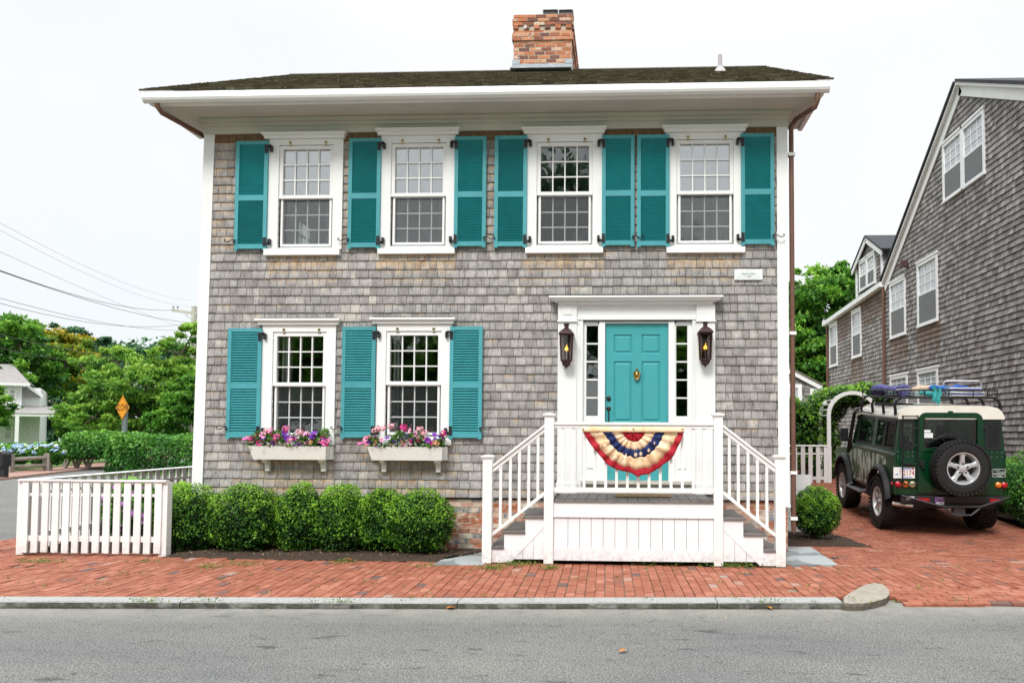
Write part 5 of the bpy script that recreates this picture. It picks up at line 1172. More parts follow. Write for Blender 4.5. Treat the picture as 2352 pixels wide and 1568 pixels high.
# ------------------------------------------------------------------ off-road car (local: x right, y forward, rear face at y=0)
CAR = thing('parked_car', 'dark green off-road car with cream roof and spare wheel on its back door', 'car', (0, 0, 0))
HW, ZSH, ZGU, ZSI = .885, 1.34, 1.915, .66
def tum(p):        # upper body leans in above the shoulder
    if p.z > ZSH: p.x *= 1 - .085 * min(1, (p.z - ZSH) / .6)
    return p
def arc(cy, cz, r, a0, a1, n=12): return [(cy + r * math.cos(R(a0 + (a1 - a0) * k / n)), cz + r * math.sin(R(a0 + (a1 - a0) * k / n))) for k in range(n + 1)]
WY0, WY1, WZ, WR = .80, 3.10, .44, .44
side = [(0.0, ZSI)] + arc(WY0, WZ + .06, .52, 162, 18) + [(1.34, ZSI - .04), (2.5, ZSI - .04)] + arc(WY1, WZ + .06, .52, 162, 18) + [(3.72, .72), (3.78, .80), (3.78, 1.16), (2.62, 1.26), (2.58, ZSH), (0.0, ZSH)]
side = [(y, z) for y, z in side]
m = MB()
for s in (-1, 1): m.prism(side, 'x', s * HW, s * (HW - .03))
# rear lower panel, scuttle, floor and inner arches
m.box(-HW + .031, HW - .031, 0, .03, ZSI, ZSH).box(-HW + .031, HW - .031, 2.45, 2.6, .8, 1.28).box(-HW + .031, HW - .031, 3.74, 3.78, .8, 1.15)
m.box(-HW + .031, -.62, 2.62, 3.74, 1.12, 1.15).box(.62, HW - .031, 2.62, 3.74, 1.12, 1.15)
# rounded shoulder ledge along the tub
for s in (-1, 1):
    pr = [(s * (HW + .0), ZSH - .07), (s * (HW + .012), ZSH - .05), (s * (HW + .006), ZSH - .015), (s * (HW - .03), ZSH + .004)]
    m.prism([pr[0], pr[1], pr[2], pr[3], (s * (HW - .03), ZSH - .07)], 'y', 0.0, 2.58)
body = m.build('body', CARG, CAR, bevel=.006)
MB().add([(-.62, 2.60, 1.16), (.62, 2.60, 1.16), (.62, 3.8, 1.1), (-.62, 3.8, 1.1), (-.60, 2.60, 1.30), (.60, 2.60, 1.30), (.58, 3.78, 1.22), (-.58, 3.78, 1.22)], MB.BF).build('bonnet', CARG, CAR, bevel=.03)
# upper body: sides with window openings, rear with three
m = MB(); wins = [(.20, 1.12, 1.42, 1.84), (1.40, 2.20, 1.42, 1.84)]
for s in (-1, 1):
    for (a, b, c, d) in rect_holes(0, 2.34, ZSH, ZGU, wins): m.box(min(s * HW * .985, s * (HW - .035)), max(s * HW * .985, s * (HW - .035)), a, b, c, d)
    m.add([(s * HW * .985, 2.34, ZSH), (s * HW * .985, 2.6, ZSH), (s * HW * .985, 2.40, ZGU), (s * HW * .985, 2.34, ZGU), (s * (HW - .035), 2.34, ZSH), (s * (HW - .035), 2.6, ZSH), (s * (HW - .035), 2.40, ZGU), (s * (HW - .035), 2.34, ZGU)], MB.BF)
rw = (-.445, .415, 1.435, 1.925); ql, qr = (-.815, -.63, 1.44, 1.85), (.60, .80, 1.44, 1.85)
for (a, b, c, d) in rect_holes(-HW * .985, HW * .985, ZSH, ZGU + .03, [rw, ql, qr]): m.box(a, b, -.001, .03, c, d)
m.map(tum).build('upper_body', CARG, CAR)
# white roof: rounded section with the door arch standing into it
m = MB()
def roofsec(y, k=1.0, dz=0.): return [(x * k, y, z + dz) for x, z in ((-.845, ZGU - .005), (-.85, ZGU + .02), (-.835, ZGU + .05), (-.80, ZGU + .12), (-.73, ZGU + .175), (-.60, ZGU + .205), (0, ZGU + .215), (.60, ZGU + .205), (.73, ZGU + .175), (.80, ZGU + .12), (.835, ZGU + .05), (.85, ZGU + .02), (.845, ZGU - .005))]
secs = [roofsec(-.03), roofsec(-.035, 1, .0), roofsec(.06, 1, .004), roofsec(2.1), roofsec(2.36, .99, -.05), roofsec(2.46, .97, -.11)]
secs[0] = [(x * .985, -.035, ZGU - .005 + (z - ZGU) * .80) for x, y, z in roofsec(0)]
n_ = 13; vs = [p for s_ in secs for p in s_]
m.add(vs, [(i * n_ + k, i * n_ + k + 1, (i + 1) * n_ + k + 1, (i + 1) * n_ + k) for i in range(len(secs) - 1) for k in range(n_ - 1)] + [tuple(range(n_)), tuple((len(secs) - 1) * n_ + k for k in range(n_))])
roofc = m.build('roof', CARW, CAR, smooth=True)
# back door
m = MB(); dx0, dx1 = -.53, .50; DT = ZGU + .10
def rrect(x0, x1, z0, z1, r, n=6, rb=None):
    P = []
    q = r if rb is None else rb
    for cx_, cz_, a0 in ((x1 - r, z1 - r, 0), (x0 + r, z1 - r, 90), (x0 + q, z0 + q, 180), (x1 - q, z0 + q, 270)):
        if a0 == 180: r = q
        P += [(cx_ + r * math.cos(R(a0 + 90 * k / n)), cz_ + r * math.sin(R(a0 + 90 * k / n))) for k in range(n + 1)]
    return P
def ringface(m, outer, inner, y0, y1):
    n = len(outer); vs = [(x, y0, z) for x, z in outer] + [(x, y0, z) for x, z in inner] + [(x, y1, z) for x, z in outer] + [(x, y1, z) for x, z in inner]
    fs = []
    for i in range(n):
        j = (i + 1) % n; fs += [(i, j, n + j, n + i), (2 * n + i, 2 * n + j, j, i), (n + i, n + j, 3 * n + j, 3 * n + i)]
    m.add(vs, fs)
ringface(m, rrect(dx0, dx1, 1.38, DT, .13, rb=.002), rrect(*rw, .05), -.045, .0)
m.box(dx0, dx1, -.03, -.002, .70, 1.379)
bd = m.build('back_door', CARG, CAR, bevel=.004)
CARGL = glassmat('car_glass', (.50, .56, .53), .02, .02)
MB().prism(rrect(rw[0] - .01, rw[1] + .01, rw[2] - .01, rw[3] + .01, .05), 'y', -.012, -.008).build('window', CARGL, bd)
MB().box(rw[0] + .03, rw[0] + .05, -.011, .002, rw[2], rw[3]).box(rw[1] - .05, rw[1] - .03, -.011, .002, rw[2], rw[3]).build('defroster_strip', paint('amber_strip', (.35, .10, .03), .6), bd)
MB().box(rw[0] + .02, rw[0] + .16, -.016, -.0125, 1.60, 1.68).box(rw[0] + .02, rw[0] + .12, -.016, -.0125, 1.69, 1.73).build('sticker', WHITE2, bd)
MB().box(-.14, .12, .02, .05, 1.86, 1.91).build('brake_lamp', paint('dark_red_lens', (.14, .01, .015), .3), bd)
MB().box(-.50, -.44, -.06, -.03, 1.15, 1.22).box(-.47, -.44, -.075, -.045, 1.10, 1.24).build('handle', BPLAST, bd, bevel=.004)
for s, q in ((-1, ql), (1, qr)):
    m = MB(); c0 = (q[0] + q[1]) / 2; sc = 1 - .085 * .45
    o_ = rrect(q[0] * sc - .03, q[1] * sc + .03, q[2] - .03, q[3] + .03, .07); i_ = rrect(q[0] * sc + .005, q[1] * sc - .005, q[2] + .005, q[3] - .005, .05); ringface(m, o_, i_, -.012, -.002)
    qw = m.build('quarter_window', BPLAST, CAR); MB().prism(i_, 'y', -.006, -.003).build('pane', CARGL, qw)
for s in (-1, 1):
    for (a, b, c, d), nm in zip(wins, ('side_window', 'door_window')):
        m = MB(); ks = 1 - .085 * .45
        for (p, q, r_, t) in rect_holes(a - .03, b + .03, c - .03, d + .03, [(a + .005, b - .005, c + .005, d - .005)]): m.box(*sorted((s * HW * .99, s * (HW * .985 + .008))), p, q, r_, t)
        if nm == 'side_window': m.box(*sorted((s * HW * .985, s * (HW * .985 + .01))), (a + b) / 2 - .02, (a + b) / 2 + .02, c, d)
        sw = m.map(tum).build(nm, BPLAST, CAR); MB().box(*sorted((s * (HW * .985 - .012), s * (HW * .985 - .016))), a, b, c, d).map(tum).build('pane', CARGL, sw)
# windscreen, interior, seats
MB().add([(-.80, 2.58, ZSH - .04), (.80, 2.58, ZSH - .04), (.75, 2.41, ZGU), (-.75, 2.41, ZGU)], [(0, 1, 2, 3)]).build('windscreen', CARGL, CAR)
m = MB(); m.box(-.84, .84, .04, 2.5, .66, .72)
for x in (-.42, .42): m.box(x - .24, x + .24, 1.45, 1.95, .9, 1.05).box(x - .24, x + .24, 1.38, 1.5, 1.0, 1.55).box(x - .12, x + .12, 1.38, 1.47, 1.56, 1.74)
m.box(-.6, .6, .5, .62, .9, 1.5); m.build('seats', paint('grey_seat', (.04, .042, .045), .8), CAR, bevel=.02)
MB().box(-.80, .80, 0.2, 3.6, .42, .655).box(-.75, .75, -.0, .3, .5, .655).build('chassis', BPLAST, CAR)
# seams and rivets on the rear
MB().box(-HW + .01, dx0 - .01, -.004, -.0, ZSH - .006, ZSH + .004).box(dx1 + .01, HW - .01, -.004, 0, ZSH - .006, ZSH + .004).box(-.04 - .02, .02, -.05, -.046, 2.0, 2.04).build('seam_strip', CARG, CAR)
m = MB()
for x in [-.84, -.76, -.68, -.60] + [.58, .66, .74, .82]:
    for z in (ZSH - .045, ZSH + .03): m.lathe([(.007, -.002), (.004, -.006)], (x, 0, z), 'y', 6)
m.build('rivets', ALLOY, CAR)
# side cladding decal of pale grass like streaks
def decal():
    m, n, b = newmat('streaked_decal'); z = noise_node(n, 1.0, sc=(1, 6.0, 1.9), detail=2, rough=.5); z.inputs['Distortion'].default_value = 1.2
    c = ramp(n, z.outputs[0], [(.47, (.004, .038, .014)), (.49, (.50, .53, .50))]).outputs[0]
    n.links.new(c, b.inputs['Base Color']); b.inputs['Roughness'].default_value = .3; return m
DEC = decal()
for s in (-1, 1):
    pts = [(.45, 1.12), (.62, 1.10), (1.0, 1.06), (1.25, .92), (1.36, .68), (2.45, .66), (2.56, .9), (2.75, 1.09), (2.6, 1.20), (2.3, 1.25), (1.2, 1.26), (.5, 1.25)]
    MB().prism(pts, 'x', s * (HW + .0022), s * (HW + .0035)).build('decal', DEC, CAR)
    MB().box(*sorted((s * (HW + .0036), s * (HW + .006))), 1.30, 1.307, .66, 1.27).box(*sorted((s * (HW + .0036), s * (HW + .006))), 2.42, 2.427, .66, 1.27).build('door_seam', BPLAST, CAR)
    # arches
    for cy in (WY0, WY1):
        o_, i_ = arc(cy, WZ + .06, .60, 172, 8, 16), arc(cy, WZ + .06, .515, 172, 8, 16); n_ = 17
        vs = [(s * (HW + .002), y, z) for y, z in o_] + [(s * (HW + .075), y, z) for y, z in arc(cy, WZ + .05, .565, 174, 6, 16)] + [(s * (HW + .08), y, z) for y, z in i_] + [(s * (HW - .05), y, z) for y, z in i_]
        MB().add(vs, [(r_ * 17 + k, r_ * 17 + k + 1, (r_ + 1) * 17 + k + 1, (r_ + 1) * 17 + k) for r_ in range(3) for k in range(16)]).build('wheel_arch', BPLAST, CAR, smooth=True)
        MB().prism(arc(cy, WZ + .06, .52, 180, 0, 12), 'x', s * (HW - .32), s * (HW - .31)).build('arch_liner', BPLAST, CAR)
    # step
    m = MB(); m.tube([(s * (HW + .02), 1.40, .56), (s * (HW + .14), 1.48, .52), (s * (HW + .14), 2.38, .52), (s * (HW + .02), 2.46, .56)], .028, 8).box(*sorted((s * (HW - .02), s * (HW + .13))), 1.5, 2.36, .50, .515); m.build('side_step', paint('scuffed_step', (.10, .10, .11), .4, .3, 8), CAR)
    m = MB(); m.tube([(s * (HW - .02), 2.5, 1.40), (s * (HW + .12), 2.62, 1.42)], .012, 6).box(*sorted((s * (HW + .06), s * (HW + .20))), 2.60, 2.66, 1.36, 1.62); m.build('wing_mirror', BPLAST, CAR, bevel=.015)
# wheels
def wheel_mesh():
    m = MB(); w = .135
    prof = [(.255, -w + .01), (.30, -w), (.37, -w), (.41, -w + .012), (.432, -w + .04), (.437, -.05), (.438, 0), (.437, .05), (.432, w - .04), (.41, w - .012), (.37, w), (.30, w), (.255, w - .01)]
    m.lathe(prof, (0, 0, 0), 'x', 40, 0, close=False)
    for k in range(40):       # tread blocks
        a = 2 * math.pi * k / 40
        for j, (xx_, wd) in enumerate(((-.105, .04), (-.05, .026), (0.0, .024), (.05, .026), (.105, .04))):
            a2 = a + (.08 if j % 2 else 0); c = Vector((xx_, .437 * math.cos(a2), .437 * math.sin(a2))); rd = Vector((0, math.cos(a2), math.sin(a2))); tg = Vector((0, -math.sin(a2), math.cos(a2)))
            if abs(xx_) > .1: c = Vector((xx_ * 1.08, .426 * math.cos(a2), .426 * math.sin(a2)))
            m.obox(c, Vector((wd * .85, 0, 0)), tg * .022, rd * .014, 0)
    return m
def rim_mesh():
    m = MB()    # outward is -x
    m.lathe([(.262, -.118), (.257, -.128), (.243, -.125), (.232, -.105), (.222, -.04), (.20, .06)], (0, 0, 0), 'x', 40, 0, close=False)
    m.lathe([(.235, .02), (.01, .02)], (0, 0, 0), 'x', 30, 1, close=False)
    for k in range(5):
        a = 2 * math.pi * k / 5 + math.pi / 2
        def P(r, t, x): return (x, r * math.cos(a + t), r * math.sin(a + t))
        L = [(.05, .75, -.085), (.10, .45, -.09), (.15, .24, -.095), (.19, .20, -.098), (.236, .24, -.10)]; vs = []
        for r, t, x in L: vs += [P(r, -t, x + .012), P(r, -t * .55, x - .008), P(r, t * .55, x - .008), P(r, t, x + .012), P(r, t, x + .05), P(r, -t, x + .05)]
        m.add(vs, [(i * 6 + q, i * 6 + (q + 1) % 6, i * 6 + 6 + (q + 1) % 6, i * 6 + 6 + q) for i in range(4) for q in range(6)])
        b_ = a + 0; c = (-.098, .078 * math.cos(b_), .078 * math.sin(b_)); m.lathe([(.016, -.012), (.013, -.018), (.004, -.02)], (c[0] + .004, c[1], c[2]), 'x', 8, 1)
    m.lathe([(.055, -.07), (.05, -.102), (.034, -.106), (.03, -.112), (.002, -.113)], (0, 0, 0), 'x', 20, 0)
    return m
tyo = wheel_mesh().build('wheel', RUBBER, CAR, origin=(0, 0, 0)); rio = rim_mesh().build('rim', [ALLOY, BPLAST], tyo, smooth=True)
tyo.location = (-.80, WY0, WZ); tyo.rotation_euler = (.3, 0, 0)
for (x, y, rot, lab) in ((-.80, WY1, (.9, 0, 0), None), (.80, WY0, (.2, 0, math.pi), None), (.80, WY1, (0, 0, math.pi), None)):
    c_ = copy_tree(tyo, CAR); c_.location = (x, y, WZ); c_.rotation_euler = rot
sp = copy_tree(tyo, CAR); sp.name = 'spare_wheel'; sp.location = (.065, -.24, 1.135); sp.rotation_euler = (0, 0, math.pi / 2); sp['label'] = 'spare wheel mounted on the back door'
MB().lathe([(.12, -.03), (.12, -.15)], (.065, 0, 1.135), 'y', 16).build('spare_bracket', BPLAST, CAR)
# lamps, plates, badges
LR, LA, LC = paint('red_lens', (.42, .005, .02), .2, .1, 9, coat=.6), paint('amber_lens', (.85, .20, .015), .2, .3, 30, coat=.6), paint('clear_lens', (.60, .56, .35), .2, .1, 9, coat=.6)
for (x, c, nm) in ((-.835, LR, 'tail_lamp'), (-.715, LA, 'indicator_lamp'), (-.605, LC, 'reversing_lamp'), (.765, LA, 'indicator_lamp'), (.86, LR, 'tail_lamp')):
    MB().lathe([(.050, -.001), (.050, -.012), (.042, -.018), (.042, -.035), (.030, -.045), (.003, -.05)], (x, 0, .835), 'y', 20).build(nm, c, CAR, smooth=True)
MB().lathe([(.028, 0), (.024, -.02), (.002, -.025)], (-HW - .0, .14, .83), 'x', 12).build('side_marker', LR, CAR)
MB().box(-.55, -.36, -.085, -.075, .57, .62).build('reflector', LR, CAR); MB().box(.60, .76, -.085, -.075, .57, .62).build('reflector', LR, CAR)
pl_ = MB().box(-.915, -.57, -.022, -.014, .935, 1.115).build('licence_plate', WHITE, CAR, bevel=.003)
PR, PB = paint('plate_red', (.40, .02, .04), .5), paint('plate_blue', (.06, .22, .55), .5)
textmesh('2174', .125, 'numerals', PR, pl_, (-.672, -.024, 1.02), xs=.74); textmesh('N', .042, 'numerals', PR, pl_, (-.805, -.024, 1.055)); textmesh('T', .036, 'numerals', PR, pl_, (-.805, -.024, 1.01))
MB().box(-.80, -.64, -.0235, -.0225, 1.085, 1.102).build('plate_band', PB, pl_); MB().box(-.625, -.588, -.0235, -.0225, 1.08, 1.108).build('plate_sticker', PR, pl_)
MB().prism([(-.90, .995), (-.875, 1.0), (-.86, 1.015), (-.835, 1.005), (-.847, .99), (-.895, .988)], 'y', -.0235, -.0225).box(-.76, -.62, -.0235, -.0225, .948, .958).build('plate_emblem', PB, pl_)
MB().box(-.74, -.60, -.05, -.015, 1.135, 1.175).build('plate_lamp', BPLAST, CAR, bevel=.01)
GRS = paint('badge_silver', (.55, .60, .58), .35, .05, metal=.3)
m = MB(); o_ = rrect(.66, .885, 1.02, 1.10, .038); i_ = rrect(.668, .877, 1.028, 1.092, .031); ringface(m, o_, i_, -.006, -.001)
o2 = rrect(.672, .882, .965, 1.018, .018); i2 = rrect(.68, .874, .973, 1.012, .012); ringface(m, o2, i2, -.006, -.001); m.box(.75, .82, -.006, -.001, .974, .984); bg_ = m.build('badge', GRS, CAR)
textmesh('LAND', .034, 'lettering', GRS, bg_, (.735, -.005, 1.073), xs=1.1, shear=.3); textmesh('ROVER', .034, 'lettering', GRS, bg_, (.80, -.005, 1.045), xs=1.1, shear=.3); textmesh('DEFENDER', .022, 'lettering', GRS, bg_, (.775, -.005, .998), xs=1.2)
# bumper bar, sticker, exhaust, tow frame
m = MB(); m.box(-.80, .83, -.075, -.0, .545, .655); m.build('bumper', BPLAST, CAR, bevel=.01)
RBAR = paint('worn_black_bar', (.07, .075, .085), .35, .5, 12, metal=.3)
MB().tube([(-.80, -.08, .66), (-.18, -.16, .50), (.42, -.16, .50), (1.0 - .10, -.08, .645)], .016, 8).build('guard_bar', RBAR, CAR); MB().tube([(-.16, -.14, .49), (.02, -.14, .36), (.28, -.14, .36), (.44, -.14, .49)], .018, 8).box(.02, .20, -.12, 0, .36, .5).build('tow_frame', RBAR, CAR)
st = MB().box(-.27, -.12, -.0835, -.0765, .515, .645).build('bumper_sticker', paint('sticker_purple', (.20, .10, .28), .5), CAR); MB().box(-.245, -.125, -.0855, -.0845, .52, .56).build('sticker_band', WHITE2, st)
textmesh('Reef', .038, 'lettering', WHITE, st, (-.185, -.086, .625)); textmesh('2000', .04, 'numerals', paint('sticker_grey', (.2, .2, .25), .5), st, (-.185, -.0865, .54))
st = MB().box(-.72, -.60, -.0835, -.0765, .60, .645).build('bumper_sticker', WHITE2, CAR); textmesh('10000', .028, 'numerals', BPLAST, st, (-.66, -.0845, .62))
MB().tube([(-.88, .12, .50), (-.70, .0, .49), (-.60, .0, .485)], .032, 10).build('exhaust_pipe', paint('warm_steel', (.55, .47, .40), .35, .2, metal=.7), CAR)
# ladder
m = MB()
for x in (-.785, -.54): m.tube([(x, -.03, 1.965), (x, -.07, 1.94), (x, -.07, .90), (x + (.05 if x < -.7 else -.02), -.06, .85)], .011, 6)
for z in (1.955, 1.76, 1.48, 1.175, .855): m.tube([(-.785, -.07, z), (-.54, -.07, z)], .010, 6)
m.build('ladder', BLACK, CAR)
# roof rack
m = MB(); rx0, rx1, ry0, ry1, rzA, rzB = -.80, .74, .0, 2.15, 2.26, 2.375
for z in (rzA, rzB): m.tube([(rx0, ry0, z), (rx1, ry0, z), (rx1, ry1, z), (rx0, ry1, z)], .012, 6, closed=True)
for k in range(5): x = rx0 + (rx1 - rx0) * k / 4; m.tube([(x, ry0, rzA), (x, ry0, rzB)], .009, 6).tube([(x, ry1, rzA), (x, ry1, rzB)], .009, 6).tube([(x, ry0, rzA), (x, ry1, rzA)], .009, 6)
for k in range(1, 6): y = ry0 + (ry1 - ry0) * k / 6; m.tube([(rx0, y, rzA), (rx0, y, rzB)], .009, 6).tube([(rx1, y, rzA), (rx1, y, rzB)], .009, 6)
for k in range(8): y = ry0 + .1 + (ry1 - ry0 - .2) * k / 7; m.tube([(rx0, y, rzA - .012), (rx1, y, rzA - .012)], .009, 6)
for y in (.1, .72, 1.35, 2.05):
    for s in (-1, 1):
        for dy in (0, .07): m.tube([(s * .83, y + dy, ZGU + .01), (s * .85, y + dy, ZGU + .20), (s * .82, y + dy, rzA - .06), (s * .74, y + dy, rzA - .01), (s * .55, y + dy, rzA - .01)], .014, 6)
m.tube([(rx0 - .03, 1.4, ZGU + .03), (rx0 - .10, 1.4, ZGU + .05), (rx0 - .10, 2.5, ZGU + .05), (rx0, 2.5, ZGU + .04)], .013, 6)
m.build('roof_rack', BLACK, CAR)
MB().tube([(-.89, 2.72, 1.15), (-.90, 2.60, 1.40), (-.87, 2.42, 1.93), (-.84, 2.30, 2.0)], .028, 8).tube([(-.89, 2.86, 1.12), (-.89, 2.75, 1.40), (-.86, 2.55, 1.90), (-.84, 2.42, 2.0)], .018, 8).build('windscreen_bar', BLACK, CAR)
MB().box(-.72, -.34, .7, 1.7, ZGU + .17, ZGU + .23).build('roof_hatch', BPLAST, CAR, bevel=.015)
CX0 = 5.20; CAR.scale = (.97, .97, .97); CAR.location = (CX0, 1.93, .02); CAR.rotation_euler = (R(3.4), 0, R(-.6))
CM = Matrix.Translation((CX0, 1.93, .02)) @ Matrix.Rotation(R(-.6), 4, 'Z') @ Matrix.Rotation(R(3.4), 4, 'X') @ Matrix.Scale(.97, 4)
def oncar(t, x, y, z, rz=0):
    p = CM @ Vector((x, y, z)); t.location = p; t.rotation_euler = (R(3.4), 0, rz + R(-.6)); return t
# load on the rack, each piece its own thing (built about its own origin)
t = thing('rolled_tarp', 'crumpled purple blue roll lying along the left side of the roof rack', 'tarp')
pts, rr_ = [], []
for k in range(30): u = k / 29; pts.append((.04 * math.sin(u * 7), u * 1.55, .10 + .02 * math.sin(u * 13))); rr_.append(.085 + .02 * math.sin(u * 21) + .015 * math.sin(u * 47))
MB().tube(pts, rr_, 14).build('roll', paint('purple_blue_cloth', (.09, .085, .26), .6, .5, 9, .4, 14), t, smooth=True)
MB().tube([(p[0] + .11, p[1] * .8 + .1, p[2] - .03) for p in pts], [r * .7 for r in rr_], 12).build('loose_cloth', paint('dark_blue_cloth', (.05, .05, .16), .6, .5, 9, .4, 14), t, smooth=True); oncar(t, -.60, .45, rzA)
def chair(lab, cloth, x, y, z, w, rz, h=.0):
    t = thing('folding_beach_chair', lab, 'beach chair', group='folded beach chairs on the roof rack'); m = MB(); L = .75
    for zz_ in (.02, .065): m.tube([(-w / 2, .0, zz_), (-w / 2, L, zz_), (-w / 2 + .05, L + .06, zz_), (w / 2 - .05, L + .06, zz_), (w / 2, L, zz_), (w / 2, 0, zz_), (w / 2 - .05, -.05, zz_), (-w / 2 + .05, -.05, zz_)], .012, 8, closed=True)
    for s in (-1, 1): m.tube([(s * w / 2, .1, .02), (s * w / 2, .08, h + .09), (s * (w / 2 - .04), .08, h + .12)], .012, 6)
    m.tube([(-w / 2 + .04, .08, h + .12), (w / 2 - .04, .08, h + .12)], .012, 6)
    m.build('frame', CHROME, t, smooth=True); MB().box(-w / 2 + .015, w / 2 - .015, .05, L - .02, .035, .052).build('seat_cloth', cloth, t); return oncar(t, x, y, z, rz)
BLU = paint('royal_blue_cloth', (.012, .10, .42), .6, .3, 9); TQ = paint('turquoise_cloth', (.05, .38, .38), .6, .3, 9); BEI = paint('beige_cloth', (.60, .45, .34), .7, .3, 9)
chair('folded beach chair with royal blue cloth, bottom of the right hand pile on the rack', BLU, .30, .12, rzA + .01, .62, .05)
chair('folded beach chair with raised white tube arms, topmost of the pile on the rack', BLU, .26, .12, rzA + .085, .58, -.06, .06)
chair('folded beach chair with turquoise cloth in the middle of the rack', TQ, -.22, .35, rzA + .01, .52, .35)
t = thing('beach_umbrella', 'furled beige and turquoise beach umbrella lying across the middle of the rack', 'beach umbrella'); MB().tube([(-.5, 0, 0), (-.35, .02, .01), (.1, .05, .03), (.25, .05, .03)], [.015, .05, .045, .01], 10).build('furled_cloth', BEI, t, smooth=True); MB().tube([(-.52, 0, 0), (-.8, -.02, -.02)], .012, 6).tube([(.25, .05, .03), (.5, .06, .04)], .01, 6).build('pole', CHROME, t); oncar(t, -.10, .25, rzA + .13, .3)
t = thing('beach_towel', 'teal towel hanging over the front of the load on the roof rack', 'towel'); vs = []
for i in range(9):
    for j in range(7): vs.append((-.05 + i * .016 + .01 * math.sin(j), .02 * math.sin(i * 1.5) - (.02 if j > 2 else 0), .10 + .03 * math.sin(i * .9) - j * .035 + (0.03 if j < 2 else 0)))
tw = MB().add(vs, [(i * 7 + j, i * 7 + 7 + j, i * 7 + 8 + j, i * 7 + 1 + j) for i in range(8) for j in range(6)]).build('towel_cloth', TQ, t, smooth=True); oncar(t, -.25, -.01, rzA + .03)

t = thing('cloth_bundle', 'royal blue crumpled cloth bundle on top of the middle of the rack', 'bundle'); pts, rr_ = [], []
for k in range(22): u = k / 21; pts.append((-.34 + u * .72, .03 * math.sin(u * 9), .07 + .015 * math.sin(u * 11))); rr_.append(.02 + .055 * math.sin(math.pi * u) ** .5 + .014 * math.sin(u * 23))
MB().tube(pts, [r * .62 for r in rr_], 14).build('cloth', BLU, t, smooth=True); oncar(t, .06, .20, rzA + .08, .12)
t = thing('cloth_bundle', 'turquoise striped cloth bundle lying beside the purple roll on the rack', 'bundle')
MB().tube([(p[0] * .6, p[1], p[2] - .02) for p in pts], [r * .6 for r in rr_], 14).build('cloth', TQ, t, smooth=True); oncar(t, -.26, .14, rzA + .02, .3)
MB().box(-.30, .32, -.052, -.046, 1.44, 1.455).tube([(.0, -.055, 1.45), (-.2, -.058, 1.62)], .006, 5).tube([(-.30, -.06, 1.58), (-.08, -.06, 1.68)], .006, 5).build('rear_wiper', BPLAST, bd)
for z in (1.75, .95, 1.25): MB().box(.49, .56, -.04, -.0, z, z + .05).build('door_hinge', BPLAST, bd, bevel=.004)
# ------------------------------------------------------------------ picket fences
def picket_run(name, label, A, B, H, spacing, pw=.088, cap=True, n=None, gfun=None, posts=(0, 1), rails=((.80, .035), (.22, .07)), lift=.0, postw=.10, cat='fence', group=None):
    A, B = Vector((A[0], A[1], 0)), Vector((B[0], B[1], 0)); d = (B - A); L = d.length; d.normalize(); pz_ = Vector((-d.y, d.x, 0)) 
    if pz_.y > 0 or (abs(pz_.y) < 1e-3 and pz_.x > 0): pz_ = -pz_          # towards the viewer
    g = gfun or (lambda x, y: 0.)
    t = thing(name, label, cat, ((A.x + B.x) / 2, (A.y + B.y) / 2, g((A.x + B.x) / 2, (A.y + B.y) / 2)), group)
    def P(u, o, z): q = A + d * u + pz_ * o; return Vector((q.x, q.y, z + g(q.x, q.y)))
    k = n or int(L / spacing)
    for i in range(k):
        u = L * (i + .5) / k + random.uniform(-.003, .003); w = pw * (1 + random.uniform(-.03, .03)); z0, z1 = .03 + random.uniform(0, .01) + lift, H - .025
        m = MB(); p = [P(u - w / 2, .015, z0), P(u + w / 2, .015, z0), P(u + w / 2, .037, z0), P(u - w / 2, .037, z0), P(u - w / 2, .015, z1), P(u + w / 2, .015, z1), P(u + w / 2, .037, z1), P(u - w / 2, .037, z1)]
        m.add(p, MB.BF).build('picket', WHITED, t)
    for (z, h) in rails:
        MB().add([P(0, -.03, z * H - h / 2), P(L, -.03, z * H - h / 2), P(L, .0145, z * H - h / 2), P(0, .0145, z * H - h / 2), P(0, -.03, z * H + h / 2), P(L, -.03, z * H + h / 2), P(L, .0145, z * H + h / 2), P(0, .0145, z * H + h / 2)], MB.BF).build('rail', WHITED, t)
    if cap:
        pr = [(-.05, -.024), (.05, -.024), (.058, -.010), (.03, .002), (-.03, .002), (-.058, -.010)]; vs = [P(-.03, o, H + z) for o, z in pr] + [P(L + .03, o, H + z) for o, z in pr]
        MB().add(vs, [list(range(6)), list(range(11, 5, -1))] + [(i, i + 6, (i + 1) % 6 + 6, (i + 1) % 6) for i in range(6)]).build('cap_rail', WHITED, t)
    for s in posts:
        u = L * s; o0, o1 = -.10, .012; h = postw / 2
        MB().add([P(u - h, o0, 0), P(u + h, o0, 0), P(u + h, o1, 0), P(u - h, o1, 0), P(u - h, o0, H - .026), P(u + h, o0, H - .026), P(u + h, o1, H - .026), P(u - h, o1, H - .026)], MB.BF).build('post', WHITED, t)
    return t
YP = PZ(210, 1276).y
fa, fb = PY(33, 1200, YP).x, PY(380, 1200, YP).x; FH = PY(210, 1102, YP).z
picket_run('picket_fence', 'white picket fence run facing the road beside the boxwoods', (fa + .06, YP + .04), (fb - .04, YP + .04), FH, 0, n=14, posts=(.995, .0), postw=.10)
pe = PY(437, 1073, 3.6)
picket_run('picket_fence', 'white picket fence run going back along the side street to the house corner', (fa + .05, YP + .15), (-7.98, 8.2), FH, .21, pw=.115, posts=(.02, .45, .98))
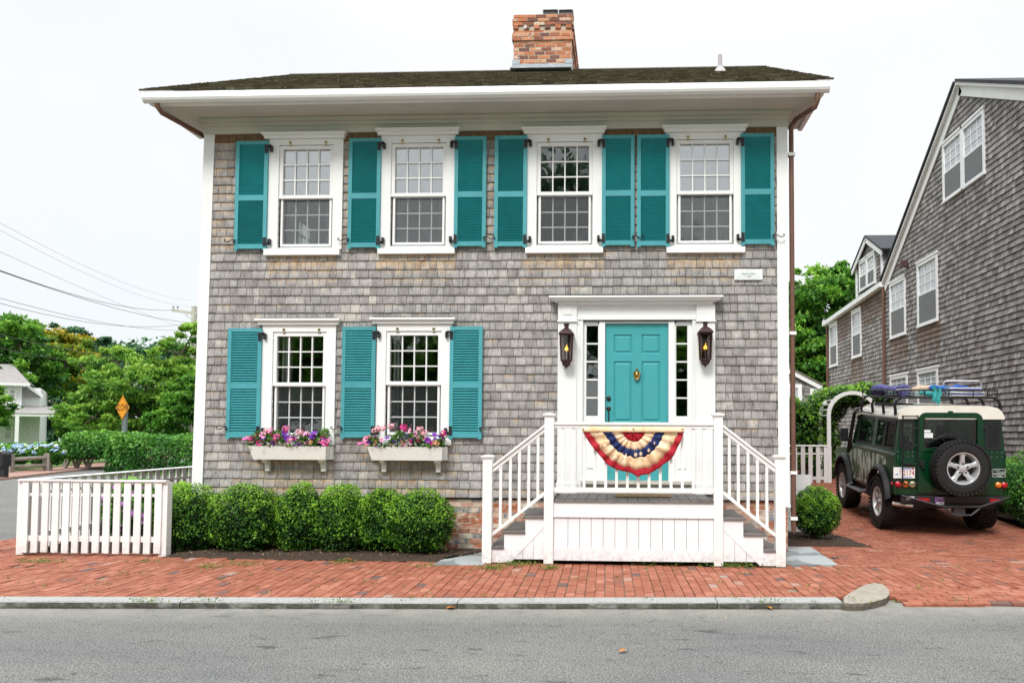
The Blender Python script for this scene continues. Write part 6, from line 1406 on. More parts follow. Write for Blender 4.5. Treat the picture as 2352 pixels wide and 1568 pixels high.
# gate beside the driveway, with the arbour over it
GY = 8.6; GG = lambda x, y: .45
gfn = lambda x, y: .07 * max(0, y - 2.2) - .12
picket_run('garden_gate', 'white picket gate across the path beside the green car', (PY(1800, 1060, GY).x, GY), (PY(1905, 1060, GY).x, GY), PY(1860, 1022, GY).z - gfn(0, GY), .16, pw=.095, gfun=gfn, cat='gate', posts=(0, 1))
ab = thing('garden_arbour', 'white arched garden arbour under the clipped green vine', 'arbour', (5.6, GY + .3, gfn(0, GY)))
ax0, ax1 = PY(1903, 1000, GY).x, PY(1903, 1000, GY).x + 1.15; az = PY(1950, 896, GY).z; zr = az - .60
for yy in (GY - .06, GY + .75):
    cx_ = (ax0 + ax1) / 2; r_ = (ax1 - ax0) / 2; o_ = [(ax0 - .045, gfn(0, GY))] + [(cx_ - (r_ + .045) * math.cos(R(a)), zr + .585 * math.sin(R(a))) for a in range(0, 181, 12)] + [(ax1 + .045, gfn(0, GY))]
    i_ = [(ax0 + .045, gfn(0, GY))] + [(cx_ - (r_ - .045) * math.cos(R(a)), zr + .495 * math.sin(R(a))) for a in range(0, 181, 12)] + [(ax1 - .045, gfn(0, GY))]
    n_ = len(o_); vs = [(x, yy, z) for x, z in o_] + [(x, yy, z) for x, z in i_] + [(x, yy + .05, z) for x, z in o_] + [(x, yy + .05, z) for x, z in i_]
    fs = []
    for k in range(n_ - 1): fs += [(k, k + 1, n_ + k + 1, n_ + k), (2 * n_ + k, 2 * n_ + k + 1, 3 * n_ + k + 1, 3 * n_ + k), (k, k + 1, 2 * n_ + k + 1, 2 * n_ + k), (n_ + k, n_ + k + 1, 3 * n_ + k + 1, 3 * n_ + k)]
    MB().add(vs, fs).build('arch', WHITE, ab)
for a in range(0, 181, 15):
    x, z = cx_ - (r_ - .0) * math.cos(R(a)), zr + .54 * math.sin(R(a)); MB().box(x - .02, x + .02, GY - .009, GY + .749, z - .02, z + .01).build('lath', WHITE, ab)
# vine hedge behind the arbour
t = thing('vine_hedge', 'tall clipped green vine hedge arching behind the white arbour', 'hedge', (5.2, GY + 1.3, gfn(0, GY)))
AP, AR, AN = [], [], []
for j, (px_, py_, rx_, rz_) in enumerate([(1842, 985, 55, 58), (1875, 960, 50, 55), (1900, 930, 45, 40), (1845, 1045, 60, 60), (1935, 912, 50, 26), (1975, 905, 40, 24), (2003, 912, 30, 26), (1885, 1010, 42, 60), (1890, 1060, 30, 60), (1818, 940, 20, 30)]):
    s = (GY + 1.3 + DIST) / F; P, d, r = bush_pts(PY(px_, py_, GY + 1.3), (rx_ * s, .7, rz_ * s), 2600, 300 + j, .6, .06)
    if px_ > 1925: P[:, 1] -= .5
    AP.append(P); AR.append(r); AN.append(d)
P, r, d = map(np.concatenate, (AP, AR, AN)); V, rr = leafmesh(P, .085, .6, .3, r, 301, d, .8); leafobj('foliage', V, rr, LBOX, t)
m = MB()
for k in range(5): m.tube([(4.2 + k * .45, GY + 1.3, .3), (4.3 + k * .45, GY + 1.3, 1.7)], .03, 6)
m.build('stem', BARK, t)
# white bench end / bin lid behind the corner: small white hatch seen by the downspout
t = thing('white_hatch', 'white sloping board hatch at the foot of the house behind the round boxwood', 'hatch', (3.0, 3.3, .0))
q0, q1 = PY(1822, 1080, 2.6), PY(1853, 1080, 2.6)
MB().prism([(2.3, .05), (2.3, .95), (2.9, .80), (2.9, .05)], 'x', 2.45, q1.x).build('board', WHITE, t); MB().box(2.45, q1.x + .02, 2.28, 2.95, .0, .05).build('base', WHITE2, t)

# ------------------------------------------------------------------ neighbouring house
NX = 7.6
nb_ = thing('neighbour_house', 'tall dark shingled house with white windows and a steep gable, behind the green car', 'house', (NX + 3, 8, .5))
def q(px, py): p = PX(px, py, NX); return p.y, p.z
apx, lev, wcr = q(2210, 198), q(2036, 655), q(1904, 745)
YE2, YEN = lev[0], wcr[0]; zE = lev[1]; nearY = apx[0] - (q(2352, 200)[0] - apx[0]) * 0
sl2 = (apx[1] - q(2352, 205)[1]) / (apx[0] - q(2352, 205)[0]); YN = -.5; zN = apx[1] - (apx[0] - YN) * sl2
zW = wcr[1]; ZBS = .80
NWIN = []
def nwin(xl, xr, yl0, yl1, yr0, yr1, kind='d'):
    a, b = q(xl, yl0), q(xr, yr0); c, d_ = q(xl, yl1), q(xr, yr1); NWIN.append((b[0], a[0], (c[1] + d_[1]) / 2, (a[1] + b[1]) / 2, kind))
nwin(2168, 2264, 336, 468, 246, 396, 'double'); nwin(2109, 2156, 608, 751, 580, 734); nwin(2046, 2082, 656, 778, 630, 765); nwin(1958.5, 1980, 719, 822, 706, 816); nwin(1907, 1925, 748, 842, 740, 838)
nwin(2110, 2157, 856, 935, 838, 930); nwin(2047.5, 2087, 868, 935, 855, 933); nwin(1909, 1927, 908, 972, 905, 970)
hs = [(YEN - b, YEN - a, c - ZBS, d_ - ZBS) for a, b, c, d_, k in NWIN]       # u runs from the far corner towards the viewer
def zroof(Y):
    if Y > YE2: return zE + (zW - zE) * (Y - YE2) / (YEN - YE2)
    if Y > apx[0]: return apx[1] + (zE - apx[1]) * (Y - apx[0]) / (YE2 - apx[0])
    return apx[1] + (zN - apx[1]) * (apx[0] - Y) / (apx[0] - YN)
def clip(v0, v1):
    z = ZBS + v0 + .03; TH = zE
    if z < zW - .02: return 0, YEN - YN
    if z < zE: lo = max(0, (YEN - YE2) * (z - zW) / (zE - zW)) if zE > zW else 0
    else: lo = YEN - (YE2 + (apx[0] - YE2) * (z - zE) / (apx[1] - zE))
    hi = YEN - YN if z < zN else YEN - (YN + (apx[0] - YN) * (z - zN) / (apx[1] - zN))
    return lo, hi
def nstain(u, v, rg):
    Y, Z = YEN - u, ZBS + v; s = .28 if rg.random() < .05 else 0.
    for (a, b, c, d_, k) in NWIN[1:4]:
        if a - .1 < Y < b + .1 and c - .9 < Z < c: s = max(s, .75 - (c - Z) * .5)
    if Y > YE2 and Z > zroof(Y) - .8: s = max(s, .55)
    return s
m = courses(MB(), (NX, YEN, ZBS), (0, -1, 0), (0, 0, 1), (-1, 0, 0), YEN - YN, apx[1] - ZBS, .128, .075, .18, .004, .030, .006, holes=hs, clip=clip, stain=nstain, seed=77, jit=.005)
m.build('wall', SHINGLE2, nb_, attrs=True)
m = MB()
outl = [(YEN, ZBS - .05), (YEN, zW), (YE2, zE), (apx[0], apx[1]), (YN, zN), (YN, ZBS - .05)]
m.prism(outl, 'x', NX + .01, NX + .05); m.build('wall', paint('wall_sheathing', (.08, .07, .06), .9), nb_)
MB().box(NX + .03, NX + .3, YN, YEN, -.2, ZBS + .02).build('foundation', MORTAR, nb_)
MB().box(NX + .06, NX + 6, YEN - .1, YEN, 0, zW).build('end_wall', SHINGLE2, nb_, attrs=True)
# roof planes, rake boards and eave trim
def band(m, pts, t0, t1, x0, x1):
    for (a, b) in zip(pts, pts[1:]):
        d = Vector((b[0] - a[0], b[1] - a[1])).normalized(); nn = Vector((-d.y, d.x)); nn = nn if nn.y > 0 else -nn
        m.prism([(a[0] + nn.x * t0, a[1] + nn.y * t0), (b[0] + nn.x * t0, b[1] + nn.y * t0), (b[0] + nn.x * t1, b[1] + nn.y * t1), (a[0] + nn.x * t1, a[1] + nn.y * t1)], 'x', x0, x1)
m = MB(); band(m, [(YE2 + .05, zE - .02), (apx[0], apx[1]), (YN, zN)], -.20, .03, NX - .06, NX - .031); band(m, [(YE2 + .1, zE - .02), (apx[0], apx[1] + .03), (YN, zN + .03)], .0, .06, NX - .14, NX - .061); m.build('rake_board', WHITE, nb_)
m = MB(); band(m, [(YE2 + .12, zE + .0), (apx[0], apx[1] + .04), (YN, zN + .04)], .062, .12, NX - .18, NX + 9); m.build('roof', paint('dark_asphalt_shingle', (.045, .047, .055), .9, .3, 20), nb_)
m = MB(); band(m, [(YEN + .2, zW), (YE2 + .0, zE)], -.04, .10, NX - .20, NX - .04); m.build('gutter', WHITE2, nb_)
m = MB(); m.add([(NX - .2, YEN + .2, zW + .11), (NX - .2, YE2, zE + .11), (NX + 4, YE2, zE + 2.6), (NX + 4, YEN + .2, zW + 2.6)], [(0, 1, 2, 3)]); m.build('roof', bpy.data.materials['dark_asphalt_shingle'], nb_)
for (Y, z1) in ((YE2 + .05, zE - .1), (YEN - .05, zW - .05)): MB().tube([(NX - .08, Y, z1), (NX - .08, Y, .5)], .045, 8).build('downspout', BROWNPIPE, nb_)
MB().box(NX - .035, NX + .05, YEN - .02, YEN + .02, .7, zW - .06).build('corner_board', WHITE2, nb_)
PANE2 = newmat('reflecting_pane'); 
def panem():
    m, n, b = newmat('reflecting_pane_dark'); b.inputs['Base Color'].default_value = (.42, .45, .47, 1); b.inputs['Roughness'].default_value = .05; b.inputs['Specular IOR Level'].default_value = .9; return m
PN = panem()
SCR2 = paint('grey_insect_screen', (.16, .165, .17), .8, .05)
def win_at(parent, X, a, b, c, d_, lights=(3, 3), trim=.09):
    m = MB(); xo = X - .05
    m.box(xo, X + .02, a, a + trim, c, d_).box(xo, X + .02, b - trim, b, c, d_).box(xo - .015, X + .02, a - .03, b + .03, d_ - .001, d_ + .05).box(xo, X + .02, a + trim, b - trim, d_ - trim, d_ - .001).box(xo - .02, X + .02, a - .02, b + .02, c - .04, c - .001).box(xo, X + .02, a + trim, b - trim, c, c + .05)
    w = m.build('window', WHITE2, parent); a2, b2, c2, d2 = a + trim, b - trim, c + .05, d_ - trim; zm = (c2 + d2) / 2
    m = MB(); m.box(xo + .015, X, a2, b2, zm - .025, zm + .025); th = .012
    for k in range(1, lights[0]): y = a2 + (b2 - a2) * k / lights[0]; m.box(X - .02, X - .01, y - th, y + th, zm + .025, d2)
    for k in range(1, lights[1]): z = zm + (d2 - zm) * k / lights[1]; m.box(X - .019, X - .011, a2, b2, z - th, z + th)
    m.build('sash_bars', WHITE2, w); MB().box(X - .009, X - .004, a2, b2, zm, d2).build('pane', PN, w); MB().box(X - .03, X - .025, a2, b2, c2, zm - .025).build('insect_screen', SCR2, w)
    return w
for (a, b, c, d_, k) in NWIN:
    if k == 'double': md = (a + b) / 2; win_at(nb_, NX - .0, a, md - .0, c, d_, trim=.085); win_at(nb_, NX - .0, md + .002, b, c, d_, trim=.085)
    else: win_at(nb_, NX, a, b, c, d_)
p = PX(2087, 604, NX); MB().prism([(p.y - .1, p.z - .1), (p.y + .1, p.z - .1), (p.y, p.z + .08)], 'x', NX - .22, NX - .02).build('vent_hood', COPPER, nb_)
# dormer on the wing
DXX = NX + .25; a, b = PX(2030, 600, DXX), PX(1969, 640, DXX); dz0_ = PX(2030, 680, DXX).z - .9; eN, eF = PX(2030, 572, DXX).z, PX(1970, 612, DXX).z; ap = PX(1995, 551, DXX); ez = (eN + eF) / 2
ya, yb = a.y, b.y; am = (ya + yb) / 2
m = courses(MB(), (DXX, yb, dz0_), (0, -1, 0), (0, 0, 1), (-1, 0, 0), yb - ya, ap.z - dz0_ - .05, .13, .08, .18, .004, .028, .006, seed=5, jit=.01,
            clip=lambda v0, v1: (0, yb - ya) if dz0_ + v0 < ez else ((yb - ya) / 2 * (dz0_ + v0 + .05 - ez) / (ap.z - ez), (yb - ya) * (1 - .5 * (dz0_ + v0 + .05 - ez) / (ap.z - ez))))
dm = m.build('dormer', SHINGLE2, nb_, attrs=True)
MB().prism([(ya, dz0_), (yb, dz0_), (yb, ez), (am, ap.z), (ya, ez)], 'x', DXX + .01, DXX + 3.5).build('dormer_wall', SHINGLE2, dm, attrs=True)
m = MB(); band(m, [(yb + .22, ez - .12), (am, ap.z + .04), (ya - .22, ez - .12)], -.13, .02, DXX - .14, DXX - .10); m.box(DXX - .06, DXX + .02, ya - .0, ya + .12, dz0_, ez).box(DXX - .06, DXX + .02, yb - .12, yb, dz0_, ez); m.build('dormer_trim', WHITE2, dm)
m = MB(); band(m, [(yb + .24, ez - .12), (am, ap.z + .05), (ya - .24, ez - .12)], .021, .08, DXX - .16, DXX + 3.6); m.build('dormer_roof', bpy.data.materials['dark_asphalt_shingle'], dm)
wa, wb = PX(2014, 600, DXX), PX(1978, 620, DXX); wz1, wz0 = (PX(2014, 578, DXX).z + PX(1978, 603, DXX).z) / 2, (PX(2014, 650, DXX).z + PX(1978, 668, DXX).z) / 2; mdy = (wa.y + wb.y) / 2
for (a2, b2) in ((wa.y, mdy - .0), (mdy + .002, wb.y)): win_at(nb_, DXX - .03, a2, b2, wz0, wz1, trim=.08)
# small gabled outbuilding beyond
SY = 22.5; sh = thing('garden_shed', 'small grey shingled outbuilding with white trim seen between the houses', 'shed', (PY(1840, 1000, SY).x, SY + 2, .9))
ep, rt_ = PY(1887, 886, SY), PY(1770, 826, SY); xr_ = PY(1880, 930, SY).x; xl_ = xr_ - 3.6; xm = (xl_ + xr_) / 2; zr_ = ep.z + (ep.x - xm) * (rt_.z - ep.z) / (ep.x - rt_.x)
m = courses(MB(), (xl_, SY, 1.0), (1, 0, 0), (0, 0, 1), (0, -1, 0), xr_ - xl_, zr_ - 1.0, .15, .09, .2, .004, .03, .006, seed=9, clip=lambda v0, v1: (0, xr_ - xl_) if 1 + v1 < ep.z else ((xr_ - xl_) / 2 * (1 + v0 - ep.z) / (zr_ - ep.z), (xr_ - xl_) * (1 - .5 * (1 + v0 - ep.z) / (zr_ - ep.z))))
m.build('wall', SHINGLE2, sh, attrs=True); MB().prism([(xl_, .4), (xr_, .4), (xr_, ep.z), (xm, zr_), (xl_, ep.z)], 'y', SY + .01, SY + 4).build('wall', SHINGLE2, sh, attrs=True)
dl = (ep.x - xm)
m = MB(); m.prism([(xm, zr_ + .02), (xm, zr_ - .18), (ep.x, ep.z - .2), (ep.x, ep.z)], 'y', SY - .15, SY - .05).prism([(xm - .001, zr_ + .02), (xm - .001, zr_ - .18), (xm - dl, ep.z - .2), (xm - dl, ep.z)], 'y', SY - .15, SY - .05).box(xr_ - .35, xr_ + .01, SY - .05, SY - .035, .5, ep.z - .1); m.build('trim', WHITE2, sh)
m = MB(); m.prism([(xm, zr_ + .08), (xm, zr_ + .021), (ep.x + .05, ep.z + .001), (ep.x + .05, ep.z + .06)], 'y', SY - .2, SY + 4.1).prism([(xm - .001, zr_ + .08), (xm - .001, zr_ + .021), (xm - dl, ep.z + .001), (xm - dl, ep.z + .06)], 'y', SY - .2, SY + 4.1); m.build('roof', paint('lichen_roof', (.20, .19, .12), .9, .4, 9), sh)
wl, wr = PY(1805, 930, SY).x, PY(1841, 930, SY).x; wzt, wzb = PY(1820, 882, SY).z, PY(1820, 965, SY).z
m = MB(); frame(m, wl + .15, wr - .16, wzb + .12, wzt - .16, .16, .16, .12, SY - .09, SY - .04); wn = m.build('window', WHITE2, sh); MB().box(wl + .15, wr - .16, SY - .045, SY - .04, wzb + .12, wzt - .16).build('pane', PN, wn)
m = MB(); muntins(m, wl + .15, wr - .16, wzb + .12, wzt - .16, 3, 3, SY - .06, SY - .046, .04); m.build('sash_bars', WHITE2, wn)

# ------------------------------------------------------------------ trees to the right
def Cr(px, py, rx_, rz_, Y, ry=None): s = (Y + DIST) / F; c = PY(px, py, Y); return ((c.x, c.y, c.z), (rx_ * s, ry or rx_ * s * .9, rz_ * s))
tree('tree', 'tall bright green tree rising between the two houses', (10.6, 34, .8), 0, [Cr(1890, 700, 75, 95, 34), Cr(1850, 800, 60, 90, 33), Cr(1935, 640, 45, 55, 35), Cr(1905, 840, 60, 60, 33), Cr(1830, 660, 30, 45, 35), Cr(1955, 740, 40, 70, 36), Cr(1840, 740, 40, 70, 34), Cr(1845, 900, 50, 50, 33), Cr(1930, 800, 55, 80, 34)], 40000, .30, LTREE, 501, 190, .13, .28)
tree('tree', 'darker tree trunk and crown behind the outbuilding roof', (11.6, 40, .8), 0, [Cr(1880, 880, 60, 70, 40), Cr(1940, 830, 50, 70, 40)], 9000, .34, LPINE, 502, 50, .15, .3)

# ------------------------------------------------------------------ the side street and what lies beyond it
LA_, LB_ = PZ(0, 1103, -.07), PZ(250, 1073, -.07); dd = (LB_ - LA_).normalized(); nn = Vector((-dd.y, dd.x, 0)); nn = nn if nn.x < 0 else -nn
A0, B0 = LA_ - dd * 22, LB_ + dd * 30
def P2(v): return (v.x, v.y)
sheet('far_path', [P2(A0), P2(B0), P2(B0 + nn * 1.8), P2(A0 + nn * 1.8)], .0, paint('pale_brick_path', (.34, .20, .16), .9, .25, 9), .2)
sheet('verge', [P2(A0 + nn * 1.8), P2(B0 + nn * 1.8), P2(B0 + nn * 60), P2(A0 + nn * 60)], .03, GRASS, .25)
HB = PZ(240, 1086); 
sheet('verge', [(HB.x + .3, HB.y - .4), (0, HB.y - .4), (0, HB.y + 25), (HB.x + 6, HB.y + 25), (LB_.x + 3, LB_.y + 6)], .03, GRASS, .25)
hz1 = PY(350, 1002, HB.y + .6).z
hedge('hedge', 'long clipped green hedge behind the white picket fence, nearest of the two hedges', (HB.x + .1, HB.y - .2, .0), (-6, HB.y + 1.8, hz1 + .05), 22000, .15, LHEDGE, 611, .12)
c = PY(258, 1045, HB.y); 
h2 = PZ(190, 1076); hz2 = PY(180, 997, h2.y).z
hedge('hedge', 'darker clipped hedge with bare stems showing beneath, beside the rail fence', (PY(140, 1040, h2.y).x, h2.y, .55), (PY(262, 1040, h2.y).x, h2.y + 2.2, hz2), 13000, .16, LHEDGE, 612, .15)
for i, px_ in enumerate((150, 176, 202)):
    b_ = PY(px_, 1076, h2.y + .5); m = MB()
    for s in (-1, 0, 1): m.tube([(b_.x, b_.y, 0), (b_.x + s * .25, b_.y, .45), (b_.x + s * .45, b_.y, .9)], [.07, .05, .03], 6)
    m.build('stem', GREYWOOD, bpy.data.objects['hedge.001'])
# split rail fence
f0, f1 = PZ(22, 1084), PZ(146, 1078); rf = thing('rail_fence', 'weathered two rail wooden fence in front of the blue hydrangeas', 'fence', ((f0.x + f1.x) / 2, f0.y, 0))
f1.y = f0.y + (f1.y - f0.y) * .6; sF = (f0.y + DIST) / F; HF = 44 * sF
for p in (f0 - (f1 - f0) * .02, f1): MB().box(p.x - .14, p.x + .14, p.y - .1, p.y + .1, 0, HF).build('post', GREYWOOD, rf)
for z in (.68, .26): MB().tube([(f0.x - .2, f0.y, HF * z - .02), ((f0.x + f1.x) / 2, (f0.y + f1.y) / 2, HF * z + .03), (f1.x, f1.y, HF * z + .04)], .075, 6).build('rail', GREYWOOD, rf)
# mailbox at the left edge
mbp = PZ(3, 1096); s = (mbp.y + DIST) / F
t = thing('mailbox', 'black mailbox on a post at the left edge of the photo', 'mailbox', mbp)
w_ = 22 * s / 2; zc_ = mbp.z + 34 * s
pr = [(-w_, 0), (w_, 0), (w_, 26 * s)] + [(w_ * math.cos(R(k)), 26 * s + w_ * .9 * math.sin(R(k))) for k in range(15, 166, 15)] + [(-w_, 26 * s)]
MB().prism([(mbp.x + x - 4 * s, mbp.z + 26 * s + z) for x, z in pr], 'y', mbp.y - .1, mbp.y + .3).build('box', BPLAST, t); MB().box(mbp.x - .10, mbp.x + .10, mbp.y, mbp.y + .2, 0, mbp.z + 26 * s).box(mbp.x - .45, mbp.x - .25, mbp.y, mbp.y + .2, 0, mbp.z + 26 * s).build('post', BPLAST, t)
# SLOW sign
SGY = HB.y + 2.6; sg = thing('warning_sign', 'orange diamond road sign reading SLOW on a grey post above the hedge', 'sign', (PY(284, 1000, SGY).x, SGY, 0))
sc_ = PY(282, 936, SGY); s = (SGY + DIST) / F; w_, h_ = 16.5 * s, 29 * s
MB().prism([(sc_.x, sc_.z + h_), (sc_.x + w_, sc_.z), (sc_.x, sc_.z - h_), (sc_.x - w_, sc_.z)], 'y', SGY - .03, SGY).build('sign_plate', paint('faded_orange', (.75, .30, .015), .5, .1), sg)
m = MB()
for a_, b_ in ((.93, .88),):
    o_ = [(sc_.x, sc_.z + h_ * a_), (sc_.x + w_ * a_, sc_.z), (sc_.x, sc_.z - h_ * a_), (sc_.x - w_ * a_, sc_.z)]; i_ = [(sc_.x, sc_.z + h_ * b_), (sc_.x + w_ * b_, sc_.z), (sc_.x, sc_.z - h_ * b_), (sc_.x - w_ * b_, sc_.z)]; ringface(m, o_, i_, SGY - .034, SGY - .0305)
m.build('sign_border', BLACK, sg); textmesh('SLOW', .42, 'lettering', BLACK, sg, (sc_.x, SGY - .036, sc_.z + .0), xs=.42, depth=.002)
MB().box(PY(284, 990, SGY).x - 5 * s, PY(284, 990, SGY).x + 5 * s, SGY + .002, SGY + .12, 0, sc_.z + .1).build('post', paint('grey_sign_post', (.14, .17, .18), .7, .2), sg)
# white house far left
HY = 40; wh = thing('white_house', 'white clapboard house with a porch half hidden by trees at the far left', 'house', (0, 0, 0))
WO = PY(92, 1000, HY); WA = R(34); wu, wn_ = Vector((math.cos(WA), math.sin(WA), 0)), Vector((-math.sin(WA), math.cos(WA), 0)); WO.z = 0
def wxz(px, py, Y):
    d = ray(px, py); o = Vector((0, -DIST, EYE)); t = ((WO - o).dot(wn_) + (Y - HY)) / d.dot(wn_); p = o + d * t
    return (p - WO).dot(wu), p.z
def wx(px, Y=HY): return wxz(px, 950, Y)[0]
def wz(py, Y=HY): return wxz(60, py, Y)[1]
m = MB(); m.box(wx(-120), wx(92), HY, HY + 8, 0, wz(890)).box(wx(-120), wx(50), HY - .6, HY + 8.02, wz(975), wz(888)); m.build('wall', WHITE2, wh)
m = MB(); e0_, e1_ = wx(-120), wx(68); zz0, zz1 = wz(880, HY - 1), wz(838, HY + 2)
m.add([(e0_, HY - 1.1, zz0), (e1_, HY - 1.1, zz0), (wx(15), HY + 3, wz(838, HY + 3)), (e0_, HY + 3, wz(838, HY + 3)), (e1_, HY + 6, zz0)], [(0, 1, 2, 3), (1, 4, 2)]); m.build('roof', ROOFSH if False else paint('weathered_roof', (.30, .28, .27), .9, .3, 6), wh)
MB().box(e0_, e1_ + .05, HY - 1.2, HY - 1.0, zz0 - .18, zz0).box(e0_, e1_, HY - 1.0, HY - .6, zz0 - .1, zz0 - .05).build('eave', WHITE, wh)
m = MB(); z0_ = wz(955, HY - 2.5); m.box(e0_, wx(152, HY - 2.5), HY - 2.7, HY - 2.4, z0_ - .02, z0_ + .16); m.build('porch_beam', WHITE, wh)
MB().add([(e0_, HY - 2.75, z0_ + .17), (wx(152, HY - 2.5), HY - 2.75, z0_ + .17), (wx(140), HY, z0_ + .7), (e0_, HY, z0_ + .7)], [(0, 1, 2, 3)]).build('porch_roof', bpy.data.materials['weathered_roof'], wh)
for px_ in (136, 36, -30): MB().box(wx(px_, HY - 2.5), wx(px_ + 9, HY - 2.5), HY - 2.7, HY - 2.45, 0, z0_ - .021).build('porch_post', WHITE, wh)
for (a_, b_, c_, d_, Y) in ((18, 36, 893, 917, HY - .6), (-20, 2, 893, 917, HY - .6), (10, 31, 972, 1010, HY), (60, 70, 975, 1003, HY)):
    m = MB(); X0, X1, Z0, Z1 = wx(a_, Y), wx(b_, Y), wz(d_, Y), wz(c_, Y); frame(m, X0 + .1, X1 - .1, Z0 + .1, Z1 - .1, .12, .12, .12, Y - .06, Y - .005); m.box(X0 + .1, X1 - .1, Y - .05, Y - .02, (Z0 + Z1) / 2 - .04, (Z0 + Z1) / 2 + .04); w = m.build('window', WHITE, wh); MB().box(X0 + .1, X1 - .1, Y - .02, Y - .01, Z0 + .1, Z1 - .1).build('pane', PN, w)
m = MB(); m.prism([(wx(55), wz(912)), (wx(92), wz(912)), (wx(92), wz(905)), (wx(55), wz(880))], 'y', HY - .3, HY - .1); m.build('side_gable', bpy.data.materials['cedar_shingle'], wh, attrs=True)
MB().prism([(wx(52), wz(884)), (wx(98), wz(914)), (wx(98), wz(906)), (wx(52), wz(876))], 'y', HY - .5, HY - .31).build('gable_trim', WHITE, wh)
for ch in [wh] : ch.location = WO - wu * 0 ; ch.rotation_euler = (0, 0, WA)
wh.location = Matrix.Rotation(WA, 3, 'Z') @ Vector((0, -HY, 0)) + WO
# hydrangeas
def hydrangea(px_, py_, rx_, rz_, Y, label, cols, seed, n=5000, size=.15, nf=26, fr=.17, group=None, name='hydrangea'):
    s = (Y + DIST) / F; c = PY(px_, py_, Y); t = thing(name, label, 'shrub', (c.x, c.y, 0), group)
    P, d, r = bush_pts(c, (rx_ * s, rx_ * s * .7, rz_ * s), n, seed, .4, .1); k = P[:, 2] > .03; V, rr = leafmesh(P[k], size, .65, .4, r[k], seed, d[k], .6); leafobj('foliage', V, rr, LHEDGE, t)
    g = np.random.default_rng(seed)
    for i in range(nf):
        d_ = g.normal(size=3); d_ /= np.linalg.norm(d_); d_[1] = -abs(d_[1]); d_[2] = (abs(d_[2]) if group else d_[2]) * .9; p = Vector((c.x + d_[0] * rx_ * s * 1.0, c.y + d_[1] * rx_ * s * .72, c.z + d_[2] * rz_ * s * 1.02))
        kk = i % len(cols); key = ('hyd', cols[kk][0], fr)
        if key not in protos:
            o = cluster('hyd', fr, 60, fr * .42).build('tmp', [cols[kk][1]], None, origin=(0, 0, 0)); protos[key] = o.data; bpy.data.objects.remove(o)
        o = bpy.data.objects.new('flower_head', protos[key]); COL.objects.link(o); o.parent = t; o.location = p - LOC[t.name]; o.rotation_euler = (.5, 0, g.uniform(0, 6)); o.scale = (1, 1, .75)
    return t
HB1, HB2, HB3, HP = paint('blue_hydrangea', (.34, .50, .72), .7, .25, 20), paint('pale_blue_hydrangea', (.50, .64, .80), .7, .2, 20), paint('cream_hydrangea', (.70, .78, .60), .7, .2, 20), paint('mauve_hydrangea', (.50, .20, .55), .7, .35, 20)
hyY = f0.y + 1.6
for i, (px_, rx_, lab) in enumerate(((-10, 36, 'blue hydrangea bush at the left edge behind the mailbox'), (42, 34, 'blue hydrangea bush behind the left half of the rail fence'), (92, 30, 'blue hydrangea bush behind the right half of the rail fence'), (128, 20, 'small blue hydrangea bush beside the dark hedge'))):
    hydrangea(px_, 1040, rx_, 24, hyY, lab, [('b', HB1), ('p', HB2), ('b', HB1), ('c', HB3)], 700 + i, 3800, .20, 22 if rx_ > 25 else 9, .12, 'blue hydrangeas behind the rail fence')
hydrangea(300, 1165, 60, 66, .55, 'mauve hydrangea bush seen through the white picket fence', [('m', HP), ('m2', HP)], 731, 4200, .12, 20, .085)
bush('garden_plant', 'light green leafy plant between the picket fence and the house corner', 'plant', PY(418, 1165, 1.0), (.30, .3, .38), 1500, .09, LLIGHT, 741)
# trees left
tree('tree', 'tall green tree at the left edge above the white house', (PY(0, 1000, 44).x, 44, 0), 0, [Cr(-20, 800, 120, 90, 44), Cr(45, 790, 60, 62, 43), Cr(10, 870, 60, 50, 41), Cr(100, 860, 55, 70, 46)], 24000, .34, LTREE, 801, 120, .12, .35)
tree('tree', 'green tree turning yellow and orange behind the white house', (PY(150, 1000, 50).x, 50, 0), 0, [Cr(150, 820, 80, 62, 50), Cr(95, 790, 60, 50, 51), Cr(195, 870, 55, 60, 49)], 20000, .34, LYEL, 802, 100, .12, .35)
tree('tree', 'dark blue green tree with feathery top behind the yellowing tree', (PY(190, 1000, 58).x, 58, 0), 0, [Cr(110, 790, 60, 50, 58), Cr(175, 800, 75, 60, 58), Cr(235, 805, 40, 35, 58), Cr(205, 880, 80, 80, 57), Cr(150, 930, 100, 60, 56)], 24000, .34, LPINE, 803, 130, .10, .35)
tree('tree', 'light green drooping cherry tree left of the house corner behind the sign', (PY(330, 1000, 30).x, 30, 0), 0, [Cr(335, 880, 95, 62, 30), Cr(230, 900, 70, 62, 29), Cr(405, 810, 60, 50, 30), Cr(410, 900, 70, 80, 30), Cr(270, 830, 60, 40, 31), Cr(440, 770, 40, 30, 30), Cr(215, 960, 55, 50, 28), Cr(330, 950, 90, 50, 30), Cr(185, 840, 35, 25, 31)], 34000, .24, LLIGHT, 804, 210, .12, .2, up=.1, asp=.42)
tree('tree', 'dark green shrubby tree between the sign and the house corner', (PY(400, 1000, 27).x, 27, 0), 0, [Cr(410, 960, 60, 62, 27), Cr(350, 985, 50, 42, 27), Cr(440, 920, 40, 60, 27)], 13000, .20, LTREE, 805, 70, .14, .16)
tree('tree', 'small bright green tree behind the dark hedge', (PY(190, 1000, 38).x, 38, 0), 0, [Cr(180, 960, 50, 42, 38), Cr(245, 975, 55, 40, 36), Cr(130, 985, 30, 26, 38)], 10000, .24, LLIGHT, 806, 60, .15, .16)
tree('tree', 'green tree branch hanging in front of the white house at the left edge', (PY(-25, 1000, 33).x, 33, 0), 0, [Cr(5, 925, 32, 38, 33), Cr(-20, 960, 40, 40, 33)], 3500, .22, LTREE, 807, 26, .16, .12)
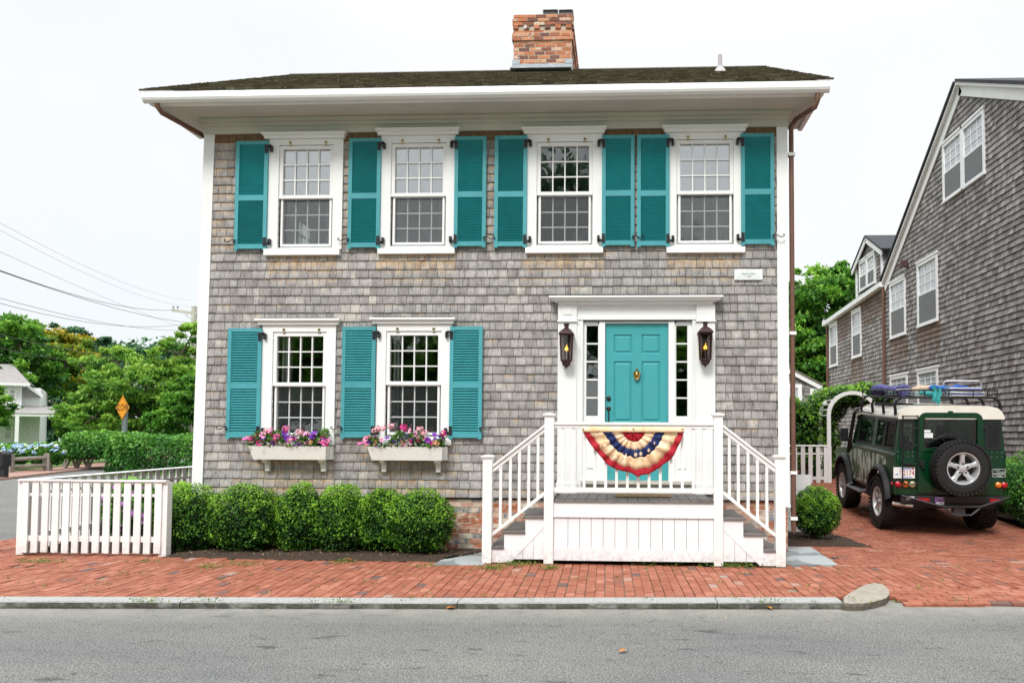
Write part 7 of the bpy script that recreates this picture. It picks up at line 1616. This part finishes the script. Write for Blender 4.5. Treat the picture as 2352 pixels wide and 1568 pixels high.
hedge('far_wood', 'far green wood closing the view at the end of the side street', (-60, 66, 0), (-12, 74, 10.5), 30000, .6, LPINE, 820, .8)['kind'] = 'stuff'
hedge('far_wood', 'far green wood closing the view behind the driveway and houses', (4, 52, 0), (30, 58, 9), 16000, .6, LTREE, 821, .8)['kind'] = 'stuff'
# utility pole and wires
PY_ = 32; up = thing('utility_pole', 'grey utility pole with crossarm behind the left corner of the house', 'pole', (PY(441, 900, PY_).x, PY_, 0)); ptop = PY(446, 716, PY_); s = (PY_ + DIST) / F
GP = paint('pale_pole_wood', (.50, .47, .42), .8, .2)
MB().tube([(ptop.x, PY_, 0), (ptop.x + .0, PY_, ptop.z + .3)], .15, 10).build('post', GP, up)
arm = [PY(396, 712, PY_), PY(500, 728, PY_)]; MB().bar(arm[0], arm[1], .12, .14).bar((PY(425, 722, PY_)), (ptop.x, PY_ - .02, ptop.z - .55), .04, .04).build('crossarm', GP, up)
for px_ in (398, 408): p = PY(px_, 708, PY_); MB().lathe([(.05, 0), (.05, .08), (.03, .14)], p, seg=8).build('insulator', paint('insulator_grey', (.25, .27, .28), .4), up)
def wire(a, b, Ya, Yb, sag, r, lab):
    A, B = PY(a[0], a[1], Ya), PY(b[0], b[1], Yb); A = A + (A - B) * .0; pts = []
    for k in range(25): u = k / 24; p = A.lerp(B, u); p.z -= sag * 4 * u * (1 - u); pts.append(p)
    o = MB().tube(pts, r, 5).build('power_line', paint('cable_black', (.03, .03, .03), .6) if 'cable_black' not in bpy.data.materials else bpy.data.materials['cable_black'], None); tag(o, lab, 'cable', 'overhead cables at the left')
wire((-30, 610), (400, 712), 8, PY_, .35, .010, 'upper black cable ending at the crossarm of the utility pole')
wire((-30, 612), (445, 742), 8, PY_, .25, .009, 'black cable just below the one that ends at the crossarm')
wire((-30, 676), (430, 728 + 30), 10, PY_, .3, .007, 'thin cable crossing the middle of the sky at the left')
wire((-30, 688), (445, 740), 12, PY_, .5, .008, 'cable that crosses the thin cable above the trees')
wire((-30, 760), (260, 818), 9, 30, .1, .015, 'thick cable passing before the yellowing tree, upper one')
wire((-30, 792), (250, 838), 9, 30, .1, .015, 'thick cable passing before the yellowing tree, lower one')
wire((-30, 495), (440, 690), 7, PY_, .4, .0035, 'faint thin cable highest in the sky at the left')
wire((-30, 512), (440, 705), 7, PY_, .4, .0035, 'faint thin cable just under the highest one')
wire((-30, 565), (440, 760), 7, PY_, .1, .004, 'faint thin cable between the highest pair and the black pair')
# trees across the road, seen in the window panes
for i, (x, y, hh, lab) in enumerate(((-2.6, -30, 19, 'tallest dark tree across the road, mirrored in the third upper window'), (-11.5, -30, 9.0, 'dark tree across the road, mirrored in the lower window nearer the door'), (-18, -30, 9, 'dark tree across the road, mirrored in the leftmost lower window'), (4.5, -29, 9, 'dark tree across the road, mirrored in the sidelights'))):
    tree('street_tree', lab, (x, y, 0), 0, [((x, y, hh * .62), (4.2, 3.2, hh * .36)), ((x - 2.2, y, hh * .45), (2.8, 2.4, hh * .3)), ((x + 2.4, y + 1, hh * .43), (2.8, 2.4, hh * .3))], 14000, .5, LPINE if i == 0 else LTREE, 900 + i, 70, .16, .3, group='trees across the road')
# weeds and fallen leaves
def weeds(spots, seed):
    g = np.random.default_rng(seed); P = []
    for (p, a, b, n) in spots: 
        q_ = g.normal(size=(n, 3)) * np.array((a, b, .0)) + np.array((p.x, p.y, 0)); q_[:, 2] = .006 + g.random(n) ** 2 * .045; P.append(q_)
    P = np.concatenate(P); V, rr = leafmesh(P, .026, .4, .1, None, seed); o = leafobj('weeds', V, rr, LWEED, None, (0, 0, 0)); o['kind'] = 'stuff'; o['label'] = 'green weeds and moss growing in the brick joints'
sps = [(PZ(x, y), a, .05, n) for x, y, a, n in ((1130, 1305, .10, 260), (1185, 1297, .14, 300), (1262, 1305, .06, 160), (1690, 1300, .16, 260), (90, 1290, .18, 240), (480, 1302, .10, 140), (560, 1296, .12, 120), (790, 1292, .10, 120), (980, 1300, .10, 80), (1640, 1300, .1, 80), (1500, 1298, .2, 60), (330, 1290, .2, 80))]
sps += [(PZ(x, 1399, -.066), .10, .015, 60) for x in (335, 480, 790, 1760)]
for _ in range(90): sps.append((PZ(random.uniform(0, 2330), random.uniform(1300, 1385)), .03, .02, 7))
weeds(sps, 41)
LF = paint('orange_leaf', (.55, .20, .03), .7, .4, 20)
for x, y, z, lab in ((1767, 1398, -.066, 'orange dead leaf in the gutter below the kerb'), (1432, 1497, -.066, 'curled brown leaf lying on the road in the foreground'), (1035, 1398, -.066, 'yellow leaf in the gutter under the stairs'), (800, 1286, 0.0, 'orange leaf on the mulch before the boxwoods'), (1870, 1306, .0, 'red brown leaf on the bricks before the right slab')):
    p = PZ(x, y, z); a = random.random() * 6; vs = []
    for k in range(7): u = k / 6; w_ = .022 * math.sin(math.pi * min(1, u * 1.05)) ** .8 + .001; vs += [(p.x + (u - .5) * .09 * math.cos(a) - w_ * math.sin(a), p.y + (u - .5) * .09 * math.sin(a) + w_ * math.cos(a), z + .006 + .018 * math.sin(u * 3)), (p.x + (u - .5) * .09 * math.cos(a) + w_ * math.sin(a), p.y + (u - .5) * .09 * math.sin(a) - w_ * math.cos(a), z + .012 + .012 * math.sin(u * 3))]
    o = MB().add(vs, [(k * 2, k * 2 + 1, k * 2 + 3, k * 2 + 2) for k in range(6)]).build('fallen_leaf', LF, None); tag(o, lab, 'leaf', 'fallen leaves')
def litter(name, lab, spots, mat_, size, seed):
    g = np.random.default_rng(seed); P = []
    for (x0, x1, y0, y1, z, n) in spots: P.append(np.stack([g.uniform(x0, x1, n), g.uniform(y0, y1, n), z + g.random(n) * .01], 1))
    V, rr = leafmesh(np.concatenate(P), size, .6, 1.5, None, seed); o = leafobj(name, V, rr, mat_, None, (0, 0, 0)); o['kind'] = 'stuff'; o['label'] = lab
LLIT = leafmat('dry_litter', (.10, .06, .03), (.30, .20, .09), (.50, .42, .25), .1)
litter('leaf_litter', 'small dry leaves and chips on the mulch and bricks', [(-5.9, -1.9, -1.08, -.1, .045, 700), (2.35, 3.4, bedy0, bedy1, .03, 90), (-8, 3, -3.2, -1.1, .006, 130), (-6, 4, -3.65, -3.49, -.066, 160), (3, 8, -3.0, 2, .004, 80)], LLIT, .017, 77)
